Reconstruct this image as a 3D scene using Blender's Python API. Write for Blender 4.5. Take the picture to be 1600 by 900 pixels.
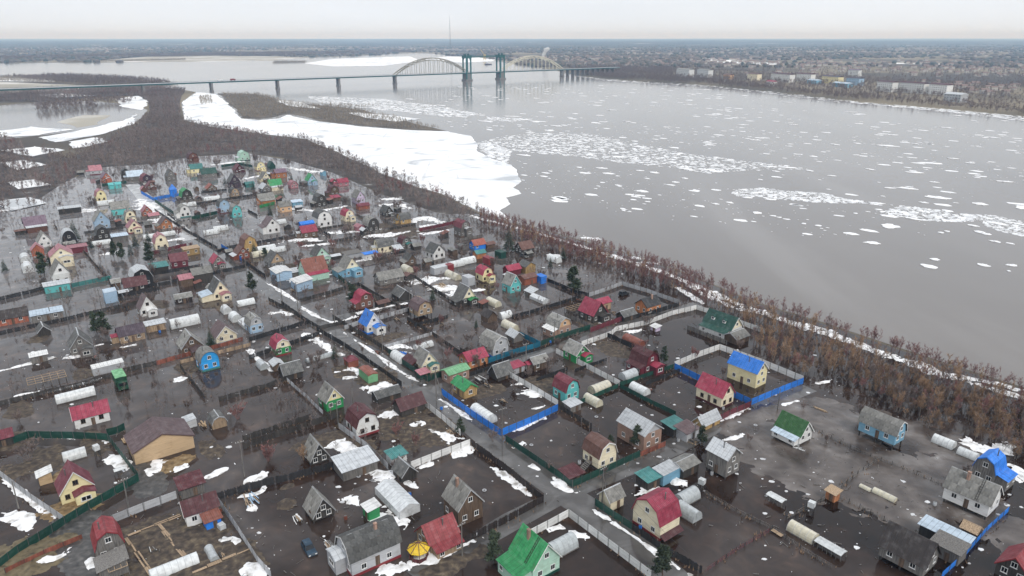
import bpy, math, random
from math import radians, sin, cos, pi, tan, atan2, sqrt
from mathutils import Vector, Matrix, noise
from mathutils.geometry import tessellate_polygon
for o in list(bpy.data.objects): bpy.data.objects.remove(o, do_unlink=True)
scene = bpy.context.scene
C = scene.collection
R = random.Random(7)

# ---------------------------------------------------------------- camera
CAM_H = 90.0
cam_d = bpy.data.cameras.new('camera'); cam = bpy.data.objects.new('camera', cam_d); C.objects.link(cam)
cam_d.sensor_width = 36.0; cam_d.lens = 36.0*1130/1600
cam_d.clip_start = 1.0; cam_d.clip_end = 200000.0
cam.location = (0, 0, CAM_H); cam.rotation_euler = (pi/2 - math.atan(393/1130), 0, 0)
scene.camera = cam
# ---------------------------------------------------------------- overcast sky
SUN_EL, SUN_AZ = radians(46), radians(150)          # azimuth from +Y towards +X
world = bpy.data.worlds.new('World'); scene.world = world; world.use_nodes = True
wn = world.node_tree; wn.nodes.clear()
wo = wn.nodes.new('ShaderNodeOutputWorld'); bg = wn.nodes.new('ShaderNodeBackground')
sk = wn.nodes.new('ShaderNodeTexSky'); sk.sky_type = 'NISHITA'; sk.sun_disc = False
sk.sun_elevation = SUN_EL; sk.sun_rotation = SUN_AZ; sk.air_density = 1.0; sk.dust_density = 3.0
tc = wn.nodes.new('ShaderNodeTexCoord'); mp = wn.nodes.new('ShaderNodeMapping'); mp.inputs['Scale'].default_value = (2.2, 2.2, 9.0)
nz = wn.nodes.new('ShaderNodeTexNoise'); nz.inputs['Scale'].default_value = 1.6; nz.inputs['Detail'].default_value = 5
cr = wn.nodes.new('ShaderNodeValToRGB')
cr.color_ramp.elements[0].position = .3; cr.color_ramp.elements[0].color = (7.45, 7.9, 8.55, 1)
cr.color_ramp.elements[1].position = .75; cr.color_ramp.elements[1].color = (8.2, 8.6, 9.15, 1)
mx = wn.nodes.new('ShaderNodeMix'); mx.data_type = 'RGBA'; mx.inputs[0].default_value = .93   # cloud cover
wn.links.new(tc.outputs['Generated'], mp.inputs[0]); wn.links.new(mp.outputs[0], nz.inputs['Vector'])
wn.links.new(nz.outputs[0], cr.inputs[0]); wn.links.new(sk.outputs[0], mx.inputs[6]); wn.links.new(cr.outputs[0], mx.inputs[7])
wn.links.new(mx.outputs[2], bg.inputs[0]); bg.inputs[1].default_value = .1
wn.links.new(bg.outputs[0], wo.inputs[0])
sun_d = bpy.data.lights.new('sun', 'SUN'); sun = bpy.data.objects.new('sun', sun_d); C.objects.link(sun)
sun_d.energy = 1.5; sun_d.angle = radians(14); sun_d.color = (1, .97, .92)
sun.rotation_euler = (pi/2 - SUN_EL, 0, -SUN_AZ + pi)
scene.view_settings.view_transform = 'Standard'; scene.view_settings.look = 'None'
scene.view_settings.exposure = 0.24; scene.view_settings.gamma = 1.0
scene.view_settings.use_curve_mapping = False
scene.render.engine = 'CYCLES'
scene.cycles.max_bounces = 6; scene.cycles.volume_bounces = 2
WZ = 0.03                                            # flood water level
AA, AB = radians(-53), radians(37)                   # the two directions of the plot grid

# ---------------------------------------------------------------- materials
COL = dict(mar=(.15,.02,.034), ras=(.33,.022,.06), red=(.24,.022,.028), dmr=(.075,.014,.017), pnk=(.42,.14,.17), plm=(.11,.07,.072),
 dpl=(.055,.035,.05), pur=(.17,.1,.15), brn=(.13,.06,.045), drk=(.03,.021,.019), blk=(.02,.02,.022), sla=(.235,.23,.215), dsl=(.115,.115,.112),
 stl=(.5,.52,.54), ice=(.48,.57,.66), wht=(.72,.72,.71), gry=(.16,.15,.14), lgr=(.42,.43,.45), tea=(.02,.2,.19), tur=(.05,.5,.5),
 mnt=(.36,.6,.47), sky=(.15,.4,.58), lbl=(.33,.46,.6), blu=(.012,.19,.7), ptr=(.008,.14,.23), grn=(.01,.25,.07), lgn=(.13,.4,.17),
 dgr=(.007,.055,.04), dgn=(.025,.11,.025), yel=(.8,.71,.42), crm=(.78,.7,.52), tan=(.36,.26,.17), och=(.42,.25,.06), osb=(.56,.37,.18),
 org=(.46,.15,.03), ora=(.38,.09,.035), ror=(.36,.07,.03), rst=(.22,.07,.045), brk=(.34,.22,.17), brw=(.12,.08,.055), dkw=(.045,.04,.036),
 pch=(.6,.38,.22), lil=(.52,.44,.57))
for k_ in ('tur','tea','mnt','blu','grn','lgn','ras','org','ora','ror','pnk','sky','och','osb','pur','red','mar'):
    c_ = COL[k_]; l_ = .3*c_[0]+.6*c_[1]+.1*c_[2]; s_ = {'ras':.1,'blu':.06,'red':.1,'mar':.1,'grn':.1}.get(k_,.22); COL[k_] = tuple(v*(1-s_)+l_*s_ for v in c_)
MAT = {}
def nodes(name):
    m = bpy.data.materials.new(name); m.use_nodes = True
    t = m.node_tree; b = t.nodes['Principled BSDF']
    return m, t, b
def N(t, typ, **kw):
    n = t.nodes.new('ShaderNode'+typ)
    for k, v in kw.items():
        if k in n.inputs.keys() if isinstance(k, str) else False: n.inputs[k].default_value = v
        else: setattr(n, k, v)
    return n
def noise_ramp(t, vec, scale, detail, stops, dist=0.0):
    n = N(t, 'TexNoise'); n.inputs['Scale'].default_value = scale; n.inputs['Detail'].default_value = detail
    n.inputs['Distortion'].default_value = dist
    if vec: t.links.new(vec, n.inputs['Vector'])
    r = N(t, 'ValToRGB'); e = r.color_ramp.elements
    while len(e) < len(stops): e.new(.5)
    for i, (p, c) in enumerate(stops):
        e[i].position = p; e[i].color = (c[0], c[1], c[2], 1)
    t.links.new(n.outputs[0], r.inputs[0]); return n, r
def sc(c, k): return tuple(max(0, min(1, x*k)) for x in c)
def mixc(a, b, f): return tuple(a[i]*(1-f)+b[i]*f for i in range(3))
def M(kind, code=None):
    """procedural material of one kind in one of the named colours"""
    key = kind + ('_'+code if code else '')
    if key in MAT: return MAT[key]
    c = COL.get(code, (.2,.2,.2))
    m, t, b = nodes(key); MAT[key] = m
    tcn = N(t, 'TexCoord'); ob = tcn.outputs['Object']
    oi = N(t, 'ObjectInfo')
    def vary(sock, amt=.16):                        # every object a little lighter or darker
        h = N(t, 'HueSaturation'); mr = N(t, 'MapRange'); mr.inputs[3].default_value = 1-amt; mr.inputs[4].default_value = 1+amt
        t.links.new(oi.outputs['Random'], mr.inputs[0]); t.links.new(mr.outputs[0], h.inputs['Value'])
        t.links.new(sock, h.inputs['Color']); t.links.new(h.outputs[0], b.inputs['Base Color'])
    def bump(sock, s=.3, d=.02):
        bp = N(t, 'Bump'); bp.inputs['Strength'].default_value = s; bp.inputs['Distance'].default_value = d
        t.links.new(sock, bp.inputs['Height']); t.links.new(bp.outputs[0], b.inputs['Normal'])
    if kind == 'metal':                             # painted sheet roof or fence
        b.inputs['Roughness'].default_value = .55
        n, r = noise_ramp(t, ob, .9, 6, [(.25, sc(c,.62)), (.5, c), (.78, mixc(c,(.5,.5,.5),.14))])
        n3, r3 = noise_ramp(t, ob, .55, 9, [(.58,(0,0,0)),(.74,(1,1,1))], .5)
        mr = N(t, 'MapRange'); mr.inputs[3].default_value = -.35; mr.inputs[4].default_value = .55; t.links.new(oi.outputs['Random'], mr.inputs[0])
        mu = N(t, 'Math'); mu.operation = 'MULTIPLY'; mu.use_clamp = True; t.links.new(r3.outputs[0], mu.inputs[0]); t.links.new(mr.outputs[0], mu.inputs[1])
        mm = N(t, 'Mix'); mm.data_type = 'RGBA'; t.links.new(mu.outputs[0], mm.inputs[0]); t.links.new(r.outputs[0], mm.inputs[6]); mm.inputs[7].default_value = (*mixc(c,(.13,.08,.06),.75), 1)
        sx = N(t, 'SeparateXYZ'); t.links.new(ob, sx.inputs[0]); seam = None
        for ax, fr, wd, dk in ((0, 1.02, .09, .62), (2, 2.6, .22, .86)):   # sheet joints and tile courses
            a_ = N(t, 'Math'); a_.operation = 'MULTIPLY'; a_.inputs[1].default_value = fr; t.links.new(sx.outputs[ax], a_.inputs[0])
            f_ = N(t, 'Math'); f_.operation = 'FRACT'; t.links.new(a_.outputs[0], f_.inputs[0])
            l_ = N(t, 'Math'); l_.operation = 'LESS_THAN'; l_.inputs[1].default_value = wd; t.links.new(f_.outputs[0], l_.inputs[0])
            m_ = N(t, 'Mix'); m_.data_type = 'RGBA'; m_.blend_type = 'MULTIPLY'; t.links.new(l_.outputs[0], m_.inputs[0]); t.links.new(seam or mm.outputs[2], m_.inputs[6]); m_.inputs[7].default_value = (dk,dk,dk,1); seam = m_.outputs[2]
        vary(seam, .16)
        mp = N(t, 'Mapping'); mp.inputs['Scale'].default_value = (6, .6, .6); t.links.new(ob, mp.inputs[0])
        n2 = N(t, 'TexNoise'); n2.inputs['Scale'].default_value = 3; t.links.new(mp.outputs[0], n2.inputs['Vector']); bump(n2.outputs[0], .25)
    elif kind == 'slate':                           # weathered asbestos-cement sheet
        b.inputs['Roughness'].default_value = .85
        n, r = noise_ramp(t, ob, 1.1, 8, [(.22, sc(c,.3)), (.42, sc(c,.75)), (.58, c), (.8, mixc(c,(.5,.48,.42),.35))], .4)
        vary(r.outputs[0], .22); bump(n.outputs[0], .4)
    elif kind == 'wood':
        b.inputs['Roughness'].default_value = .8
        mp = N(t, 'Mapping'); mp.inputs['Scale'].default_value = (5.5, 5.5, .45); t.links.new(ob, mp.inputs[0])
        n, r = noise_ramp(t, mp.outputs[0], 1.0, 4, [(.28, sc(c,.42)), (.5, c), (.75, sc(c,1.45))])
        vary(r.outputs[0], .2); bump(n.outputs[0], .6, .03)
    elif kind == 'paint':                           # painted boards or render
        b.inputs['Roughness'].default_value = .6
        mp = N(t, 'Mapping'); mp.inputs['Scale'].default_value = (.35, .35, 4.5); t.links.new(ob, mp.inputs[0])
        n, r = noise_ramp(t, mp.outputs[0], 1.2, 5, [(.22, sc(c,.7)), (.45, c), (.8, sc(c,1.1))])
        n2, r2 = noise_ramp(t, ob, .8, 6, [(.3, (.72,.68,.64)), (.5, (1,1,1))])
        mm = N(t, 'Mix'); mm.data_type = 'RGBA'; mm.blend_type = 'MULTIPLY'; mm.inputs[0].default_value = .55
        t.links.new(r.outputs[0], mm.inputs[6]); t.links.new(r2.outputs[0], mm.inputs[7])
        vary(mm.outputs[2], .1); bump(n.outputs[0], .3)
    elif kind == 'plain':
        b.inputs['Base Color'].default_value = (*c, 1); b.inputs['Roughness'].default_value = .6
    elif kind == 'glass':
        b.inputs['Base Color'].default_value = (.012,.014,.017,1); b.inputs['Roughness'].default_value = .08
    elif kind == 'poly':                            # cloudy greenhouse sheeting
        b.inputs['Roughness'].default_value = .32
        n, r = noise_ramp(t, ob, 1.3, 6, [(.25, sc(c,.66)), (.55, c), (.8, sc(c,1.12))])
        vary(r.outputs[0], .1); b.inputs['Transmission Weight'].default_value = .12
    elif kind == 'snow':
        b.inputs['Roughness'].default_value = .75
        n, r = noise_ramp(t, ob, .35, 8, [(.3, (.34,.32,.3)), (.42, (.68,.67,.66)), (.52, (.86,.86,.87)), (.75, (.92,.92,.93))], .3)
        n.inputs['Scale'].default_value = .55
        t.links.new(r.outputs[0], b.inputs['Base Color']); bump(n.outputs[0], .7, .2)
    elif kind == 'ice':
        b.inputs['Roughness'].default_value = .7
        n, r = noise_ramp(t, ob, .03, 13, [(.33, (.5,.52,.54)), (.41, (.74,.755,.77)), (.5, (.88,.885,.89)), (.75, (.93,.93,.93))], 1.2)
        vo = N(t, 'TexVoronoi'); vo.feature = 'DISTANCE_TO_EDGE'; vo.inputs['Scale'].default_value = .028; n4 = N(t, 'TexNoise'); n4.inputs['Scale'].default_value = .06; n4.inputs['Detail'].default_value = 6
        ad = N(t, 'Mix'); ad.data_type = 'RGBA'; ad.blend_type = 'LINEAR_LIGHT'; ad.inputs[0].default_value = 18.0; ad.clamp_factor = False; t.links.new(ob, ad.inputs[6]); t.links.new(n4.outputs[1], ad.inputs[7]); t.links.new(ad.outputs[2], vo.inputs['Vector'])
        cr2 = N(t, 'ValToRGB'); cr2.color_ramp.elements[0].position = .0; cr2.color_ramp.elements[0].color = (.62,.63,.65,1); cr2.color_ramp.elements[1].position = .018; cr2.color_ramp.elements[1].color = (1,1,1,1); t.links.new(vo.outputs['Distance'], cr2.inputs[0])
        ml = N(t, 'Mix'); ml.data_type = 'RGBA'; ml.blend_type = 'MULTIPLY'; ml.inputs[0].default_value = .7; t.links.new(r.outputs[0], ml.inputs[6]); t.links.new(cr2.outputs[0], ml.inputs[7])
        t.links.new(ml.outputs[2], b.inputs['Base Color']); bump(n.outputs[0], .5, .6)
    elif kind == 'floe':
        b.inputs['Roughness'].default_value = .7
        n, r = noise_ramp(t, ob, .25, 6, [(.3, (.68,.69,.7)), (.48, (.9,.9,.91))]); t.links.new(r.outputs[0], b.inputs['Base Color'])
    elif kind == 'brash':
        b.inputs['Roughness'].default_value = .7
        n, r = noise_ramp(t, ob, .15, 6, [(.3, (.42,.42,.43)), (.6, (.78,.79,.8))]); t.links.new(r.outputs[0], b.inputs['Base Color'])
    elif kind == 'twig':
        b.inputs['Roughness'].default_value = .9
        n, r = noise_ramp(t, ob, .5, 3, [(.3, sc(c,.7)), (.7, sc(c,1.25))]); vary(r.outputs[0], .22)
    elif kind == 'leaf':
        b.inputs['Roughness'].default_value = .75
        n, r = noise_ramp(t, ob, .9, 3, [(.3, sc(c,.55)), (.7, sc(c,1.4))]); vary(r.outputs[0], .2)
    return m
COL.update(twr=(.25,.125,.115), two=(.29,.19,.12), twd=(.2,.155,.14), tww=(.34,.3,.27), twf=(.21,.17,.155), bark=(.22,.2,.18), cya=(.03,.33,.75), fir=(.03,.048,.028), pine=(.045,.062,.036), yg=(.62,.58,.45), wg=(.68,.7,.7), sg=(.45,.48,.49), gg=(.6,.62,.63))

def soil_mat(name, stops, rough=.8, scale=.8, bmp=.7):
    m, t, b = nodes(name); g = N(t, 'NewGeometry')
    n, r = noise_ramp(t, g.outputs['Position'], scale, 10, stops, .3); t.links.new(r.outputs[0], b.inputs['Base Color'])
    b.inputs['Roughness'].default_value = rough
    bp = N(t, 'Bump'); bp.inputs['Strength'].default_value = bmp; bp.inputs['Distance'].default_value = .1
    t.links.new(n.outputs[0], bp.inputs['Height']); t.links.new(bp.outputs[0], b.inputs['Normal'])
    return m
def water_mat(name, stops, scale, rough, bumpscale, bumpd, stretch=(1,1,1), ior=1.33, rot=0.0, trend=None, mott=0.0):
    m, t, b = nodes(name); g = N(t, 'NewGeometry')
    mp = N(t, 'Mapping'); mp.inputs['Scale'].default_value = stretch; mp.inputs['Rotation'].default_value = (0,0,rot); t.links.new(g.outputs['Position'], mp.inputs[0])
    n, r = noise_ramp(t, mp.outputs[0], scale, 8, stops, .8); t.links.new(r.outputs[0], b.inputs['Base Color'])
    if trend:                                       # brighter sky reflection painted into the base colour, paler left and up the village
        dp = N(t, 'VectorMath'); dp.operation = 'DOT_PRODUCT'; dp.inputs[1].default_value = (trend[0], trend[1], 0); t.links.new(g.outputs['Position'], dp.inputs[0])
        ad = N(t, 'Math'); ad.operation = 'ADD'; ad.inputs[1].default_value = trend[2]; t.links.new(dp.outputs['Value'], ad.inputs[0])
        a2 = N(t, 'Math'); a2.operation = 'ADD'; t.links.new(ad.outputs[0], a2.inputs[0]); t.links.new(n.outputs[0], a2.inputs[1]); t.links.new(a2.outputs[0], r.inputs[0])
    if mott:                                        # muddy mottling where the beds lie just below the surface
        n5, r5 = noise_ramp(t, g.outputs['Position'], .22, 9, [(.32,(.55,.55,.55)),(.5,(1,1,1)),(.62,(1.5,1.38,1.25)),(.74,(2.9,2.5,2.15))], .7)
        m5 = N(t, 'Mix'); m5.data_type = 'RGBA'; m5.blend_type = 'MULTIPLY'; m5.inputs[0].default_value = mott; t.links.new(r.outputs[0], m5.inputs[6]); t.links.new(r5.outputs[0], m5.inputs[7]); t.links.new(m5.outputs[2], b.inputs['Base Color'])
    b.inputs['Roughness'].default_value = rough; b.inputs['IOR'].default_value = ior
    n2 = N(t, 'TexNoise'); n2.inputs['Scale'].default_value = bumpscale; n2.inputs['Detail'].default_value = 4; t.links.new(g.outputs['Position'], n2.inputs['Vector'])
    bp = N(t, 'Bump'); bp.inputs['Strength'].default_value = .5; bp.inputs['Distance'].default_value = bumpd
    t.links.new(n2.outputs[0], bp.inputs['Height']); t.links.new(bp.outputs[0], b.inputs['Normal'])
    return m
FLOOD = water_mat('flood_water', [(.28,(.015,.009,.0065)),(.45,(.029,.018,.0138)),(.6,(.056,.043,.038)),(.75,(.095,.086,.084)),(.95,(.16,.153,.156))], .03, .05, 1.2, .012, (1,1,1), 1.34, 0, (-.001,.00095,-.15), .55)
RIVER = water_mat('river_water', [(.3,(.15,.135,.124)),(.45,(.17,.155,.144)),(.6,(.186,.17,.158)),(.72,(.22,.204,.192))], .011, .12, .35, .04, (1,.22,1), 1.27, radians(-36))
STREET = water_mat('street_water', [(.3,(.055,.05,.047)),(.5,(.09,.084,.08)),(.72,(.17,.163,.158))], .15, .08, 1.0, .015, (1,1,1), 1.45)
ICYST = soil_mat('icy_slush', [(.3,(.22,.215,.21)),(.5,(.42,.42,.42)),(.7,(.7,.7,.71))], .35, .25)
SLUSH = water_mat('slush_water', [(.32,(.05,.046,.046)),(.5,(.13,.125,.127)),(.7,(.3,.295,.3))], .05, .1, 1.0, .02)
SOILB = soil_mat('brown_soil', [(.25,(.02,.015,.012)),(.45,(.055,.04,.03)),(.6,(.1,.075,.05)),(.8,(.2,.16,.11))], .8, .9)
SOILO = soil_mat('ochre_soil', [(.25,(.05,.035,.02)),(.5,(.2,.13,.06)),(.8,(.38,.29,.17))], .8, .9)
SOILT = soil_mat('dry_grass_soil', [(.25,(.05,.04,.025)),(.5,(.14,.11,.065)),(.8,(.22,.18,.11))], .9, .9)
SOILG = soil_mat('wet_gravel', [(.3,(.03,.028,.027)),(.55,(.075,.07,.066)),(.8,(.16,.15,.14))], .45, .9)
SOILM = soil_mat('icy_mud', [(.28,(.03,.021,.017)),(.42,(.06,.046,.039)),(.55,(.105,.086,.075)),(.68,(.17,.15,.138)),(.8,(.42,.41,.4))], .24, .16, .15)
FARLAND = soil_mat('far_land', [(.3,(.05,.04,.035)),(.45,(.09,.075,.055)),(.56,(.2,.165,.11)),(.66,(.24,.2,.14)),(.72,(.1,.085,.06)),(.8,(.7,.7,.72))], .9, .0022)
FORESTF = soil_mat('forest_floor', [(.3,(.028,.022,.02)),(.5,(.06,.048,.042)),(.66,(.1,.085,.075)),(.78,(.45,.45,.46))], .8, .09)
ISLE = soil_mat('willow_ground', [(.3,(.06,.05,.04)),(.5,(.11,.09,.07)),(.72,(.18,.15,.115)),(.82,(.8,.8,.8))], .9, .03)
SANDY = soil_mat('pale_flats', [(.3,(.3,.27,.22)),(.5,(.4,.37,.31)),(.7,(.72,.71,.69))], .9, .006)
HILL = soil_mat('distant_forest', [(.35,(.03,.036,.032)),(.55,(.06,.06,.05)),(.66,(.12,.11,.09)),(.7,(.7,.7,.7))], .95, .0016)

# ---------------------------------------------------------------- mesh helpers
class MB:
    def __init__(s): s.v = []; s.f = []
    def face(s, *p):
        i = len(s.v); s.v.extend(p); s.f.append(tuple(range(i, i+len(p))))
    def box(s, x0, x1, y0, y1, z0, z1):
        i = len(s.v)
        s.v += [(x0,y0,z0),(x1,y0,z0),(x1,y1,z0),(x0,y1,z0),(x0,y0,z1),(x1,y0,z1),(x1,y1,z1),(x0,y1,z1)]
        s.f += [(i+3,i+2,i+1,i),(i+4,i+5,i+6,i+7),(i,i+1,i+5,i+4),(i+1,i+2,i+6,i+5),(i+2,i+3,i+7,i+6),(i+3,i,i+4,i+7)]
    def prism(s, prof, x0, x1):                     # profile of (y,z) points, anticlockwise seen from +x
        n = len(prof); i = len(s.v)
        s.v += [(x0,y,z) for y,z in prof] + [(x1,y,z) for y,z in prof]
        s.f.append(tuple(reversed(range(i,i+n)))); s.f.append(tuple(range(i+n,i+2*n)))
        for k in range(n):
            j = (k+1)%n; s.f.append((i+k, i+j, i+n+j, i+n+k))
    def tube(s, a, b, r0, r1, n=6, cap=True):
        a = Vector(a); b = Vector(b); d = (b-a)
        if d.length < 1e-6: return
        d.normalize(); u = d.orthogonal().normalized(); w = d.cross(u); i = len(s.v)
        for p, r in ((a,r0),(b,r1)):
            for k in range(n):
                q = p + (u*cos(2*pi*k/n)+w*sin(2*pi*k/n))*r; s.v.append(tuple(q))
        for k in range(n): j=(k+1)%n; s.f.append((i+k,i+j,i+n+j,i+n+k))
        if cap: s.f.append(tuple(range(i+n,i+2*n))); s.f.append(tuple(reversed(range(i,i+n))))
    def bar(s, a, b, t):                            # square beam
        s.tube(a, b, t*.7, t*.7, 4)
    def mesh(s, name):
        m = bpy.data.meshes.new(name); m.from_pydata(s.v, [], s.f); m.update(); return m
    def build(s, name, mat, parent=None, loc=None, rot=None, smooth=False):
        return link(name, s.mesh(name), mat, parent, loc, rot, smooth)
def link(name, mesh, mat, parent=None, loc=None, rot=None, smooth=False, scale=None):
    if mat and not mesh.materials: mesh.materials.append(mat)
    if smooth: mesh.polygons.foreach_set('use_smooth', [True]*len(mesh.polygons))
    o = bpy.data.objects.new(name, mesh); C.objects.link(o)
    if parent: o.parent = parent
    if loc: o.location = loc
    if rot: o.rotation_euler = rot
    if scale: o.scale = scale
    return o
def tag(o, label, cat, group=None):
    o['label'] = label; o['category'] = cat
    if group: o['group'] = group
    return o
def thing(name, label, cat, loc, rz=0, group=None):
    o = bpy.data.objects.new(name, None); C.objects.link(o); o.empty_display_size = .5
    o.location = loc; o.rotation_euler = (0,0,rz); return tag(o, label, cat, group)
def struct(o): o['kind'] = 'structure'; return o
def stuff(o, label=None, cat=None):
    o['kind'] = 'stuff'
    if label: tag(o, label, cat)
    return o
_n3 = noise.noise
def fbm(x, y, z=0): return .55*_n3((x,y,z)) + .28*_n3((x*2.1,y*2.1,z+5)) + .17*_n3((x*4.3,y*4.3,z+9))
def in_poly(x, y, P):
    c = False; j = len(P)-1
    for i in range(len(P)):
        xi, yi = P[i]; xj, yj = P[j]
        if (yi > y) != (yj > y) and x < (xj-xi)*(y-yi)/(yj-yi)+xi: c = not c
        j = i
    return c
def rough_poly(P, step, amp, seed=0.0, skip=None):
    """subdivide a closed outline and give it a natural uneven edge"""
    out = []
    for i in range(len(P)):
        a, b = P[i], P[(i+1)%len(P)]; d = math.hypot(b[0]-a[0], b[1]-a[1]); n = max(1, min(160, int(d/step)))
        for k in range(n):
            t = k/n; x = a[0]+(b[0]-a[0])*t; y = a[1]+(b[1]-a[1])*t
            w = amp*fbm(x/step*.13+seed, y/step*.13, seed)*2 + amp*.5*fbm(x/step*.5, y/step*.5, seed)
            nx, ny = -(b[1]-a[1])/d, (b[0]-a[0])/d
            out.append((x+nx*w, y+ny*w))
    return out
def sheet(name, P, z, mat, thick=0.0):
    tris = tessellate_polygon([[Vector((x,y,0)) for x,y in P]])
    v = [(x,y,z) for x,y in P]; f = []
    for t in tris:
        a,b,c = [Vector(v[i]) for i in t]
        f.append(tuple(t) if (b-a).cross(c-a).z > 0 else tuple(reversed(t)))
    if thick:
        n = len(P); v += [(x,y,z-thick) for x,y in P]
        area = sum(P[i][0]*P[(i+1)%n][1]-P[(i+1)%n][0]*P[i][1] for i in range(n))
        for i in range(n):
            j=(i+1)%n; q=(i,i+n,j+n,j) if area>0 else (j,j+n,i+n,i); f.append(q)
    m = bpy.data.meshes.new(name); m.from_pydata(v, [], f); m.update()
    return link(name, m, mat)

# ---------------------------------------------------------------- where things stand (metres, camera above the origin)
P_RIVER = [(183.7,115.2),(161,143.8),(138.9,176.4),(132,185),(117.9,203.8),(102.8,224.9),(87.3,243.4),(67.9,281),(45.8,311),(15.8,346.2),(0,359.1),(-19.1,384.8),(-42.6,432.1),(-66,462.2),(-94.8,509),(-133.2,581.6),(-189.4,676.8),(-252.4,723.7),(-317.6,777.2),(-372.4,838.9),(-478.3,1075.5),(-541.1,1279.1),(-604.3,1359),(-676.4,1376.1),(-671.9,1430.3),(-853.3,1670.2),(-1075.8,1807.4),(-1172.8,1722.6),(-1566.4,1530.4),(-2485.8,2447),(-1815,2683),(-1719.8,2749.2),(-1435.2,2783.5),(-1388.5,3225.9),(-1280,3371.7),(-1037,3321.7),(-786.5,3587.8),(-680.6,4040.2),(-586.4,4353.4),(-423.5,4191),(-292,3646.2),(-108.9,3225.9),(0,2683),(112.1,2204),(145.4,1900.9),(199.1,1670.2),(268.4,1574.4),(371.3,1449.2),(438.1,1279.1),(481.3,1120.2),(529.4,1024.3),(570.1,943.1),(600.2,866.3),(663.4,690.2),(705.8,437.8)]
P_ICE = [(-19.1,384.8),(0,364.5),(-5.9,386.3),(0,403.8),(-4.2,421.1),(4.6,432.1),(0,451.8),(6.3,470.9),(3.6,503.9),(0,535.9),(-13.9,562.5),(-29.3,605.6),(-30.1,647.3),(-39.7,699.5),(-64,733.8),(-69.3,736.4),(-103.7,744.2),(-162.2,777.2),(-214.1,822.6),(-249.8,866.3),(-271.1,895.5),(-273.3,852.4),(-287.3,838.9),(-312.5,852.4),(-359.6,960),(-428.8,1108.7),(-489.1,1235.4),(-538.9,1279.1),(-477.4,1075.5),(-372.4,838.9),(-317.6,777.2),(-252.4,723.7),(-189.4,676.8),(-133.2,581.6),(-94.8,509),(-66,462.2),(-42.6,432.1)]
P_FLOOD = [(-176.2,130.9),(-305.6,301.1),(-314.1,386.3),(-276.5,415.8),(-292.5,468.7),(-302.1,524.8),(-268.1,541.6),(-253.4,575.1),(-213.5,591.7),(-172.8,559.4),(-125.3,503.9),(-76.8,428.4),(-37.7,378.8),(-18.9,380.3),(0,357.8),(15.7,344.9),(45.6,310),(67.7,280.2),(87,242.7),(102.3,223.7),(117.2,202.3),(131.2,183.8),(138.1,175.2),(160,142.7),(151.6,89.6),(99.1,47.7),(0,47.7),(-99.1,47.7)]
P_WOOD = [(-684.9,1393.7),(-578.5,1325.9),(-480.1,1075.5),(-370.4,825.9),(-313.2,765.9),(-249.1,713.8),(-187.1,668.1),(-131.8,575.1),(-89.1,501.4),(-42.1,426.5),(-17.9,380.3),(-19.5,357.8),(-37.6,377.3),(-58,402.2),(-77.2,430.2),(-99.4,464.4),(-125.3,503.9),(-148,522.1),(-181.5,571.9),(-214.7,595.1),(-254.8,578.3),(-266.8,538.7),(-278.1,514.2),(-303.6,527.5),(-297.2,491.6),(-274.2,434),(-263.1,394.1),(-272.3,386.3),(-263.8,363.2),(-277.8,301.1),(-431.3,437.8),(-481.8,609.2),(-482.5,690.2),(-393.9,605.6),(-348.6,568.7),(-356,609.2),(-378.7,690.2),(-402.6,794.8),(-454.6,934.8),(-525.5,1075.5),(-609.6,1194.5),(-652,1168.7),(-684.6,1075.5),(-795.6,1075.5),(-900.5,1221.5),(-803.6,1342.2)]
P_BELT = [(-17.8,378.8),(15.7,343.7),(45.4,308),(67.3,278.5),(86.6,241.4),(101.9,222.6),(116.7,201.4),(130.5,182.6),(142.2,171.2),(110.3,122.1),(112.5,140.1),(112.6,146),(106.4,150.5),(99.8,155.3),(97.2,162.6),(92.7,174.1),(89.4,182.6),(83.4,184.6),(81.6,181.8),(74.8,195.3),(74.3,205.7),(80.3,214.9),(69.2,235.7),(61.5,251.6),(41.4,278.5),(22.1,299.1),(0,330.6),(-16.9,357.8)]
P_EAST = [(121.3,2041.4),(150.5,1968.7),(202.1,1696),(272.3,1597.3),(376.1,1468.7),(443.2,1294.3),(486.2,1132),(534.3,1034.1),(575,951.5),(605,873.5),(671.9,699.5),(3176.3,3423.3),(1411.7,4191),(190.6,3225.9)]
P_EASTWOOD = [(150.5,1968.7),(276.2,1620.9),(448.4,1309.9),(544.5,1054.4),(625.1,880.7),(964.6,1376.1),(828.6,1620.9),(668.7,1968.7),(405.5,2394.3),(190.6,2502.1)]
P_YARDS = [(-267.4,378.8),(-270.6,437.8),(-279.7,491.6),(-256.5,516.8),(-244.3,553.3),(-199.6,565.6),(-129.3,484.5),(-75.3,419.3),(-26,357.8),(0,330.6),(26.3,282.8),(38.8,258.8),(37.9,195.3),(17.2,174.8),(-17.5,178.6),(-24.1,148.8),(-46,140.6),(-60.2,148.8),(-98.1,164.2),(-126.4,157.8)]
BANKLINE = [(-17.8,378.8),(15.7,343.7),(45.4,308),(67.3,278.5),(86.6,241.4),(101.9,222.6),(116.7,201.4),(130.5,182.6),(142.2,171.2)]
P_SLUSH = [
]
P_POOL = [
[(-807.5,934.8),(-705.8,1024.3),(-684.6,1075.5),(-613.2,1097.4),(-516.1,1024.3),(-470.6,960),(-416.4,813.2),(-433.1,765.9),(-454.9,704.2),(-520.7,591.7)],
]
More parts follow.
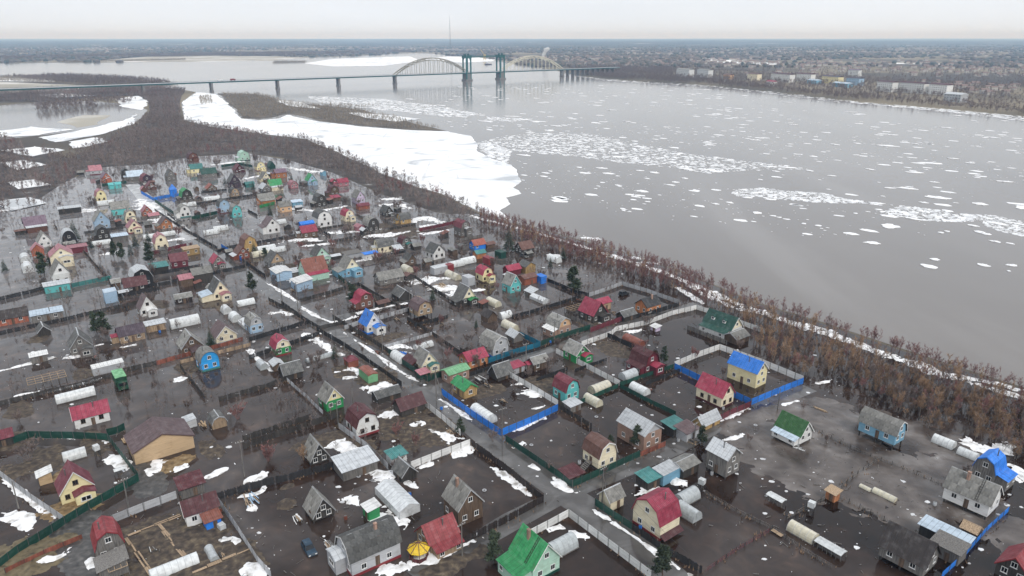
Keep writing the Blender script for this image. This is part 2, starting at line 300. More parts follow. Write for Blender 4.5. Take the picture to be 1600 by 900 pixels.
P_FLATS = [
[(-1294,1376.1),(-1137.8,1670.2),(-1128.8,1722.6),(-995.5,1670.2),(-794.1,1430.3),(-780.7,1342.2),(-856.5,1249.6),(-970.5,1024.3)],
[(-512,819.5),(-519,895.5),(-484.2,895.5),(-441.9,794.8),(-459.8,765.9)],
[(-1616.3,2854.8),(-1724.3,3587.8),(-1468.4,3706.4),(-1137.3,3646.2),(-924,3423.3),(-927.8,2968.7),(-1206.2,2854.8),(-1429.3,2818.7)],
]
P_ISLE = [
[(-492.5,1249.6),(-423.5,1235.4),(-376.1,1168.7),(-339.6,1097.4),(-299.5,1054.4),(-233.9,1005.1),(-198.9,960),(-143.7,873.5),(-105.1,806.9),(-65.7,739),(-104.4,749.5),(-164.5,788.9),(-216.6,832.3),(-253.6,888.1),(-275.6,910.9),(-279.8,873.5),(-291.8,852.4),(-316.6,866.3),(-364.3,977.6),(-435.6,1132)],
[(-491.5,1168.7),(-476.4,1181.5),(-424.7,1054.4),(-427.9,1024.3)],
[(-1219.7,1792.7),(-1084.6,1822.4),(-866.3,1696),(-669.6,1509.3),(-678.9,1393.7),(-852.6,1468.7),(-1073.7,1574.4)],
]
P_SNOWF = [
[(-737.3,2683),(-762.3,3225.9),(-491.8,3646.2),(-351.1,2968.7),(-414.3,2447),(-567.7,2394.3)],
[(-1181.9,1736.2),(-1024,1670.2),(-959.6,1574.4),(-1089,1597.3)],
[(-602.8,1132),(-599.4,1194.5),(-525.5,1075.5),(-478.9,960),(-523.7,995.7)],
[(-446.3,690.2),(-437.8,739),(-437,825.9),(-460.7,910.9),(-410.8,794.8),(-399.6,704.2),(-410,659.6)],
[(-370.6,3135.4),(-307.4,3646.2),(-57.8,3423.3),(-73.3,2891.8),(-185.9,2749.2)],
[(837.4,3423.3),(873.5,3135.4),(929.6,2749.2),(974.5,2559.6),(822.9,2559.6),(738.5,2818.7)],
[(-356.1,1120.2),(-305.3,1075.5),(-253,977.6),(-306,1014.6)],
[(-210,934.8),(-154.9,895.5),(-103.4,852.4),(-129,825.9),(-183,880.7)],
[(-428.3,609.2),(-412.4,635.4),(-374.7,609.2),(-380.1,575.1)],
[(-515.1,739),(-506.8,777.2),(-450.3,749.5),(-454.9,704.2),(-485.5,694.8)],
[(-385,544.5),(-375.2,559.4),(-346.1,535.9),(-351.1,514.2)],
[(-330.2,468.7),(-316.2,479.9),(-294.5,458),(-307,445.7)],
[(-401.4,659.6),(-392,690.2),(-363.8,659.6),(-370.3,620.1)],
[(-774.9,1221.5),(-738.7,1249.6),(-666,1194.5),(-714.7,1156.2)],
[(-294.3,408.9),(-286.2,419.3),(-270.2,405.5),(-272.3,386.3)],
[(1394.5,2749.2),(1506.9,2619.9),(1451,2559.6),(1329.6,2619.9)],
[(737.7,3646.2),(893.3,3531.2),(840.8,3321.7),(693,3423.3)],
]
P_GAP = [
[(-613.2,1097.4),(-599.4,1194.5),(-525.5,1075.5),(-466.7,934.8),(-488.3,910.9)],
[(-436.7,647.3),(-433.1,659.6),(-332.3,524.8),(-328.8,503.9)],
[(-689.2,1075.5),(-609.8,1108.7),(-436,713.8),(-482.5,690.2)],
[(-294.3,408.9),(-286.2,419.3),(-270.2,405.5),(-270.3,383.2)],
]
P_WILLOW = [
[(-481.7,1235.4),(-423.5,1235.4),(-376.1,1168.7),(-339.6,1097.4),(-299.5,1054.4),(-233.9,1005.1),(-198.9,960),(-143.7,873.5),(-105.1,806.9),(-71.8,749.5),(-104.4,749.5),(-164.5,788.9),(-216.6,832.3),(-253.6,888.1),(-275.6,910.9),(-279.8,873.5),(-291.8,852.4),(-316.6,866.3),(-364.3,977.6),(-435.6,1132)],
[(-491.5,1168.7),(-476.4,1181.5),(-424.7,1054.4),(-427.9,1024.3)],
[(-1219.7,1792.7),(-1084.6,1822.4),(-866.3,1696),(-669.6,1509.3),(-678.9,1393.7),(-852.6,1468.7),(-1089,1597.3)],
[(-904,2891.8),(-781.8,2891.8),(-755.3,2749.2),(-850.8,2683)],
[(-269.7,1044.2),(-171.7,995.7),(-216.9,986.6)],
[(-1691.4,2818.7),(-1388.5,3225.9),(-1313.4,3049.8),(-1603.6,2749.2)],
]
P_FARTREES = [
[(-2144,2818.7),(-2006.1,2968.7),(-1905.8,3225.9),(-1536.9,3646.2),(-854.3,3899.8),(-609.8,4528.7),(-662.9,4925.3),(-1764.6,4191),(-2310,3423.3),(-2450.3,3225.9)],
[(158.8,1968.7),(205.2,1722.6),(276.2,1620.9),(381.2,1488.7),(448.4,1309.9),(491.2,1144),(544.5,1054.4),(585.1,968.7),(625.1,880.7),(656.6,926.7),(611.9,1014.6),(523.6,1221.5),(414.3,1620.9),(226.1,1900.9)],
[(155.9,2041.4),(390.5,1837.6),(467.1,2204),(233.4,2295.3)],
[(-1176.2,1750),(-1075.8,1807.4),(-866.3,1696),(-691.8,1530.4),(-675.5,1411.8),(-804.4,1449.2),(-993.1,1574.4)],
[(-651.3,1014.6),(-632.1,1097.4),(-568.8,1132),(-515.1,995.7),(-555.2,960),(-582.8,910.9)],
]
SNOWF_NOTE = ['beyond the bridge at left centre','at the far left edge','by the left oxbow bend','along the left oxbow shore','behind the lifting span','on the far right fields','on the island channel','on the island shore','beside the left track','left of the oxbow shore','below the left track','among the scrub at far left','between scrub and oxbow','under the road embankment','near the leftmost houses','behind the courtyard row','behind the pale office blocks']
STREETS = [([(-245.0, 462.2), (-204.7, 402.2), (-149.8, 327.2)], 7.5), ([(-150.3, 328.3), (-109.0, 279.3), (-83.5, 246.1), (-67.1, 227.8), (-47.1, 203.3), (-24.2, 175.6), (-12.9, 161.6), (-3.0, 146.8), (10.7, 128.6), (18.8, 118.5), (25.5, 107.2), (28.9, 101.6)], 7.0), ([(10.7, 128.1), (20.9, 135.1), (37.0, 146.0), (48.3, 155.3), (62.1, 164.2), (80.3, 176.7)], 5.5), ([(9.3, 126.8), (0.0, 119.1), (-7.2, 112.5), (-12.7, 107.2), (-16.9, 103.1)], 5.0), ([(-64.1, 224.3), (-52.8, 232.0), (-36.9, 244.7), (-19.2, 255.1)], 4.5), ([(-21.9, 173.4), (-14.1, 180.2), (-3.7, 190.1), (9.7, 199.9), (26.8, 214.9), (42.8, 224.9), (66.1, 241.4)], 4.5)]
SOIL = [
(-89.1,108.9,6,9,'A',0.5,'t'),
(-61.3,112.5,10,11,'A',0.5,'b'),
(-71.2,114.3,5,9,'A',0.4,'b'),
(-50.9,107.2,7,6,'A',0.4,'b'),
(-88.4,123.2,6,4,'B',0.35,'o'),
(-104.3,142,7,4,'A',0.3,'b'),
(-97.8,148.8,7,3,'A',0.35,'b'),
(-82.2,136.8,4,3,'B',0.3,'b'),
(-75.6,139.4,5,3,'B',0.25,'o'),
(-45.9,124.9,2.2,2,'B',0.7,'b'),
(-47.8,130.6,1.6,1.2,'B',0.5,'b'),
(-45.2,148.8,8,3,'B',0.25,'b'),
(-23.5,156.2,11,9,'A',0.3,'b'),
(-30.5,160.9,8,5,'B',0.25,'b'),
(-11.5,106.4,9,2.6,'B',0.3,'b'),
(-35.6,146,4,8,'B',0.2,'b'),
(-37.5,182.6,6,6,'A',0.25,'b'),
(-47.4,186.7,5,4,'A',0.2,'b'),
(-40.3,209.7,8,3,'B',0.3,'b'),
(-108.4,244.7,6,3,'B',0.25,'b'),
(76.5,159.3,16,10,'A',0.22,'m'),
(76.7,135.6,20,14,'A',0.16,'m'),
(71.9,140.6,18,12,'A',0.14,'m'),
(88,133.2,16,9,'A',0.2,'m'),
(61.8,140.6,18,10,'A',0.12,'m'),
(61.1,160.9,12,4,'B',0.25,'m'),
(96.4,151.7,18,7,'A',0.3,'m'),
(79.8,148.8,14,6,'A',0.2,'m'),
(97.7,135.6,8,6,'A',0.2,'m'),
(76.9,122.1,10,6,'A',0.1,'m'),
(63.7,130.9,9,5,'A',0.1,'m'),
(93.7,116.2,7,12,'B',0.2,'m'),
(31.2,202.3,8,5,'A',0.15,'b'),
(27.7,223.2,8,5,'B',0.25,'b'),
(8.8,178.6,6,4,'A',0.2,'b'),
(-6.9,174.8,5,4,'B',0.2,'b'),
(-27.4,266.4,16,12,'A',0.2,'m'),
(-97.4,321.6,14,10,'A',0.2,'m'),
(-56.6,344.9,18,10,'A',0.25,'b'),
(-73.3,306,12,6,'A',0.2,'b'),
(-94.5,282.8,8,6,'A',0.25,'b'),
(-78,260.3,7,4,'A',0.25,'b'),
(-125.4,241.4,5,3,'A',0.2,'b'),
(-120.9,184.6,4,3,'A',0.2,'b'),
(-93.8,188.8,5,3,'A',0.2,'b'),
(-149.1,209.7,5,3,'A',0.25,'b'),
(-15.3,274.3,8,6,'A',0.2,'b'),
(33.8,306,9,3,'B',0.2,'b'),
(-79.1,133.2,4,10,'B',0.3,'g'),
(-69.7,146,3,6,'B',0.1,'b'),
(-81,113.4,5,16,'B',0.3,'g'),
(-117.4,148.8,5,4,'A',0.3,'b'),
(-109.6,136.8,4,6,'A',0.25,'b'),
(-125.9,164.2,6,3,'A',0.25,'b'),
(-96.3,135.6,4,3,'A',0.2,'o'),
]
SNOW = [
(1.6,0.35,[(-115.7,150.8),(-110.1,151.7),(-104,151.1)]),
(1.8,0.35,[(-102.9,151.1),(-98.8,150.5),(-94.1,146)]),
(3,0.3,[(-92,142),(-88.4,140.6),(-84.3,136.8)]),
(1.2,0.4,[(-110.8,134.4),(-100.9,127.5),(-91.6,120.9),(-88.6,119.1)]),
(3.5,0.4,[(-79.6,134.4),(-78.6,138.1),(-77.1,140.1)]),
(2,0.3,[(-66.7,133.2),(-64.4,136.1),(-61.8,138.6)]),
(2.6,0.5,[(-56.9,132.7),(-54.7,134.4),(-54.4,135.6)]),
(2.2,0.3,[(-56.3,127.3),(-53.3,128.1),(-51.8,129.7)]),
(2,0.3,[(-53.6,123.2),(-51.9,123.8)]),
(1.8,0.4,[(-89.2,107.2),(-83.9,108.1),(-80.3,111)]),
(2.5,0.4,[(-102,122.1),(-96.8,120.1),(-92.5,116.2)]),
(2.5,0.5,[(-77.4,108.9),(-74.5,104.7)]),
(3.5,0.6,[(-48.9,107.2),(-46.2,105.1),(-44.9,103.1)]),
(1.6,0.3,[(-55,113.4),(-52.9,114.3),(-50.4,110.7)]),
(3,0.4,[(-41.3,148.2),(-37.8,146),(-36.3,143.8)]),
(2.6,0.3,[(-31.6,136.8),(-27.7,134.4),(-26.4,130.9)]),
(2.8,0.4,[(-26.9,122.1),(-24.5,119.1),(-21.2,118.1)]),
(1.8,0.4,[(-23.4,133.2),(-19.5,129.7)]),
(2.4,0.3,[(-33.4,125.3),(-32.4,126.8)]),
(3,0.5,[(-18.5,107.2),(-13,110.3),(-9,112.5),(-6.7,114.3)]),
(2,0.4,[(-24.4,104.7),(-20.6,105.6),(-18.5,107.2)]),
(2,0.4,[(-21.4,137.3),(-19.2,138.6),(-16.9,140.1)]),
(2.2,0.4,[(-14.1,142.7),(-11,144.6),(-8.6,145.4)]),
(1.2,0.3,[(-4.2,138.1),(-1.4,134.4),(4,127.5)]),
(1.4,0.4,[(4.3,138.6),(6.3,136.8)]),
(1.5,0.5,[(8.7,133.7),(11.4,129.7),(14,128.6)]),
(1.6,0.4,[(25.6,122.1),(27.1,119.7)]),
(1,0.5,[(16.1,123.2),(22.7,115.2),(28,108.1),(31.6,103.9)]),
(3.6,0.8,[(33.6,132.7),(36.2,132)]),
(3.5,0.5,[(26.9,129.7),(30.8,129)]),
(2.6,0.5,[(11.6,115),(14,114.7)]),
(2,0.3,[(7.4,116.6),(10,117.7)]),
(1.6,0.3,[(2.7,147.9),(0.7,146)]),
(1.5,0.4,[(-46.9,188.8),(-43.3,184.6),(-36.8,188.8)]),
(3,0.5,[(-49.9,185.8),(-45.9,188.4),(-38.6,183.4)]),
(2.6,0.4,[(-47.2,181.8),(-43.1,183.4)]),
(3,0.4,[(-38.8,174.8),(-35.1,178.6),(-33.3,180.6)]),
(2,0.4,[(-35,168.4),(-30.7,173)]),
(3,0.4,[(-33.5,159.3),(-29,161.6),(-25.5,159.3)]),
(3.4,0.4,[(-27.2,154.7),(-22.8,157.1),(-20.7,159.3)]),
(3,0.4,[(-20.9,154.1),(-16.8,151.7),(-13.2,148.8)]),
(2.4,0.4,[(-25.7,160.9),(-22.9,164.2)]),
(1,0.4,[(-94.5,264.8),(-86,254.4),(-76.9,243.4)]),
(1,0.4,[(-74.3,238.2),(-65,227.8),(-60.1,223.7),(-55.9,226),(-52.8,229.6)]),
(1.4,0.4,[(-53.3,232),(-45.1,238.2),(-37.1,242.7)]),
(0.8,0.4,[(-54.1,214.9),(-45.8,204.7),(-39.2,196.2),(-34.1,189.2),(-27.6,181.8),(-22.2,176.4)]),
(1,0.4,[(-36.6,199),(-32.5,197.2),(-27.9,190.9)]),
(1.4,0.5,[(-39.1,202.3),(-34.5,204.7),(-30.3,202.3)]),
(1.1,0.5,[(-19.6,170.5),(-14.8,164.9),(-9.8,158.4)]),
(1.6,0.3,[(-0.8,152.9),(2.3,155.3),(8,160.3)]),
(1.8,0.3,[(4.9,164.2),(8.2,165.9)]),
(2.4,0.4,[(4.3,174.8),(6.4,170.5)]),
(1.6,0.3,[(0,178.6),(3.5,178.6)]),
(1.8,0.4,[(-67.6,213.9),(-63.1,212.3),(-61.7,214.9)]),
(1.8,0.4,[(-62.5,209.7),(-57.6,204.7),(-53.6,197.6)]),
(1.6,0.4,[(-53.2,199.9),(-51.6,197.2)]),
(1.4,0.4,[(-79.9,201.8),(-72.4,190.9)]),
(1.2,0.3,[(-74,194.4),(-68.3,186.7)]),
(2.4,0.3,[(-93.9,182.6),(-91,180.2)]),
(1.2,0.4,[(-145.8,186.7),(-141.2,190.9),(-137.7,194.4),(-136,196.2)]),
(1.2,0.4,[(-132,171.2),(-127.1,174.1)]),
(0.9,0.3,[(-126.5,171.9),(-120,176.7),(-114,181.8)]),
(1.2,0.3,[(-133.6,195.3),(-127.9,197.2)]),
(1.6,0.3,[(-119.6,203.3),(-116.6,205.2)]),
(2,0.4,[(-83.6,232),(-79.6,233.2),(-75.6,230.8)]),
(1.4,0.3,[(-87.1,266.4),(-80.5,269.5),(-71.9,276)]),
(5,0.4,[(-39.8,266.4),(-27.7,269.5),(-20.3,272.7)]),
(5,0.4,[(-31.7,260.3),(-24.1,257.3),(-18.3,260.3)]),
(4,0.4,[(-25.7,248.1),(-21.3,251.6),(-12.1,257.3)]),
(2,0.4,[(-67.5,291.6),(-58,299.1),(-52.2,306)]),
(4.5,0.4,[(-106.9,323.8),(-96.2,328.3),(-86.1,323.8)]),
(3.5,0.4,[(-95.9,316.3),(-82.6,321.6)]),
(4,0.4,[(-91.6,340),(-75,342.5),(-63.3,347.4)]),
(4.5,0.4,[(-73.1,332.9),(-55.5,337.6),(-47.2,344.9)]),
(4,0.5,[(-52.9,364.5),(-45.5,371.5),(-36,360.5)]),
(3.5,0.4,[(-44.8,351.3),(-35.5,355.1)]),
(4,0.4,[(-75.5,398.9),(-65.7,405.5),(-56.7,392.5)]),
(4,0.4,[(-76.6,415.8),(-65.9,419.3)]),
(2.4,0.4,[(-43.2,337.6),(-31.4,344.9)]),
(4,0.4,[(-279.2,386.3),(-273.8,394.1),(-276.5,415.8)]),
(6,0.4,[(-218.4,419.3),(-191.9,378.8),(-171.2,355.1)]),
(5,0.4,[(-235.6,386.3),(-228.5,389.4)]),
(3,0.4,[(-165.2,321.6),(-154.3,330.6)]),
(3,0.4,[(-180.6,301.1),(-173.5,309)]),
(3,0.4,[(-128,394.1),(-104.7,386.3),(-93.5,398.9)]),
(3,0.4,[(-179.5,479.9),(-168.4,498.9)]),
(5,0.4,[(-162.7,524.8),(-134.2,503.9)]),
(4,0.4,[(-222.8,535.9),(-205.2,553.3)]),
(3,0.3,[(-167.1,338.8),(-163.5,344.9)]),
(2.2,0.5,[(51.1,299.1),(56.1,296.3)]),
(2.6,0.5,[(54,291.6),(61.7,289.8)]),
(2.6,0.4,[(32,332.9),(42,327.2)]),
(2,0.4,[(16.2,303),(22.1,299.1)]),
(1.8,0.3,[(28.5,221.5),(35.5,226)]),
(1.8,0.3,[(37,214.9),(42.7,217.6)]),
(1.8,0.3,[(68.4,241.4),(63,258.8)]),
(1.5,0.4,[(65.5,270.3),(70.9,251.6),(78.5,236.9)]),
(1.6,0.4,[(78.5,236.9),(87.6,230.8),(95.7,217.6)]),
(2,0.4,[(95.7,223.2),(105,214.9)]),
(2.2,0.4,[(105.7,207.2),(112.2,196.2)]),
(2.4,0.4,[(113.2,196.2),(118.4,186.7),(123.4,182.6)]),
(2,0.4,[(122.7,184.6),(133.4,178.6),(137.4,174.1)]),
(1.6,0.3,[(82.5,178.6),(88.6,180.6)]),
(1.6,0.3,[(67,164.2),(75.5,169.4)]),
(1.4,0.3,[(50.6,157.8),(62.6,165.9)]),
(5,0.3,[(105.4,148.8),(108.8,144.6),(115.6,146)]),
(4,0.3,[(108.8,135.6),(110.8,134.4)]),
(2,0.2,[(49.7,148.8),(55.1,151.7)]),
(1.2,0.3,[(-128.2,204.7),(-126.8,205.7)]),
(2,0.4,[(-74.5,136.8),(-72.4,138.6)]),
(1.6,0.5,[(-21.7,375.1),(11.8,340)]),
(1.6,0.5,[(11.5,340.2),(41.2,304.5)]),
(2.4,0.5,[(41.1,304.8),(63,275.3)]),
(2.4,0.5,[(62.5,276),(81.8,238.9)]),
(2.4,0.5,[(82.4,238),(97.7,219.2)]),
(2.4,0.5,[(97.5,219.5),(112.3,198.3)]),
(2.4,0.5,[(112.3,198.2),(126.1,179.4)]),
(2.4,0.5,[(126.7,178.7),(138.4,167.3)]),
]
CLUTTER = [
(-108,143.3,4.4,20),
(-96.3,146,5.5,25),
(-80.5,140.6,5.5,25),
(-79,157.8,5.5,20),
(-69.2,148.8,6.6,20),
(-109.3,160.9,5.5,15),
(-61.6,116.2,7.7,60),
(-69.7,112.5,6.6,50),
(-51,110.7,6.6,40),
(-41,122.1,8.8,30),
(-33.5,135.6,6.6,40),
(-26.7,146,7.7,50),
(-21.4,151.7,7.7,50),
(-32.7,164.2,6.6,40),
(-29.6,116.2,6.6,40),
(-21.7,130.9,6.6,30),
(-13.2,126.4,6.6,15),
(0,140.6,8.8,20),
(10.4,146,8.8,20),
(4.9,114.3,6.6,20),
(22.2,146,6.6,30),
(30.2,140.6,5.5,30),
(36.3,135.6,6.6,40),
(41.6,124.2,8.8,30),
(50,118.1,8.8,40),
(57.7,112.5,6.6,40),
(78.5,146,11,90),
(83.7,135.6,11,70),
(69.8,135.6,11,70),
(73.5,164.2,9.9,60),
(61.1,160.9,9.9,70),
(82.1,122.1,8.8,40),
(83.1,110.7,6.6,40),
(97.5,122.1,5.5,50),
(39.5,204.7,8.8,50),
(28.4,195.3,8.8,50),
(12.8,186.7,7.7,40),
(43.1,174.8,9.9,60),
(31.1,164.2,7.7,40),
(6.7,167.7,7.7,40),
(-6.8,171.2,6.6,60),
(-11.4,164.2,6.6,40),
(23.1,244.7,11,60),
(11.3,238.2,9.9,40),
(-8.4,220.4,9.9,50),
(-20.6,214.9,9.9,50),
(-31.6,204.7,8.8,40),
(-45.5,195.3,7.7,50),
(-43,226,8.8,60),
(-59.2,204.7,7.7,40),
(-63.2,178.6,7.7,40),
(-82.3,214.9,8.8,50),
(-101.1,226,9.9,60),
(-108.8,209.7,8.8,50),
(-122.3,204.7,8.8,50),
(-136.4,195.3,7.7,50),
(-125.2,171.2,7.7,40),
(-94.7,195.3,7.7,40),
(-76.5,186.7,7.7,30),
(-87.1,266.4,9.9,70),
(-66.2,251.6,9.9,60),
(-44.8,266.4,11,70),
(-25.5,274.3,11,80),
(-45.8,311,13.2,80),
(-73.1,332.9,13.2,90),
(-100.6,344.9,13.2,80),
(-130.1,357.8,13.2,80),
(-156.1,357.8,13.2,80),
(-170.5,332.9,13.2,70),
(-188.8,321.6,13.2,70),
(-206,311,13.2,80),
(-189.1,266.4,11,60),
(-188.3,419.3,16.5,80),
(-163.6,458,16.5,80),
(-120.5,419.3,16.5,60),
(32.4,291.6,13.2,60),
(16.7,301.1,11,50),
(45.5,195.3,7.7,40),
(64.5,226,7.7,40),
(78.3,186.7,6.6,30),
(65,190.9,6.6,30),
]
FLOES = [
(189.3,352.5,4.8,5),
(165.8,321.6,3.6,2.5),
(172.6,285.4,3.6,2.5),
(180.5,295.4,2.1,2),
(196.2,287.1,2.7,1.75),
(207.6,287.1,2.4,1.75),
(201.5,279.3,0.75,0.75),
(131.9,381.7,2.7,2.5),
(124.6,407.2,2.7,1.75),
(148.3,357.8,1.5,1.25),
(184.7,380.3,1.35,1.25),
(153.9,353.8,1.65,1.5),
(201.5,389.4,2.1,1.5),
(231.8,353.8,3,1.75),
(227.3,341.3,2.7,2.5),
(251.5,421.1,8.25,3.75),
(265.9,403.8,3.9,3.5),
(282.7,394.1,3,4),
(235.7,407.2,3,1.75),
(326,635.4,12,3.75),
(284.7,643.3,6,2),
(368.8,709,6,2.5),
(240.2,895.5,10.5,2.5),
(120.3,1075.5,12,3),
(223.5,672.4,6,1.75),
(357.3,647.3,4.5,1.5),
(312.8,544.5,9,3),
(281.8,503.9,7.5,2),
(344.2,565.6,4.5,1.5),
(323.2,470.9,6,2),
(275.8,468.7,3,1.5),
(247.4,447.7,7.5,2),
(237.2,449.7,3.6,1.5),
(256.5,516.8,4.5,1.5),
(218.5,491.6,3,1.25),
(344.1,544.5,4.5,1.5),
(47.6,783,9,2.5),
(28.7,825.9,13.5,3),
(14.7,845.6,9,2.5),
(-28.7,825.9,13.5,3),
(0,880.7,12,2.5),
(-80.1,926.7,9,2.5),
(128.4,960,7.5,2.5),
(110.2,627.7,7.5,2.5),
(176.1,659.6,4.5,1.75),
(83.6,575.1,6,2.5),
(37.3,605.6,7.5,2.5),
(10.2,581.6,7.5,2.5),
(27.1,509,2.25,1.25),
(48.8,524.8,3,1.75),
(51.2,501.4,4.5,2.5),
(64.8,522.1,4.5,2),
(90.8,511.6,3,1.5),
(99.3,503.9,4.5,2.25),
(126,516.8,7.5,2.5),
(137.4,516.8,6,2.5),
(143.6,509,6,3.25),
(106.6,468.7,2.7,1.75),
(115.9,482.2,2.7,1.75),
(113.2,443.7,1.35,1),
(114.7,441.7,1.5,1),
(150.4,435.9,1.8,1.25),
(155.6,428.4,3,1.5),
(165.7,419.3,2.4,1.25),
(211,511.6,3.9,1.75),
(199.9,524.8,7.5,2.5),
(186.1,509,3,1.5),
(165.1,477.6,2.1,1.25),
(115.7,403.8,2.25,1.25),
(139.2,421.1,3.6,2),
(151.3,415.8,3.6,2),
(175.5,430.2,3.6,1.5),
(195.7,410.6,4.5,2),
(208.1,405.5,4.5,2),
(211.4,383.2,3,1.75),
(209,368.7,4.5,2),
(225,364.5,3.9,2),
(235.7,371.5,3.9,2),
(247.2,357.8,4.2,2.25),
(228.2,337.6,2.7,1.5),
(228.8,320.6,1.95,1),
(224.1,323.8,3,1.25),
(212.4,342.5,1.35,1.25),
(208,340,1.5,1.25),
(237.3,386.3,3.6,2),
(344.4,1342.2,18,2.5),
(397.8,1075.5,9,2),
(428,934.8,9,2),
(453.1,765.9,9,2.25),
(452.3,690.2,7.5,2),
(245.9,1194.5,12,2),
(129,825.9,6,1.75),
(248.6,794.8,7.5,2),
(303.8,794.8,6,1.75),
(-155.6,1132,12,2.5),
(-203.5,1075.5,12,2.5),
(-206,995.7,10.5,2.5),
(-97.1,1024.3,10.5,2.5),
(-41,1194.5,12,2.5),
]
BRASH = [
([(-30,659.6),(-6.1,704.2),(31.6,723.7),(81,713.8),(112.8,643.3),(148.6,581.6),(185.7,553.3),(217.3,519.4),(182.4,514.2),(153.5,509),(133,498.9),(116.2,524.8),(91,541.6),(64.2,559.4),(41,581.6),(0,605.6),(-24.5,620.1)],1.5,0.9),
([(-31.2,647.3),(-17.3,659.6),(0,605.6),(-4.8,544.5),(-17.6,568.7)],1.5,0.9),
([(137.5,445.7),(156.8,449.7),(189.8,432.1),(197.3,414),(214.8,400.5),(193.5,405.5),(172.9,408.9),(150.7,419.3),(133.9,426.5)],1.1,0.6),
([(199.2,383.2),(220.2,400.5),(233.9,386.3),(244.2,374.4),(236.6,361.8),(211.8,364.5)],1.1,0.6),
([(240.8,380.3),(257.7,374.4),(268.5,360.5),(248.1,330.6),(237.4,342.5),(241.5,364.5)],1.1,0.6),
([(-327.9,1194.5),(-194.5,1132),(-105.9,1024.3),(-31,895.5),(-75.6,873.5),(-165.7,960),(-277.5,1075.5)],3.5,1.5),
([(-30.5,880.7),(22.2,852.4),(0,825.9),(-29.1,838.9)],2.2,1),
([(142.9,1868.7),(194.7,1633),(262.9,1541.1),(366.5,1430.3),(430.7,1256.8),(471.7,1097.4),(519.8,1005.1),(531.8,1029.2),(488.7,1137.9),(445.3,1300.5),(377.1,1472.7),(272.3,1597.3),(202.1,1696)],4.2,1.7),
([(519.8,1005.1),(555.8,918.7),(577.5,832.3),(591.4,754.9),(635.3,813.2),(609.8,880.7),(577.5,955.7),(534.3,1034.1)],3.4,1.5),
]
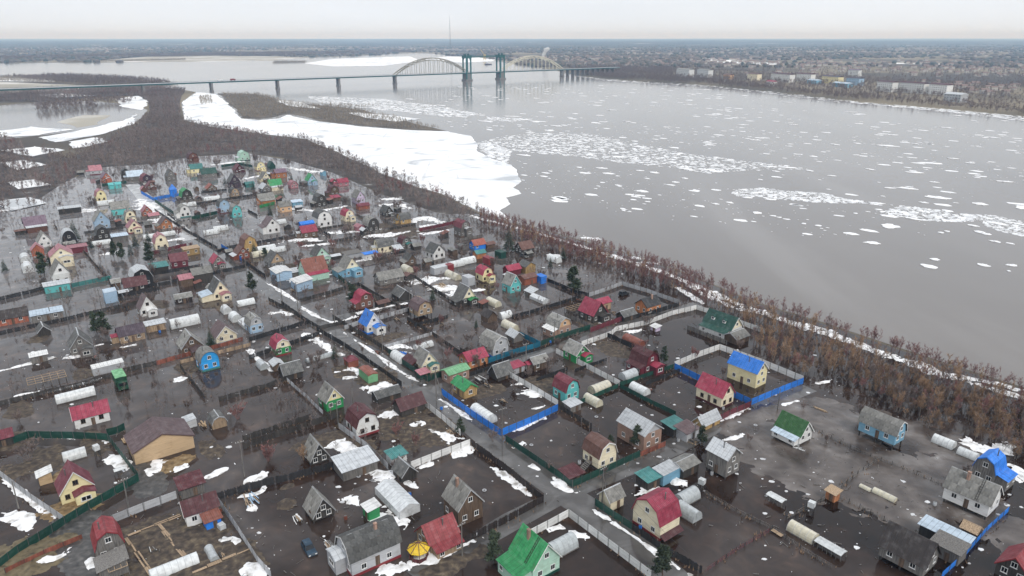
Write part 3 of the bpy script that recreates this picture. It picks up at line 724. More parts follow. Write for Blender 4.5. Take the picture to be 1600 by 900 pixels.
GREEN = [
(-98.9,142,0.6458,2.8,4.5,2,'w','white tunnel greenhouse behind the yellow house with maroon roof',2),
(-55.1,109.3,-0.925,1.6,4.2,1.1,'s','silvery tunnel greenhouse right of the grey wooden house with red roof',2),
(-60.3,105.6,0.6458,2.6,8,1.7,'w','white tunnel greenhouse right of the grey wooden house with red roof',2),
(-23.4,125.1,-0.925,4.6,10.5,2.8,'g','long glazed greenhouse behind the tan wooden house with red roof',2),
(9.2,111,0.6458,3.2,5.6,2.4,'s','silvery tunnel greenhouse behind the mint house with green roof',2),
(35.9,126.2,0.6458,3,5.2,2.2,'s','silvery tunnel greenhouse right of the cream house with brown roof',2),
(35,121.1,-0.925,2.8,4.8,2.2,'s','silvery tunnel greenhouse in front of the brick house with pale steel roof',2),
(55.5,115,-0.925,2.6,5.4,1.9,'y','yellowish tunnel greenhouse left of the grey wooden house with blackish brown roof',2),
(100.7,147.4,-0.925,2.6,4.6,1.9,'w','white tunnel greenhouse behind the grey wooden house with bright blue roof',2),
(103.4,142.5,-0.925,2.4,4,1.6,'w','white tunnel greenhouse right of the white house with moss green roof',2),
(77.1,127.3,-0.925,1.7,4.6,1,'y','yellowish tunnel greenhouse left of the grey wooden house with bright blue roof',2),
(74.4,129.9,-0.925,1.2,2.4,0.7,'y','yellowish tunnel greenhouse in front of the white house with moss green roof',2),
(-114.9,170.5,0.6458,3,9,2.2,'w','white tunnel greenhouse behind the white house with raspberry red roof',2),
(-108,221.5,0.6458,4,9,3,'w','white tunnel greenhouse left of the cream house with plum brown roof',1),
(-33.2,194.4,-0.925,3,6,2.2,'w','white tunnel greenhouse in front of the white house with bright blue roof',2),
(-27.1,203.3,0.6458,2.4,6,1.6,'w','white tunnel greenhouse in front of the tan wooden house with plum brown roof',1),
(-6.6,240.8,-0.925,3,6,2.2,'y','yellowish tunnel greenhouse in front of the yellow house with raspberry red roof',1),
(-2.4,228.4,0.6458,2.8,4.4,2.2,'w','white tunnel greenhouse behind the light grey house with grey slate roof',1),
(-0.6,218.7,-0.925,2.8,6.5,2.2,'y','yellowish tunnel greenhouse behind the light grey house with grey slate roof',1),
(9.9,244.7,-0.925,3.2,7.5,2,'g','long glazed greenhouse behind the brick house with grey slate roof',1),
(23.6,174.8,0.6458,3.2,6,2.2,'y','yellowish tunnel greenhouse right of the turquoise house with maroon roof',2),
(21,167.7,-0.925,2.6,5,2,'y','yellowish tunnel greenhouse behind the brick house with pale steel roof',2),
(32.5,182.6,0.6458,3,5,2.2,'s','silvery tunnel greenhouse left of the maroon house with dark maroon roof',2),
(34.2,174.1,-0.925,2.8,5.4,2,'w','white tunnel greenhouse in front of the maroon house with dark maroon roof',2),
(-7.2,160.3,-0.925,3.4,7.5,2.4,'w','white tunnel greenhouse in front of the ochre wooden house with green roof',2),
(-23.4,286.3,0.6458,3.5,7,2.4,'w','white tunnel greenhouse in front of the bright blue house with orange red roof',1),
(-18.8,290.7,0.6458,3.5,7,2.6,'w','white tunnel greenhouse behind the yellow house with raspberry red roof',1),
(-23.3,271.1,-0.925,3,8,2.4,'y','yellowish tunnel greenhouse left of the yellow house with raspberry red roof',1),
(-42.6,279.3,-0.925,3.4,5,2.6,'y','yellowish tunnel greenhouse in front of the brown wooden house with dark grey slate roof',1),
(-109.2,309,0.6458,3.6,8,2.6,'w','white tunnel greenhouse right of the ochre wooden house with brown roof',1),
(-109.5,301.1,0.6458,3.6,7,2.4,'y','yellowish tunnel greenhouse right of the ochre wooden house with brown roof',1),
(-104.6,307,0.6458,3.2,9,2.2,'w','white tunnel greenhouse right of the rust-brown house with brown roof',1),
(-144.9,337.6,0.6458,3,7,2.4,'w','white tunnel greenhouse in front of the light blue house with dark grey slate roof',1),
(-143.1,344.9,0.6458,3,7,2.4,'w','white tunnel greenhouse behind the ochre wooden house with brown roof',1),
(-197.4,281,-0.925,4,8,3,'w','white tunnel greenhouse in front of the brown wooden house with purple roof',1),
(-206.3,293.5,-0.925,4,7,3,'w','white tunnel greenhouse behind the red-orange house with blackish brown roof',1),
(-168,332.9,0.6458,3,14,2,'w','white tunnel greenhouse in front of the orange wooden house with plum brown roof',1),
(-188.2,319.5,0.6458,3,8,2,'w','white tunnel greenhouse in front of the red-orange house with pinkish red roof',1),
(-229.7,402.2,0.6458,3.6,9,2.6,'w','white tunnel greenhouse in front of the yellow house with pinkish red roof',1),
(-174.6,414,0.6458,3.6,9,2.4,'w','white tunnel greenhouse in front of the brown wooden house with orange red roof',1),
(-181.2,398.9,0.6458,3,7,2.2,'w','white tunnel greenhouse in front of the dark wooden house with green roof',1),
(17.9,293.5,-0.925,3.2,6.5,2.6,'w','white tunnel greenhouse right of the dark wooden house with brown roof',1),
(-94.6,240.8,0.6458,2.8,6,2,'w','white tunnel greenhouse behind the cream house with plum brown roof',1),
(-92.9,226,-0.925,3.4,4.5,2.6,'w','white tunnel greenhouse behind the green house with raspberry red roof',1),
(-98.6,233.2,-0.925,3,4,2.4,'w','white tunnel greenhouse in front of the grey wooden house with raspberry red roof',1),
(-87.7,221.5,-0.925,3.6,6,1.8,'g','long glazed greenhouse behind the cream house with plum brown roof',1),
(-71.9,189.2,-0.925,2.4,4,2,'s','silvery tunnel greenhouse in front of the green house with raspberry red roof',2),
(-56.5,195.3,0.6458,1.8,9,1.2,'s','silvery tunnel greenhouse right of the green house with raspberry red roof',2),
(-119,357.8,0.6458,3.5,8,2.2,'w','white tunnel greenhouse in front of the peach house with grey slate roof',1),
]
FENCES = [
('corr','dgr',2,[(-91.6,105.7),(-90.7,109.6),(-89.1,113.2),(-85,122.8),(-79.7,132.7),(-95,149.1),(-103.6,149.9),(-114.4,150.2),(-116.5,147.4)],'dark green corrugated fence enclosing the yellow house at lower left'),
('corr','lgr',1.9,[(-110.8,134.4),(-98.4,125.7),(-87.5,118.5)],'grey metal fence with snow beside it at the left edge'),
('plank','rst',1.2,[(-89.7,104.4),(-85.8,109.3),(-81.2,113.7)],'low rust-brown fence beside the muddy lane'),
('corr','lgr',1.9,[(-78.1,118.5),(-73.9,122.5),(-69,126.6)],'pale grey fence behind the garden with the red-roofed barn'),
('corr','lgr',1.8,[(-60.7,125.9),(-52.6,115.8),(-46,107.2),(-42.1,103)],'grey metal fence between the brown garden and the flooded yard with car'),
('wood','blk',1.8,[(-60.7,125.9),(-52.3,131.1),(-47.2,133.2),(-35.9,139.6)],'long black fence behind the flooded yard with the car'),
('wood','dkw',1.8,[(-62,145.4),(-56.2,150.5),(-49,155.6),(-43.2,160.3)],'dark board fence below the open flooded plot at left centre'),
('wood','dkw',1.6,[(-63.2,148.8),(-57.2,153.8),(-50,159.3)],'weathered board fence along the far side of that lane'),
('corr','lgr',1.8,[(-42.1,154.7),(-33.4,145.4),(-27.1,136.8)],'grey fence beside the white gambrel house with maroon roof'),
('corr','wht',1.9,[(-22.3,137.3),(-16,142.2),(-9.7,146.8)],'whitish fence behind the tall weathered house'),
('corr','wht',1.9,[(-22.8,166.3),(-17.5,159),(-12.2,151.1)],'whitish fence on the main street opposite the blue fence'),
('wood','drk',1.8,[(-9.4,146.8),(-1.4,136.6),(6.4,125.3),(-1.3,118.5),(-9.3,112.1)],'dark picket fence around the tall weathered house'),
('corr','dgr',1.8,[(-1.5,148.8),(5.7,139.6),(12.8,130.4),(21,136.3),(29,142.2)],'dark green fence around the beige gambrel house'),
('plank','rst',1.4,[(29,142.2),(35.7,146.8)],'rust-red fence piece below the house with brick walls'),
('corr','blu',2,[(-18.7,172.3),(-10.4,160.9),(-2.6,151.1),(4.7,157.1),(11.7,163.6)],'bright blue fence cornering beside the main street'),
('corr','wht',1.9,[(2.7,113.7),(6.8,116.9),(11.2,120.5)],'whitish fence behind the bright green roof'),
('corr','wht',1.9,[(11.2,120.5),(17.9,111.6),(24.4,103)],'whitish fence along the street beside the bright green roofed house'),
('corr','dgr',1.8,[(16.8,124.2),(20,120.1),(23.1,116.4)],'dark green fence beside the cream hut on the corner'),
('wood','blk',1.7,[(23.1,116.4),(28.3,110),(33.6,104.4)],'black fence in front of the raspberry red gambrel house'),
('mesh','gry',1,[(39.7,129),(44.9,122.1),(50.2,116.6),(53.5,111),(57.3,105.9)],'broken low wire fence dividing the drowned plots'),
('mesh','mar',1,[(49.6,116),(41.4,110.3),(34.4,104.9)],'red netting fence running down to the bottom edge'),
('mesh','gry',1,[(54.1,119.7),(59.4,123.2),(65.1,126.6)],'low wire fence by the white water tank on legs'),
('mesh','gry',1,[(67.9,129),(75.1,135.1),(82.5,140.9)],'low wire fence leading to the pale blue stilted house'),
('mesh','gry',1,[(67.4,126.8),(71.6,121.7),(74.8,117.3)],'low wire fence by the tiny orange shed'),
('mesh','gry',1,[(72.8,154.1),(79.6,143.8),(85.9,137.1),(91.5,130.4)],'low wire fence crossing the icy mud'),
('corr','blu',1.4,[(99.4,122.1),(91,115.8),(82.5,108.6),(75.4,103.3)],'dark blue fence beside the white stilted house'),
('corr','dgr',2,[(-96.4,151.1),(-94.4,152.3),(-93.6,154.1)],'short dark fence behind the low house with raspberry roof'),
('corr','blu',2,[(46.4,187.9),(54.3,176.4),(61.6,166.3),(70.7,172.6),(79.8,178.6)],'bright blue fence below the yellow house with blue roof'),
('corr','wht',2,[(46.5,188.8),(55,195.8),(63,201.4),(72.3,190.5),(80.1,179.4)],'whitish fence behind the yellow house with blue roof'),
('corr','mar',1.8,[(61.4,165.6),(54.6,160.9),(47.6,155.3)],'maroon fence by the ochre shed'),
('plank','dgr',1.3,[(29.3,177.1),(37.6,183),(46.4,188.8)],'green fence below the maroon mansard house'),
('plank','dgr',1.3,[(29.2,176.4),(35,168.4),(41.1,160.9)],'thin green fence behind the house with brick walls'),
('plank','dgr',1.3,[(28.8,176.4),(22.9,171.5),(17.4,167)],'green fence beside the turquoise gambrel house'),
('corr','wht',1.8,[(13.1,199),(21.9,187.5),(29.4,177.1)],'whitish fence dividing plots below the green cabin'),
('corr','wht',1.8,[(21.2,203.8),(31.6,212.3),(33.5,216),(44.4,221.5),(54.6,230.2),(64.3,235.7),(68.1,231.4),(80.9,213.9)],'long whitish fence beside the plot with the big dark green roof'),
('wood','blk',1.8,[(29.7,211.8),(37,201.8),(38.5,199)],'black board fence by the rust arched shed'),
('corr','wht',1.8,[(-1.8,184.2),(5.2,175.2),(11.9,165.9)],'whitish fence left of the turquoise gambrel house'),
('corr','ptr',1.8,[(-6.9,191.8),(0,197.6),(8.8,203.8),(2.4,211.8)],'petrol blue fence around the grey gambrel house'),
('corr','dgr',1.8,[(-37.1,198.5),(-29.3,187.9),(-23.3,179.8),(-18,184.6),(-6.9,192.2)],'dark green fence around the cream house on the street corner'),
('corr','dgr',1.8,[(8.9,204.2),(16.2,210.7),(25.4,217.6)],'dark green fence below the house with brick walls and peach gable'),
('corr','mar',1.8,[(25.1,214.9),(34,222.6),(40.1,227.8)],'maroon fence below the raspberry roofed dark house'),
('wood','blk',1.6,[(39.8,226),(48.3,231.4),(59.1,239.5)],'black fence under the orange house with black roof'),
('corr','lgr',1.6,[(28.1,248.8),(34.6,254.4),(42.1,261.8),(50,253.7),(59.3,241.4)],'pale grey fence behind the orange house with black roof'),
('wood','dkw',1.6,[(-60.5,227.2),(-49.2,213.9),(-36.5,198.5),(-25.3,184.6)],'dark fence following the main street on its right side'),
('wood','blk',1.6,[(-63.2,216.5),(-51,203.3),(-40.9,190.9),(-30,177.1)],'black fence following the main street on its left side'),
('wood','blk',1.6,[(-81.9,207.7),(-75.8,213.9),(-67.5,222.6),(-81.9,240.8)],'black picket fence around the pale blue gambrel house'),
('plank','rst',1.4,[(-102.9,190.5),(-97,196.2),(-91.4,201.4),(-84.1,208.2)],'rust-red fence in front of the brown wooden house'),
('plank','tan',1.2,[(-96.4,191.4),(-88.2,198.1),(-80.3,204.2)],'tan plank fence behind the blue arched house'),
('wood','dkw',1.6,[(-111.8,183.8),(-107.7,187.1),(-102.9,190.5)],'dark lattice fence behind the green lorry'),
('wood','blk',1.6,[(-77.4,194.4),(-71.7,200.4),(-64.1,209.7),(-61.2,212.8)],'black fence behind the raspberry and green gambrel house'),
('wood','dkw',1.5,[(-95.1,188.4),(-88.1,179.4),(-80.7,169.8)],'dark fence between two wide flooded plots'),
('wood','dkw',1.5,[(-76.3,168.4),(-71.5,172.3),(-66,176.4),(-61.4,181.8)],'dark fence above the wide flooded plot at left centre'),
('plank','lgr',1.2,[(-62.2,180.2),(-53.8,169.8),(-47.6,161.6)],'pale board fence beside the green hut'),
('wood','dkw',1.4,[(-132.1,166.3),(-125.5,171.5),(-118.2,176.7),(-111.2,182.6)],'dark fence with snow along the left lane'),
('wood','blk',1.5,[(-163.2,212.8),(-155.3,219.8),(-148.4,226),(-141.5,233.2)],'black fence behind the grey wooden gable house'),
('wood','dkw',1.5,[(-141.5,233.2),(-135.2,238.2),(-131,244.7)],'dark fence piece left of the steep white house'),
('wood','dkw',1.4,[(-189.4,307),(-156.7,266.4),(-133,233.8)],'dark fence along the small left lane'),
('corr','tea',1.8,[(-166.8,258.8),(-161.7,264),(-156.7,268.7)],'teal fence below the white gable house at left'),
('corr','lgr',1.6,[(-171.7,287.1),(-155.5,266.4),(-139.6,244.7)],'pale grey fence beside the teal fence at left'),
('corr','mar',1.8,[(-156.5,303),(-151.2,310),(-147.1,315.2)],'maroon fence in front of the cream gambrel with pink roof'),
('corr','blu',1.8,[(-131.1,314.2),(-122.8,304),(-114.6,293.5)],'blue fence on the street by the ochre gambrel house'),
('wood','blk',1.6,[(-194.8,386.3),(-159.3,342.5),(-131.6,311)],'black fence right of the icy far street'),
('wood','blk',1.6,[(-113.4,291.6),(-103.9,279.3),(-97.3,271.1)],'dark fence right of the street by the grey gable house'),
('corr','dgr',1.8,[(-69.4,271.9),(-64,263.3),(-58.3,254.4)],'green fence beside the mint house with rust roof'),
('wood','blk',1.5,[(-142.5,255.1),(-134.4,261),(-120.1,274.3),(-109.5,284.5)],'black fence behind the cream house with pink annex'),
('corr','blu',2,[(-224.3,432.1),(-207.6,412.3),(-204.1,419.3),(-195.2,426.5)],'bright blue fence on the far street corner'),
('corr','dgr',2,[(-205.3,408.9),(-189.9,389.4),(-178,374.4)],'dark green fence lining the far street'),
('corr','dgr',2,[(-166,365.9),(-157.7,378.8)],'dark green fence right of the white gambrel house'),
('corr','grn',2,[(-139.6,392.5),(-134.1,402.2)],'green fence under the orange wood house'),
('corr','mar',1.8,[(-45.3,342.5),(-35.2,351.3),(-27.7,359.1)],'maroon fence below the snowy plot near the river bank'),
('wood','blk',1.5,[(-179.8,398.9),(-164.4,415.8),(-147.2,432.1)],'black fence among the far crowded houses'),
('corr','dgr',2,[(-211,524.8),(-202.9,535.9),(-188.3,524.8)],'dark green fence below the mint mansard house'),
('corr','dgr',2,[(-259.5,453.8),(-249.4,464.4)],'dark green fence in front of the orange far house'),
('wood','dkw',1.4,[(-35.3,226),(-26.8,214.9),(-17.5,200.9),(-12.2,193.1)],'dark fence between the plots of the brown gambrel house'),
('plank','lgr',1.2,[(-39.1,202.3),(-32,207.7),(-24.2,213.9)],'pale plank fence behind the cream corner house'),
('wood','blk',1.4,[(0,227.2),(6.6,232),(15.8,239.5),(28.2,250.2)],'dark fence below the turquoise house with slate roof'),
('wood','blk',1.5,[(13.7,266.4),(21.5,255.1),(28.1,248.8)],'dark fence right of the blue container'),
('corr','lgr',1.6,[(-54.4,217.1),(-50.7,221.5),(-43.2,227.2),(-35.5,234.4)],'pale plank fence along the snowy cross street'),
('wood','dkw',1.4,[(-87.7,244.7),(-74.5,230.8),(-62.4,217.6),(-55.2,222.6)],'dark fence left of the snowy street corner'),
('wood','blk',1.4,[(-129.7,306),(-126.7,313.1),(-112.8,323.8),(-101.1,335.3)],'dark fence behind the ochre gambrel house'),
('wood','dkw',1.4,[(-75.8,243.4),(-66.5,253),(-58.8,261.8)],'dark fence behind the raspberry and brown gambrel house'),
('wood','dkw',1.4,[(-58.8,261.8),(-46.1,244.7),(-35.4,233.2)],'dark fence right of the raspberry and brown gambrel house'),
('wood','dkw',1.4,[(-40.9,274.3),(-25.9,250.2),(-18,238.2)],'dark fence below the white snowy yard'),
('wood','dkw',1.4,[(-93.2,317.3),(-77.7,326.1),(-62.5,342.5),(-48.5,355.1)],'dark fence above the snowy gardens in the middle'),
('mesh','gry',1.2,[(-29.8,223.2),(-21.7,228.4),(-13.3,233.2)],'wire fence beside the brown gambrel house on stilts'),
('wood','dkw',1.5,[(12.3,164.2),(15.9,159.3),(19.4,154.7)],'dark fence behind the beige gambrel house'),
('mesh','gry',1.2,[(-196.5,262.5),(-190.6,268.7),(-185.2,274.3)],'wire fence at the left edge beside white greenhouses'),
('wood','blk',1.5,[(-184.6,244.7),(-178.2,253),(-173.5,260.3)],'black fence left of the white gable house'),
('wood','blk',1.5,[(-143.9,247.4),(-132.3,256.1)],'short black board fence left of the maroon house with maroon roof'),
('wood','blk',1.2,[(-102.5,211.4),(-92.3,197.9)],'short black board fence left of the green house with raspberry red roof'),
('mesh','gry',1.2,[(-81,226.8),(-73.5,216.8)],'short thin wire fence right of the cream house with plum brown roof'),
('wood','gry',1.5,[(-50.6,248.4),(-43.4,238.8)],'short grey board fence behind the white house with bright blue roof'),
('wood','blk',1.3,[(-32.1,219.7),(-21.7,227.5)],'short black board fence right of the white house with bright blue roof'),
('mesh','gry',1.4,[(-26.5,243.9),(-18.9,234)],'short thin wire fence in front of the yellow house with raspberry red roof'),
('wood','blk',1.4,[(-13.7,181.8),(-1.6,191)],'short black board fence left of the light grey house with grey slate roof'),
('mesh','gry',1.2,[(-27.3,178.2),(-14.8,187.6)],'short thin wire fence left of the brick house with light green roof'),
('wood','dkw',1.3,[(-15.7,200.7),(-7.5,189.8)],'short dark board fence behind the orange wooden house with raspberry red roof'),
('wood','gry',1.5,[(18,229.1),(26.5,217.8)],'short grey board fence right of the brick house with grey slate roof'),
('plank','dkw',1.3,[(45.7,224.6),(56.3,232.6)],'short dark board fence right of the dark wooden house with raspberry red roof'),
('wood','blk',1.2,[(17.8,185.8),(27.8,193.4)],'short black board fence in front of the brick house with grey slate roof'),
('wood','blk',1.3,[(6.8,180),(15.9,186.9)],'short black board fence right of the light grey house with grey slate roof'),
('wood','blk',1.2,[(36.6,177.8),(47.7,186.2)],'short black board fence in front of the orange wooden house with black roof'),
('wood','gry',1.6,[(57,217.6),(66.4,205.2)],'short grey board fence right of the orange wooden house with black roof'),
('plank','gry',1.3,[(-24.4,325),(-14.4,332.5)],'short grey board fence behind the bright blue house with orange red roof'),
('wood','blk',1.1,[(-57.9,298.3),(-46.9,306.6)],'short black board fence left of the grey wooden house with dark maroon roof'),
('wood','dkw',1.6,[(-45.6,279),(-32.5,288.9)],'short dark board fence in front of the grey wooden house with dark maroon roof'),
('mesh','gry',1.5,[(4.9,297.2),(14.4,304.4)],'short thin wire fence right of the bright blue house with orange red roof'),
('wood','gry',1.5,[(-83.5,375.9),(-75.2,364.9)],'short grey board fence in front of the lilac house with grey slate roof'),
('wood','gry',1.6,[(-70.7,335),(-59.8,343.2)],'short grey board fence left of the ochre wooden house with dark grey slate roof'),
('wood','gry',1.4,[(-65.9,361.5),(-57.3,350)],'short grey board fence behind the grey wooden house with dark maroon roof'),
('wood','dkw',1.2,[(-97.7,343.2),(-84.3,353.3)],'short dark board fence right of the peach house with grey slate roof'),
('wood','blk',1.4,[(-93.9,343),(-86.2,332.9)],'short black board fence behind the mint house with dark grey slate roof'),
('mesh','gry',1.5,[(-127.1,309.5),(-119.2,299.1)],'short thin wire fence behind the rust-brown house with brown roof'),
('plank','gry',1.4,[(-115.4,307.6),(-108.1,297.9)],'short grey board fence in front of the ochre wooden house with brown roof'),
('wood','dkw',1.2,[(-92.3,294.2),(-83.8,282.8)],'short dark board fence behind the mint house with rusty roof'),
('wood','blk',1.5,[(-140.4,275.6),(-127.7,285.1)],'short black board fence left of the grey wooden house with raspberry red roof'),
('wood','gry',1.4,[(-120.5,294.2),(-113,284.2)],'short grey board fence left of the rust-brown house with brown roof'),
('wood','gry',1.6,[(-175,338.5),(-161.9,348.4)],'short grey board fence right of the red-orange house with pinkish red roof'),
('wood','blk',1.5,[(-183.8,377.2),(-173.7,363.8)],'short black board fence in front of the dark wooden house with green roof'),
('wood','dkw',1.4,[(-143.8,385.7),(-134.7,373.6)],'short dark board fence right of the light blue house with dark grey slate roof'),
('wood','gry',1.3,[(-109.4,388.3),(-97.9,396.9)],'short grey board fence in front of the light blue house with green roof'),
('plank','gry',1.5,[(-191.6,404.7),(-179.7,413.6)],'short grey board fence left of the brown wooden house with orange red roof'),
('mesh','gry',1.3,[(-107.9,415.8),(-96.8,424.2)],'short thin wire fence in front of the pinkish red house with raspberry red roof'),
('mesh','gry',1.2,[(-119,459.1),(-110.2,447.5)],'short thin wire fence right of the light blue house with green roof'),
('wood','dkw',1.1,[(-231,355.2),(-223,344.7)],'short dark board fence left of the yellow house with pinkish red roof'),
('wood','dkw',1.4,[(-239.5,402.4),(-228.7,410.6)],'short dark board fence in front of the red-orange house with purple roof'),
('wood','blk',1.2,[(-222,381.9),(-211.9,368.5)],'short black board fence right of the yellow house with pinkish red roof'),
('plank','dkw',1.3,[(-206.1,338),(-192.6,348.2)],'short dark board fence in front of the yellow house with pinkish red roof'),
('plank','dkw',1.3,[(-195.4,319.2),(-182.5,328.9)],'short dark board fence left of the red-orange house with pinkish red roof'),
('wood','gry',1.4,[(-204.6,311),(-194,318.9)],'short grey board fence right of the brown wooden house with purple roof'),
('wood','gry',1.2,[(-213.2,306),(-202.3,314.3)],'short grey board fence in front of the brown wooden house with purple roof'),
('mesh','gry',1.1,[(-185.7,332.4),(-174.8,340.6)],'short thin wire fence in front of the red-orange house with pinkish red roof'),
('wood','gry',1.3,[(-195.5,366.9),(-185,374.8)],'short grey board fence behind the orange wooden house with plum brown roof'),
('wood','blk',1.1,[(-197.9,351.3),(-185.3,360.8)],'short black board fence left of the red-orange house with pinkish red roof'),
('wood','blk',1.1,[(-174.3,462.7),(-167,453)],'short black board fence behind the tan wooden house with dark grey slate roof'),
('wood','blk',1.4,[(-188.2,432.7),(-176.2,441.7)],'short black board fence in front of the grey wooden house with dark green roof'),
('mesh','gry',1.2,[(-163.7,443),(-154.4,430.7)],'short thin wire fence left of the cream house with green roof'),
]
POLES = [
(-57.9,134.4,9,'wooden power pole right of the orange chipboard house with plum brown roof'),
(-76.6,122.1,8,'wooden power pole right of the yellow house with maroon roof'),
(-99.5,123.2,6.5,'wooden power pole left of the yellow house with maroon roof'),
(18.2,123.8,9.5,'wooden power pole in front of the cream house with brown roof'),
(-2.3,148.8,9,'wooden power pole in front of the ochre wooden house with green roof'),
(41.4,143.8,8,'wooden power pole right of the brick house with pale steel roof'),
(-19.7,168.4,10,'wooden power pole left of the ochre wooden house with green roof'),
(-39.2,200.9,9,'wooden power pole in front of the white house with bright blue roof'),
(-58.9,223.2,9,'wooden power pole left of the white house with bright blue roof'),
(-84.7,250.2,9,'wooden power pole left of the mint house with rusty roof'),
(-107.8,279.3,9,'wooden power pole in front of the rust-brown house with brown roof'),
(-147.3,328.3,9,'wooden power pole right of the orange wooden house with plum brown roof'),
(-75.8,239.5,9,'wooden power pole in front of the mint house with rusty roof'),
(-9.1,108.9,7.5,'wooden power pole in front of the tan wooden house with red roof'),
(-42.3,155.3,7,'wooden power pole in front of the green house with raspberry red roof'),
(-42.2,214.9,8,'wooden power pole right of the white house with bright blue roof'),
(13.1,206.7,7.5,'wooden power pole in front of the brick house with grey slate roof'),
(44.2,216,7,'wooden power pole in front of the orange wooden house with black roof'),
(67.8,164.2,6,'wooden power pole behind the white house with moss green roof'),
(-36.9,244.7,8,'wooden power pole behind the tan wooden house with plum brown roof'),
(-178.7,364.5,9,'wooden power pole behind the orange wooden house with plum brown roof'),
(-129.2,301.1,9,'wooden power pole behind the grey wooden house with raspberry red roof'),
(-140.8,232,9,'wooden power pole behind the tan wooden house with dark plum roof'),
(-149.5,226,8,'wooden power pole right of the red-orange house with blackish brown roof'),
(4,188.4,8,'wooden power pole right of the light grey house with grey slate roof'),
(-40.5,164.2,6,'wooden power pole left of the brick house with light green roof'),
]
CONIF = [
(-3,107.2,7.2,'p','dark green pine left of the mint house with green roof'),
(26.3,103.1,7.6,'p','dark green pine right of the mint house with green roof'),
(-12.4,152.3,4.2,'p','dark green pine in front of the ochre wooden house with green roof'),
(-1.4,309,12.8,'s','dark green spruce left of the dark wooden house with brown roof'),
(22.4,250.2,11.9,'p','dark green pine behind the dark wooden house with raspberry red roof'),
(22,297.2,6,'s','dark green spruce right of the dark wooden house with brown roof'),
(-28.7,246.1,5.1,'s','dark green spruce behind the tan wooden house with plum brown roof'),
(-203.7,326.1,11,'s','dark green spruce right of the brown wooden house with purple roof'),
(-189.1,313.1,6,'s','dark green spruce in front of the yellow house with pinkish red roof'),
(-170.3,315.2,7.6,'s','dark green spruce in front of the orange wooden house with plum brown roof'),
(-168.6,323.8,6,'s','dark green spruce in front of the red-orange house with pinkish red roof'),
(-92.3,203.8,6.8,'s','dark green spruce left of the cream house with plum brown roof'),
(-111.7,301.1,7.6,'s','dark green spruce in front of the ochre wooden house with brown roof'),
(-103.9,291.6,6.8,'p','dark green pine in front of the ochre wooden house with brown roof'),
(-129.6,212.8,8.5,'p','dark green pine left of the tan wooden house with dark plum roof'),
(-133.4,214.9,7.6,'p','dark green pine in front of the blackish wooden house with dark maroon roof'),
(-56.7,242.1,7.6,'p','dark green pine behind the white house with bright blue roof'),
(-52.3,195.3,5.1,'s','dark green spruce right of the green house with raspberry red roof'),
(44.2,147.4,5.1,'p','dark green pine right of the brick house with pale steel roof'),
(46.2,146,3.4,'s','dark green spruce right of the brick house with pale steel roof'),
(-194.4,291.6,7.6,'s','dark green spruce in front of the brown wooden house with purple roof'),
(-167.5,297.2,7.6,'p','dark green pine behind the blackish wooden house with dark maroon roof'),
(-171.8,299.1,7.6,'p','dark green pine left of the maroon house with maroon roof'),
(-151.4,289.8,9.3,'p','dark green pine in front of the orange wooden house with plum brown roof'),
(-165.3,301.1,6.8,'s','dark green spruce left of the maroon house with maroon roof'),
(-128.2,374.4,7.6,'s','dark green spruce left of the peach house with grey slate roof'),
(-161.1,445.7,6,'s','dark green spruce right of the dark plum house with dark grey slate roof'),
(-133.8,453.8,6.8,'s','dark green spruce right of the pinkish red house with pinkish red roof'),
(-144.4,470.9,6,'s','dark green spruce behind the pinkish red house with pinkish red roof'),
(-184.8,462.2,6,'s','dark green spruce left of the dark plum house with dark grey slate roof'),
(-186.5,274.3,10.2,'p','dark green pine in front of the brown wooden house with purple roof'),
(-205.6,279.3,6,'s','dark green spruce behind the red-orange house with blackish brown roof'),
(-97,255.1,7.6,'p','dark green pine in front of the grey wooden house with raspberry red roof'),
(28.9,146,6,'p','dark green pine in front of the brick house with pale steel roof'),
(22.4,142.7,5.5,'p','dark green pine right of the cream house with brown roof'),
(44.2,192.7,5.1,'p','dark green pine right of the maroon house with dark maroon roof'),
(-11.7,219.3,3.4,'s','dark green spruce behind the light grey house with grey slate roof'),
(47.1,146,3.4,'s','dark green spruce left of the white house with moss green roof'),
(15.8,284.5,5.1,'s','dark green spruce right of the yellow house with raspberry red roof'),
]
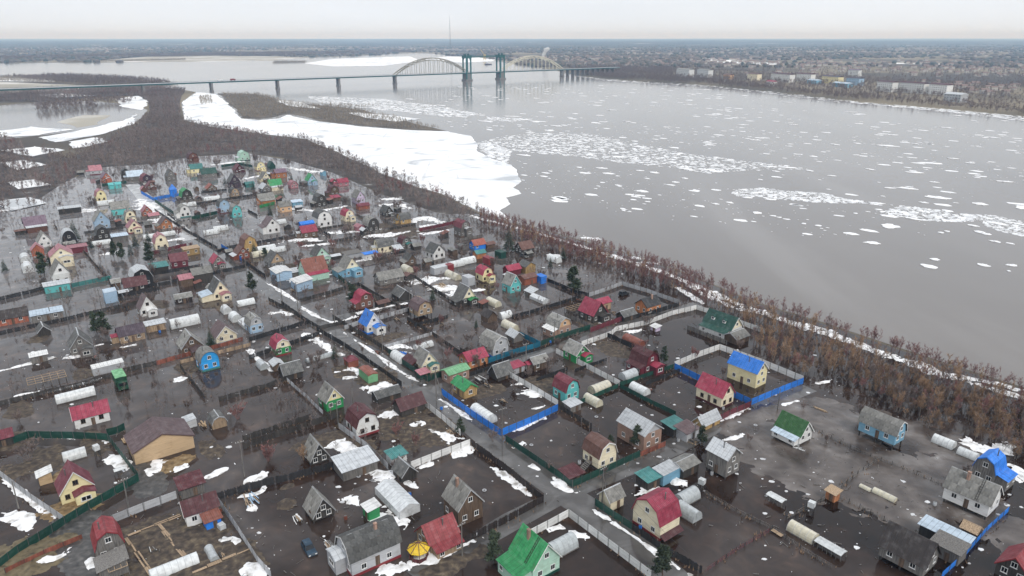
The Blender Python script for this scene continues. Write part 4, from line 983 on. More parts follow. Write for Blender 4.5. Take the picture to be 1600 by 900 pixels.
BUSH = [
(-54.7,141.4,4,'r','reddish leafless shrub right of the orange chipboard house with plum brown roof'),
(-46.9,140.9,3.4,'o','orange-brown leafless shrub right of the orange chipboard house with plum brown roof'),
(-68.2,159.3,4,'r','reddish leafless shrub in front of the green house with raspberry red roof'),
(86.8,159.3,4.5,'d','grey leafless shrub right of the white house with moss green roof'),
(-30,139.4,2.5,'d','grey leafless shrub behind the tan wooden house with red roof'),
(19.7,204.7,4,'d','grey leafless shrub in front of the brick house with grey slate roof'),
(6,209.7,4.5,'d','grey leafless shrub left of the brick house with grey slate roof'),
(-21.7,204.7,3,'d','grey leafless shrub left of the orange wooden house with raspberry red roof'),
(-7.6,195.3,3.5,'d','grey leafless shrub in front of the light grey house with grey slate roof'),
(-54.6,140.6,3,'r','reddish leafless shrub behind the light grey house with dark grey slate roof'),
(20.1,140.6,3,'d','grey leafless shrub right of the cream house with brown roof'),
(-25.3,136.8,3,'d','grey leafless shrub in front of the ochre wooden house with green roof'),
(8.4,136.8,2,'d','grey leafless shrub left of the cream house with brown roof'),
(-121.7,157.8,3,'d','grey leafless shrub left of the white house with raspberry red roof'),
(-108.5,140.6,5,'d','grey leafless shrub behind the yellow house with maroon roof'),
(94.9,129.7,6,'w','small pale leafless tree left of the grey wooden house with bright blue roof'),
(-48.4,214.9,3,'r','reddish leafless shrub left of the white house with bright blue roof'),
(-18.9,195.3,3,'r','reddish leafless shrub left of the orange wooden house with raspberry red roof'),
(-28.3,202.3,3,'r','reddish leafless shrub in front of the tan wooden house with plum brown roof'),
(54,195.3,3.5,'r','reddish leafless shrub in front of the white house with dark green roof'),
(37.5,195.3,5,'r','reddish leafless shrub behind the maroon house with dark maroon roof'),
(59.2,183.4,3,'d','grey leafless shrub left of the yellow house with bright blue roof'),
(-38.6,160.9,3,'r','reddish leafless shrub left of the ochre wooden house with green roof'),
(-27.5,151.7,3,'r','reddish leafless shrub in front of the ochre wooden house with green roof'),
(-22.4,147.4,3,'r','reddish leafless shrub in front of the brick house with light green roof'),
(-86.1,192.7,3,'d','grey leafless shrub in front of the cream house with plum brown roof'),
(-70.1,195.3,3,'d','grey leafless shrub in front of the green house with raspberry red roof'),
(-56.8,195.3,3,'d','grey leafless shrub right of the green house with raspberry red roof'),
(-52.3,164.2,4,'w','small pale leafless tree in front of the green house with raspberry red roof'),
(-61.9,172.6,5,'w','small pale leafless tree in front of the cream house with plum brown roof'),
(-82.5,164.2,3,'d','grey leafless shrub behind the orange chipboard house with plum brown roof'),
(-91,190.9,3,'d','grey leafless shrub right of the tan wooden house with dark plum roof'),
(-4.5,148.8,3,'d','grey leafless shrub in front of the turquoise house with maroon roof'),
(73.8,148.8,2,'d','grey leafless shrub in front of the yellow house with bright blue roof'),
(55.7,148.8,2,'d','grey leafless shrub left of the white house with moss green roof'),
(74.4,164.2,2,'d','grey leafless shrub behind the white house with moss green roof'),
(20.2,135.6,2,'d','grey leafless shrub in front of the cream house with brown roof'),
(-23.4,223.2,3,'r','reddish leafless shrub right of the tan wooden house with plum brown roof'),
(-20.6,214.9,3,'d','grey leafless shrub in front of the tan wooden house with plum brown roof'),
(-100.1,182.6,3,'d','grey leafless shrub in front of the tan wooden house with dark plum roof'),
(-98.1,164.2,3,'d','grey leafless shrub right of the white house with raspberry red roof'),
(-49.8,266.4,4,'r','reddish leafless shrub left of the grey wooden house with grey slate roof'),
(-56.7,291.6,5,'r','reddish leafless shrub left of the brown wooden house with dark grey slate roof'),
(-73.5,282.8,4,'r','reddish leafless shrub right of the mint house with dark grey slate roof'),
(-79.6,266.4,3,'d','grey leafless shrub in front of the mint house with rusty roof'),
(-92.1,266.4,3,'d','grey leafless shrub left of the mint house with rusty roof'),
(-71,226,4,'w','small pale leafless tree behind the green house with raspberry red roof'),
(-66,232,4,'d','grey leafless shrub left of the white house with bright blue roof'),
(-56.5,244.7,3,'d','grey leafless shrub left of the grey wooden house with grey slate roof'),
(-112,266.4,4,'d','grey leafless shrub in front of the grey wooden house with raspberry red roof'),
(-115.4,244.7,3,'d','grey leafless shrub in front of the maroon house with maroon roof'),
(-121.6,238.2,3,'d','grey leafless shrub right of the blackish wooden house with dark maroon roof'),
(-153.3,274.3,5,'w','small pale leafless tree behind the blackish wooden house with dark maroon roof'),
(-157.9,291.6,6,'w','small pale leafless tree left of the maroon house with maroon roof'),
(-171.4,291.6,7,'w','small pale leafless tree left of the orange wooden house with plum brown roof'),
(-171.2,274.3,6,'w','small pale leafless tree left of the blackish wooden house with dark maroon roof'),
(-197.3,306,4,'d','grey leafless shrub in front of the brown wooden house with purple roof'),
(-158.3,332.9,5,'r','reddish leafless shrub in front of the orange wooden house with plum brown roof'),
(-156.7,347.4,5,'d','grey leafless shrub right of the orange wooden house with plum brown roof'),
(-129.6,291.6,6,'w','small pale leafless tree left of the grey wooden house with raspberry red roof'),
(-150,301.1,5,'w','small pale leafless tree behind the maroon house with maroon roof'),
(-143.1,274.3,5,'d','grey leafless shrub behind the blackish wooden house with dark maroon roof'),
(-203.3,357.8,5,'d','grey leafless shrub left of the red-orange house with pinkish red roof'),
(-103.3,321.6,4,'d','grey leafless shrub right of the ochre wooden house with brown roof'),
(-94.4,311,4,'r','reddish leafless shrub left of the mint house with dark grey slate roof'),
(-79.2,332.9,5,'d','grey leafless shrub behind the mint house with dark grey slate roof'),
(-80.1,311,5,'r','reddish leafless shrub behind the mint house with dark grey slate roof'),
(-70.8,321.6,4,'d','grey leafless shrub left of the grey wooden house with dark maroon roof'),
(-51.3,291.6,4,'d','grey leafless shrub left of the brown wooden house with dark grey slate roof'),
(-38.3,274.3,4,'r','reddish leafless shrub in front of the brown wooden house with dark grey slate roof'),
(-41.3,321.6,4,'r','reddish leafless shrub right of the grey wooden house with dark maroon roof'),
(-32.5,321.6,5,'d','grey leafless shrub left of the grey wooden house with maroon roof'),
(-50.6,386.3,6,'d','grey leafless shrub behind the ochre wooden house with dark grey slate roof'),
(-62.8,386.3,6,'d','grey leafless shrub right of the lilac house with grey slate roof'),
(-79.1,419.3,6,'d','grey leafless shrub right of the pinkish red house with raspberry red roof'),
(-94.2,402.2,5,'d','grey leafless shrub left of the lilac house with grey slate roof'),
(-120.5,419.3,5,'d','grey leafless shrub in front of the pinkish red house with pinkish red roof'),
(-141.2,437.8,5,'d','grey leafless shrub right of the cream house with green roof'),
(-150.7,419.3,5,'d','grey leafless shrub left of the orange wooden house with grey slate roof'),
(-148.2,371.5,4,'d','grey leafless shrub in front of the light blue house with dark grey slate roof'),
(-167.5,386.3,5,'d','grey leafless shrub left of the light blue house with dark grey slate roof'),
(-215.7,437.8,5,'d','grey leafless shrub right of the brown wooden house with maroon roof'),
(-217.9,479.9,6,'w','small pale leafless tree in front of the yellow house with teal roof'),
(-213.8,524.8,7,'d','grey leafless shrub behind the grey wooden house with dark green roof'),
(-192.5,544.5,7,'d','grey leafless shrub behind the yellow house with grey slate roof'),
(-162.7,524.8,7,'d','grey leafless shrub behind the orange wooden house with purple roof'),
(-256.5,516.8,7,'d','grey leafless shrub behind the dark plum house with maroon roof'),
(-7.9,282.8,5,'d','grey leafless shrub behind the yellow house with raspberry red roof'),
(2.3,244.7,4,'d','grey leafless shrub in front of the yellow house with raspberry red roof'),
(10.8,226,4,'d','grey leafless shrub behind the brick house with grey slate roof'),
(13.7,202.3,4,'d','grey leafless shrub in front of the dark wooden house with raspberry red roof'),
(-61.3,359.1,2.4,'w','small pale leafless tree left of the ochre wooden house with dark grey slate roof'),
(-34.1,280.2,2.8,'d','grey leafless shrub right of the brown wooden house with dark grey slate roof'),
(-94.7,334.1,4.5,'d','grey leafless shrub in front of the peach house with grey slate roof'),
(9,267.9,2.4,'d','grey leafless shrub in front of the dark wooden house with brown roof'),
(-19.6,190.1,2.6,'d','grey leafless shrub behind the brick house with light green roof'),
(-158.2,212.3,2.5,'w','small pale leafless tree in front of the red-orange house with blackish brown roof'),
(-203.1,317.3,4.3,'w','small pale leafless tree right of the brown wooden house with purple roof'),
(-171.3,340,3.3,'d','grey leafless shrub in front of the orange wooden house with plum brown roof'),
(-35,187.1,2.9,'w','small pale leafless tree in front of the white house with bright blue roof'),
(-223.3,527.5,2.1,'w','small pale leafless tree right of the yellow house with teal roof'),
(-54.9,295.4,3.7,'d','grey leafless shrub in front of the grey wooden house with dark maroon roof'),
(-147.7,268.7,2.8,'w','small pale leafless tree in front of the orange wooden house with plum brown roof'),
(-38.7,224.3,4.2,'w','small pale leafless tree left of the tan wooden house with plum brown roof'),
(-86.6,402.2,3.2,'d','grey leafless shrub in front of the lilac house with grey slate roof'),
(-42.8,185.4,3.3,'w','small pale leafless tree right of the green house with raspberry red roof'),
(-143.3,464.4,3.7,'d','grey leafless shrub behind the pinkish red house with pinkish red roof'),
(-159.5,266.4,2.8,'d','grey leafless shrub left of the blackish wooden house with dark maroon roof'),
(-210.9,591.7,2.2,'d','grey leafless shrub behind the mint house with mint roof'),
(-111.9,441.7,4.2,'r','reddish leafless shrub left of the pinkish red house with raspberry red roof'),
(-155.9,212.8,2.9,'w','small pale leafless tree left of the tan wooden house with dark plum roof'),
(-181.3,397.3,4.1,'w','small pale leafless tree in front of the dark wooden house with green roof'),
(-133,453.8,3.2,'r','reddish leafless shrub right of the pinkish red house with pinkish red roof'),
(-246,338.8,3.4,'d','grey leafless shrub left of the brown wooden house with purple roof'),
(-172.1,336.4,2.8,'d','grey leafless shrub left of the orange wooden house with plum brown roof'),
(-127.2,208.7,4.4,'d','grey leafless shrub left of the tan wooden house with dark plum roof'),
(-232.9,346.2,4.3,'d','grey leafless shrub right of the brown wooden house with purple roof'),
(-121,353.8,2.7,'r','reddish leafless shrub in front of the peach house with grey slate roof'),
(-112,242.7,3.7,'w','small pale leafless tree in front of the grey wooden house with raspberry red roof'),
(-5.1,214.4,4.3,'w','small pale leafless tree behind the light grey house with grey slate roof'),
(-10.5,189.6,4.3,'d','grey leafless shrub in front of the orange wooden house with raspberry red roof'),
(-37.2,258,3.9,'w','small pale leafless tree right of the grey wooden house with grey slate roof'),
(-89.2,285.4,2.5,'r','reddish leafless shrub left of the mint house with rusty roof'),
(-17.3,268.7,4,'d','grey leafless shrub left of the yellow house with raspberry red roof'),
(-64.9,355.1,2.4,'w','small pale leafless tree behind the grey wooden house with dark maroon roof'),
(-47.6,190.5,4.2,'w','small pale leafless tree in front of the tan wooden house with plum brown roof'),
(-130.4,243.4,3.7,'d','grey leafless shrub in front of the blackish wooden house with dark maroon roof'),
(-128.1,249.5,3.8,'w','small pale leafless tree right of the blackish wooden house with dark maroon roof'),
(-187.7,462.2,2.4,'w','small pale leafless tree right of the brown wooden house with orange red roof'),
(-42.2,312.1,2.4,'r','reddish leafless shrub behind the brown wooden house with dark grey slate roof'),
(-28.1,295.4,3.7,'w','small pale leafless tree left of the bright blue house with orange red roof'),
(-149.6,307,2.3,'d','grey leafless shrub behind the maroon house with maroon roof'),
(-147.8,455.9,2.9,'w','small pale leafless tree behind the cream house with green roof'),
(-106.5,414,2.1,'d','grey leafless shrub in front of the pinkish red house with raspberry red roof'),
(-75.8,250.2,3.4,'d','grey leafless shrub in front of the mint house with dark grey slate roof'),
(-122.1,477.6,3.3,'r','reddish leafless shrub right of the light blue house with green roof'),
(-56.4,287.1,4.5,'d','grey leafless shrub behind the grey wooden house with grey slate roof'),
(-108.3,216.5,4.1,'w','small pale leafless tree right of the tan wooden house with dark plum roof'),
(-111.1,347.4,2.1,'d','grey leafless shrub in front of the orange wooden house with grey slate roof'),
(-160.3,317.3,2.3,'d','grey leafless shrub in front of the red-orange house with pinkish red roof'),
(-172.4,422.9,3.1,'d','grey leafless shrub left of the tan wooden house with dark grey slate roof'),
(-192.3,318.4,3.8,'d','grey leafless shrub in front of the yellow house with pinkish red roof'),
(-50.2,302,3.4,'r','reddish leafless shrub in front of the grey wooden house with dark maroon roof'),
(-183.6,364.5,2.2,'w','small pale leafless tree right of the red-orange house with pinkish red roof'),
(-125.1,477.6,2,'w','small pale leafless tree right of the light blue house with green roof'),
(-118.5,212.8,3.5,'d','grey leafless shrub left of the cream house with plum brown roof'),
(-88.9,194.4,2.6,'w','small pale leafless tree left of the green house with raspberry red roof'),
(-104.1,357.8,3.8,'w','small pale leafless tree right of the peach house with grey slate roof'),
(-195.6,511.6,4.3,'d','grey leafless shrub left of the dark maroon house with maroon roof'),
(-165.8,439.8,3.4,'d','grey leafless shrub right of the dark plum house with dark grey slate roof'),
(-179.4,527.5,3.2,'r','reddish leafless shrub right of the yellow house with grey slate roof'),
(-56.7,188.8,4.5,'d','grey leafless shrub in front of the white house with bright blue roof'),
(-216.7,581.6,2.1,'w','small pale leafless tree behind the mint house with mint roof'),
(-78.4,300.1,4.4,'w','small pale leafless tree right of the mint house with dark grey slate roof'),
(-193.8,516.8,2.7,'r','reddish leafless shrub behind the dark maroon house with maroon roof'),
(-78.7,342.5,2.5,'d','grey leafless shrub left of the ochre wooden house with dark grey slate roof'),
(-235,400.5,4.4,'d','grey leafless shrub in front of the red-orange house with purple roof'),
(16.8,269.5,2.9,'d','grey leafless shrub right of the yellow house with raspberry red roof'),
(-191.4,449.7,2.5,'w','small pale leafless tree left of the brown wooden house with orange red roof'),
(-45.1,199.5,2.1,'d','grey leafless shrub left of the brick house with light green roof'),
(-167.8,482.2,2.4,'w','small pale leafless tree in front of the yellow house with grey slate roof'),
(-175.8,422.9,2,'r','reddish leafless shrub in front of the brown wooden house with orange red roof'),
(-94.3,367.3,2.2,'d','grey leafless shrub right of the peach house with grey slate roof'),
(-13.4,231.4,2.5,'w','small pale leafless tree right of the tan wooden house with plum brown roof'),
(-197.5,428.4,2.3,'d','grey leafless shrub behind the dark wooden house with green roof'),
(-2.8,193.6,3.3,'w','small pale leafless tree in front of the light grey house with grey slate roof'),
(11.6,271.1,3.5,'d','grey leafless shrub right of the bright blue house with orange red roof'),
(-67.8,186.7,2.1,'d','grey leafless shrub left of the tan wooden house with plum brown roof'),
(-240.2,494.1,3.5,'w','small pale leafless tree right of the dark plum house with maroon roof'),
(30,228.4,2.6,'d','grey leafless shrub right of the dark wooden house with raspberry red roof'),
(-202.5,307,3.6,'d','grey leafless shrub behind the red-orange house with blackish brown roof'),
(-135.6,236.9,2.5,'d','grey leafless shrub behind the tan wooden house with dark plum roof'),
(-80.8,344.9,3.7,'d','grey leafless shrub behind the mint house with rusty roof'),
(4.6,182.6,2.8,'d','grey leafless shrub left of the turquoise house with maroon roof'),
(-105.4,335.3,2.7,'d','grey leafless shrub right of the rust-brown house with brown roof'),
(-124.6,484.5,4.2,'w','small pale leafless tree left of the pinkish red house with raspberry red roof'),
(-107.1,351.3,3.1,'d','grey leafless shrub in front of the cream house with green roof'),
(-124.3,244.1,4.4,'w','small pale leafless tree in front of the maroon house with maroon roof'),
(-79,342.5,2.6,'w','small pale leafless tree in front of the lilac house with grey slate roof'),
(-149.2,364.5,4.4,'d','grey leafless shrub in front of the tan wooden house with dark grey slate roof'),
(-93,365.9,2.1,'d','grey leafless shrub in front of the light blue house with green roof'),
(-119.1,182.6,2.4,'w','small pale leafless tree behind the white house with raspberry red roof'),
(-125.5,403.8,2.9,'d','grey leafless shrub behind the peach house with grey slate roof'),
(-75.3,278.5,2.9,'r','reddish leafless shrub right of the mint house with rusty roof'),
(-242.8,408.9,2.9,'d','grey leafless shrub left of the yellow house with pinkish red roof'),
(-245.9,415.8,2.4,'d','grey leafless shrub in front of the light grey house with pinkish red roof'),
(-166.8,386.3,2.2,'r','reddish leafless shrub left of the light blue house with dark grey slate roof'),
(0.4,194.4,2.9,'d','grey leafless shrub right of the light grey house with grey slate roof'),
(-79.6,337.6,4,'w','small pale leafless tree behind the mint house with dark grey slate roof'),
(-9.2,199,2.9,'d','grey leafless shrub left of the light grey house with grey slate roof'),
(-213.8,503.9,4.5,'d','grey leafless shrub right of the yellow house with teal roof'),
(-78.4,305,4.3,'d','grey leafless shrub right of the mint house with dark grey slate roof'),
(-15.4,169.1,4.2,'w','small pale leafless tree in front of the ochre wooden house with green roof'),
(-240.3,473.1,2.5,'d','grey leafless shrub behind the brown wooden house with maroon roof'),
(-60.9,282.8,3.1,'d','grey leafless shrub right of the mint house with rusty roof'),
(-238,475.4,4.2,'r','reddish leafless shrub right of the dark plum house with maroon roof'),
(-193.4,527.5,3.2,'w','small pale leafless tree right of the dark maroon house with maroon roof'),
(-178.6,402.2,2.9,'d','grey leafless shrub right of the dark wooden house with green roof'),
(-236.2,455.9,3.7,'d','grey leafless shrub left of the dark plum house with maroon roof'),
(-206.9,343.7,3.2,'d','grey leafless shrub in front of the brown wooden house with maroon roof'),
(-125.8,387.8,4,'w','small pale leafless tree left of the peach house with grey slate roof'),
(-123,254.4,2.6,'d','grey leafless shrub left of the rust-brown house with brown roof'),
(-56.7,370.1,2.4,'r','reddish leafless shrub behind the ochre wooden house with dark grey slate roof'),
(-184,311,2.8,'r','reddish leafless shrub right of the brown wooden house with purple roof'),
(-169,234.4,2.4,'w','small pale leafless tree behind the red-orange house with blackish brown roof'),
(-95.3,344.9,2.7,'r','reddish leafless shrub right of the peach house with grey slate roof'),
(-32.7,264.8,3.8,'w','small pale leafless tree in front of the brown wooden house with dark grey slate roof'),
(-8.9,255.9,2.2,'d','grey leafless shrub in front of the bright blue house with orange red roof'),
(9.9,184.2,2.5,'w','small pale leafless tree behind the turquoise house with maroon roof'),
(69.7,202.8,3.2,'d','grey leafless shrub in front of the white house with dark green roof'),
(-22.5,305,3.8,'d','grey leafless shrub left of the bright blue house with orange red roof'),
(-48.2,318.4,2.6,'r','reddish leafless shrub behind the grey wooden house with dark maroon roof'),
(-112.7,192.2,3.8,'w','small pale leafless tree in front of the tan wooden house with dark plum roof'),
(-161.9,367.3,2.1,'w','small pale leafless tree left of the light blue house with dark grey slate roof'),
(-158,370.1,3.9,'w','small pale leafless tree in front of the tan wooden house with dark grey slate roof'),
(-41.6,225.5,4.1,'w','small pale leafless tree right of the white house with bright blue roof'),
(-155.5,375.8,4.3,'r','reddish leafless shrub in front of the light blue house with dark grey slate roof'),
(5.2,181.8,3.1,'w','small pale leafless tree left of the turquoise house with maroon roof'),
(-267,482.2,4.4,'d','grey leafless shrub right of the red-orange house with purple roof'),
(-12.6,270.3,3.4,'d','grey leafless shrub left of the dark wooden house with brown roof'),
(-147.1,417.5,3.8,'w','small pale leafless tree behind the orange wooden house with grey slate roof'),
(-111.5,357.8,3.9,'d','grey leafless shrub behind the ochre wooden house with brown roof'),
(-63.4,402.2,2.3,'d','grey leafless shrub behind the grey wooden house with dark maroon roof'),
(-154.6,458,2.2,'w','small pale leafless tree in front of the orange wooden house with purple roof'),
(-61.1,188.8,3.3,'w','small pale leafless tree right of the cream house with plum brown roof'),
(-44.7,253,2.7,'d','grey leafless shrub in front of the grey wooden house with grey slate roof'),
(-204.2,367.3,2.6,'d','grey leafless shrub in front of the dark plum house with maroon roof'),
(-2,309,2.3,'d','grey leafless shrub right of the grey wooden house with maroon roof'),
(-139.8,470.9,3.5,'w','small pale leafless tree behind the pinkish red house with pinkish red roof'),
(-89.9,289.8,4.1,'d','grey leafless shrub left of the mint house with dark grey slate roof'),
(-5.5,257.3,2.8,'r','reddish leafless shrub in front of the yellow house with raspberry red roof'),
(-7,304,4.4,'d','grey leafless shrub right of the grey wooden house with dark maroon roof'),
(-13.5,206.2,3.4,'d','grey leafless shrub behind the orange wooden house with raspberry red roof'),
(-237.5,503.9,4.5,'w','small pale leafless tree left of the yellow house with teal roof'),
(-252.9,437.8,3.2,'d','grey leafless shrub behind the yellow house with pinkish red roof'),
(44.5,220.9,3.9,'d','grey leafless shrub in front of the orange wooden house with black roof'),
(-252.9,397.3,3.1,'d','grey leafless shrub behind the brown wooden house with purple roof'),
(-144.5,313.1,2.8,'r','reddish leafless shrub behind the maroon house with maroon roof'),
(10.9,188.8,3.7,'d','grey leafless shrub behind the turquoise house with maroon roof'),
(44.1,203.3,2.6,'d','grey leafless shrub behind the maroon house with dark maroon roof'),
(0.2,175.6,3.1,'d','grey leafless shrub right of the ochre wooden house with green roof'),
]
BR_A = (-607.3, 1221.5); BR_B = (118.9, 1792.7); BR_Z = 17.0; BR_L = [4.8, 113.0, 229.8, 349.4, 472.1, 649.5, 739.9, 923.9]; BR_T = (5, 6); BR_ARCH = (4, 6); BR_AH = 31.0; BR_TH = 52.0
BLOCKS = [
(408.4,1778.2,-1.237,55,14,17,'wht','sla','pale ribbed office block left of the trees on the far bank',5),
(448.1,1750,-1.137,40,14,17,'wht','sla','pale ribbed office block, right twin, on the far bank',5),
(480.7,1670.2,-1.237,22,12,10,'pch','brn','small peach block among the trees on the far bank',3),
(514.6,1597.3,-1.137,30,12,15,'crm','brn','cream apartment block behind the red-roofed hall',5),
(566.4,1574.4,-1.237,60,13,16,'wht','dmr','long light apartment block, first of the far row',5),
(614.7,1574.4,-1.137,40,13,16,'wht','dmr','light apartment block left of the orange building',5),
(652.7,1530.4,-1.237,46,14,13,'yel','dpl','orange-yellow building with dark roof on the far bank',3),
(670.8,1468.7,-1.137,30,14,13,'lbl','dpl','bluish block right of the orange-yellow building',3),
(622.4,1411.8,-1.237,38,14,7,'sky','ice','low blue hall in front of the orange-yellow building',2),
(607.8,1509.3,-1.137,24,14,7,'sky','ice','small low blue hall left of the long blue hall',2),
(648.2,1294.3,-1.237,34,13,16,'wht','dmr','leftmost wing of the large courtyard apartment row',5),
(676.8,1264.2,-1.137,50,13,16,'wht','dmr','middle wing of the large courtyard apartment row',5),
(699.5,1221.5,-1.237,34,13,16,'wht','dmr','right wing of the large courtyard apartment row',5),
(646.5,1086.4,-1.137,26,16,11,'lgr','stl','unfinished concrete shell near the far shore',3),
(501.2,1449.2,-1.237,20,10,8,'wht','ras','small hall with red roof on the far bank',2),
(822.2,1807.4,-1.137,30,12,14,'wht','pur','grey block behind the far row of trees',4),
]
TOWN = [(775.6, 2619.9, 260, 160, 110), (1168.6, 2119.7, 300, 200, 150), (680.6, 3225.9, 400, 200, 140), (861.0, 1342.2, 90, 80, 40), (272.3, 3225.9, 300, 150, 120), (-2507.6, 5968.8, 900, 300, 220), (-1121.0, 6674.7, 900, 300, 220), (-2900.1, 4925.3, 700, 200, 120), (2485.8, 4925.3, 900, 500, 220), (1588.1, 4191.0, 600, 300, 200), (1595.5, 2619.9, 300, 200, 140), (332.4, 2619.9, 150, 120, 60), (-544.5, 5397.3, 300, 150, 80)]
MAST = (-300, 3706, 165.0)
CRANE = (-110.7, 3049.8)
BOAT = (-80.1, 2559.6)
SMOKE = (*(104.4, 2683.0), 46.0)
CARS = [(-37.6, 110.7, -0.975, 'bcar', 'dark blue estate car half sunk in the flooded yard', 0.35), (41.3, 250.9, 0.646, 'blk', 'black car with snow on it behind the orange house', 0.1), (5.2, 299.1, -0.925, 'dsl', 'grey car parked before the brown-roofed house by the river', 0.1)]
COL_BCAR = (.02,.05,.085)
LORRY = (-105.7, 176.4)
GAZEBO = (-17.0, 108.6)
TANKS = [(40.0, 130.4, 'white caged water tank beside two silvery greenhouses', 1.0), (59.8, 122.1, 'white caged water tank on dark legs amid flooded plots', 1.3), (-94.1, 142.7, 'white water tank on legs behind the yellow house', 1.6), (-56.0, 116.6, 'white water tank beside the bright blue shed', 0.2)]
PENS = [(53.9, 125.3, -0.925, 3.8, 1.8, 'small white-roofed garden bed right of the tall steel-roofed house'), (58.7, 110.3, -0.925, 5.4, 2.2, 'larger white-roofed garden bed near the bottom edge'), (-85.3, 135.4, 0.646, 2.2, 1.4, 'small white table frame beside the yellow house')]
PILES = [(12.4, 180.2, 'tan/gry/brw', 2.1, 1.4, 0.7, 'heap of scrap timber behind the turquoise house with maroon roof'), (-6.6, 177.1, 'gry/dkw/tan', 2.8, 1.8, 0.7, 'heap of scrap timber right of the ochre wooden house with green roof'), (-2.3, 168.4, 'gry/dkw/tan', 2.4, 1.5, 0.8, 'heap of scrap timber right of the brick house with light green roof'), (-23.2, 221.5, 'gry/dkw/tan', 1.8, 1.3, 0.7, 'heap of scrap timber right of the tan wooden house with plum brown roof'), (-40.4, 199.0, 'rst/gry/dkw', 2.9, 1.4, 0.6, 'heap of scrap timber in front of the white house with bright blue roof'), (37.0, 174.8, 'rst/gry/dkw', 2.5, 1.6, 0.4, 'heap of scrap timber in front of the maroon house with dark maroon roof'), (26.2, 183.4, 'rst/gry/dkw', 2.3, 1.5, 0.4, 'heap of scrap timber left of the maroon house with dark maroon roof'), (24.2, 244.7, 'rst/gry/dkw', 2.4, 1.6, 0.6, 'heap of scrap timber behind the dark wooden house with raspberry red roof'), (-29.4, 115.0, 'dkw/gry/wht', 1.8, 1.8, 0.6, 'heap of scrap timber behind the light grey house with dark grey slate roof'), (-26.7, 146.0, 'dkw/gry/wht', 1.7, 1.9, 0.8, 'heap of scrap timber in front of the ochre wooden house with green roof'), (42.1, 148.8, 'gry/dkw/tan', 3.0, 1.9, 0.7, 'heap of scrap timber right of the brick house with pale steel roof'), (65.9, 146.0, 'dkw/gry/wht', 3.2, 1.2, 0.5, 'heap of scrap timber in front of the white house with moss green roof'), (-123.1, 195.3, 'rst/gry/dkw', 1.9, 2.0, 0.9, 'heap of scrap timber left of the tan wooden house with dark plum roof'), (-86.5, 188.8, 'gry/dkw/tan', 1.8, 1.6, 0.8, 'heap of scrap timber in front of the cream house with plum brown roof'), (-82.6, 255.1, 'tan/gry/brw', 2.5, 2.1, 0.8, 'heap of scrap timber in front of the mint house with rusty roof'), (-38.7, 226.0, 'gry/dkw/tan', 2.6, 1.5, 0.7, 'heap of scrap timber left of the tan wooden house with plum brown roof'), (3.9, 202.3, 'rst/gry/dkw', 1.9, 1.2, 0.5, 'heap of scrap timber right of the light grey house with grey slate roof'), (35.2, 232.0, 'tan/gry/brw', 2.0, 1.5, 0.6, 'heap of scrap timber right of the dark wooden house with raspberry red roof'), (-66.5, 110.7, 'dkw/gry/wht', 2.3, 1.5, 0.4, 'heap of scrap timber right of the grey wooden house with red roof'), (-53.3, 108.9, 'gry/dkw/tan', 1.8, 2.1, 0.5, 'heap of scrap timber left of the light grey house with dark grey slate roof'), (-75.7, 156.2, 'osb/tan', 3.2, 1.8, 0.9, 'yellow stack of boards beside the floating hut'), (-42.5, 119.7, 'tan/wht', 2.4, 1.6, 0.7, 'small heap of pale boards in the flooded yard'), (-53.5, 125.9, 'pnk/tan/tan/lbl', 5, 2.6, 0.5, 'heap of pink boards and blue sheeting by black fence'), (-33.9, 111.6, 'tan/wht/gry', 4, 1.4, 0.5, 'heap of scrap boards left of the large grey gambrel house'), (-14.6, 152.9, 'tan/gry', 2.4, 2, 0.8, 'heap of planks in the snowy garden'), (-91.1, 148.8, 'osb/tan', 3, 1.6, 0.4, 'offcuts of boards behind the large chipboard house'), (78.5, 164.2, 'gry/tan', 4, 1, 0.3, 'grey boards lying on the icy mud'), (-32.5, 197.2, 'wht/blu/gry', 3.4, 2.4, 1.4, 'rubbish heap with blue tarpaulin beside the blue-roofed house'), (-9.2, 180.2, 'dkw/gry/wht', 4, 3, 1.2, 'scrap heap behind the green-roofed pair of huts'), (-33.8, 247.4, 'tan/osb', 5, 2, 0.5, 'boards lying in the white snowy yard'), (-26.9, 261.0, 'tan/osb', 7, 3, 0.4, 'long planks lying on the snow of the building yard')]
PATHS = [([(-73,113.9),(-63.6,103.9)],'board path beside the ramshackle red barn'),([(-68.8,117.7),(-59.8,108.7)],'board path through the middle of the brown garden'),([(-73.2,114.5),(-65.7,120.7)],'board path across the top of the brown garden'),([(-56.7,104.4),(-48.4,110.8)],'long boards above the bottom edge left of the flooded yard'),([(50,116.2),(51.4,114.3)],'short footbridge of boards at the crossing of low fences'),([(-25.8,130.9),(-20.8,124.2)],'boards lying behind the long glazed greenhouse')]
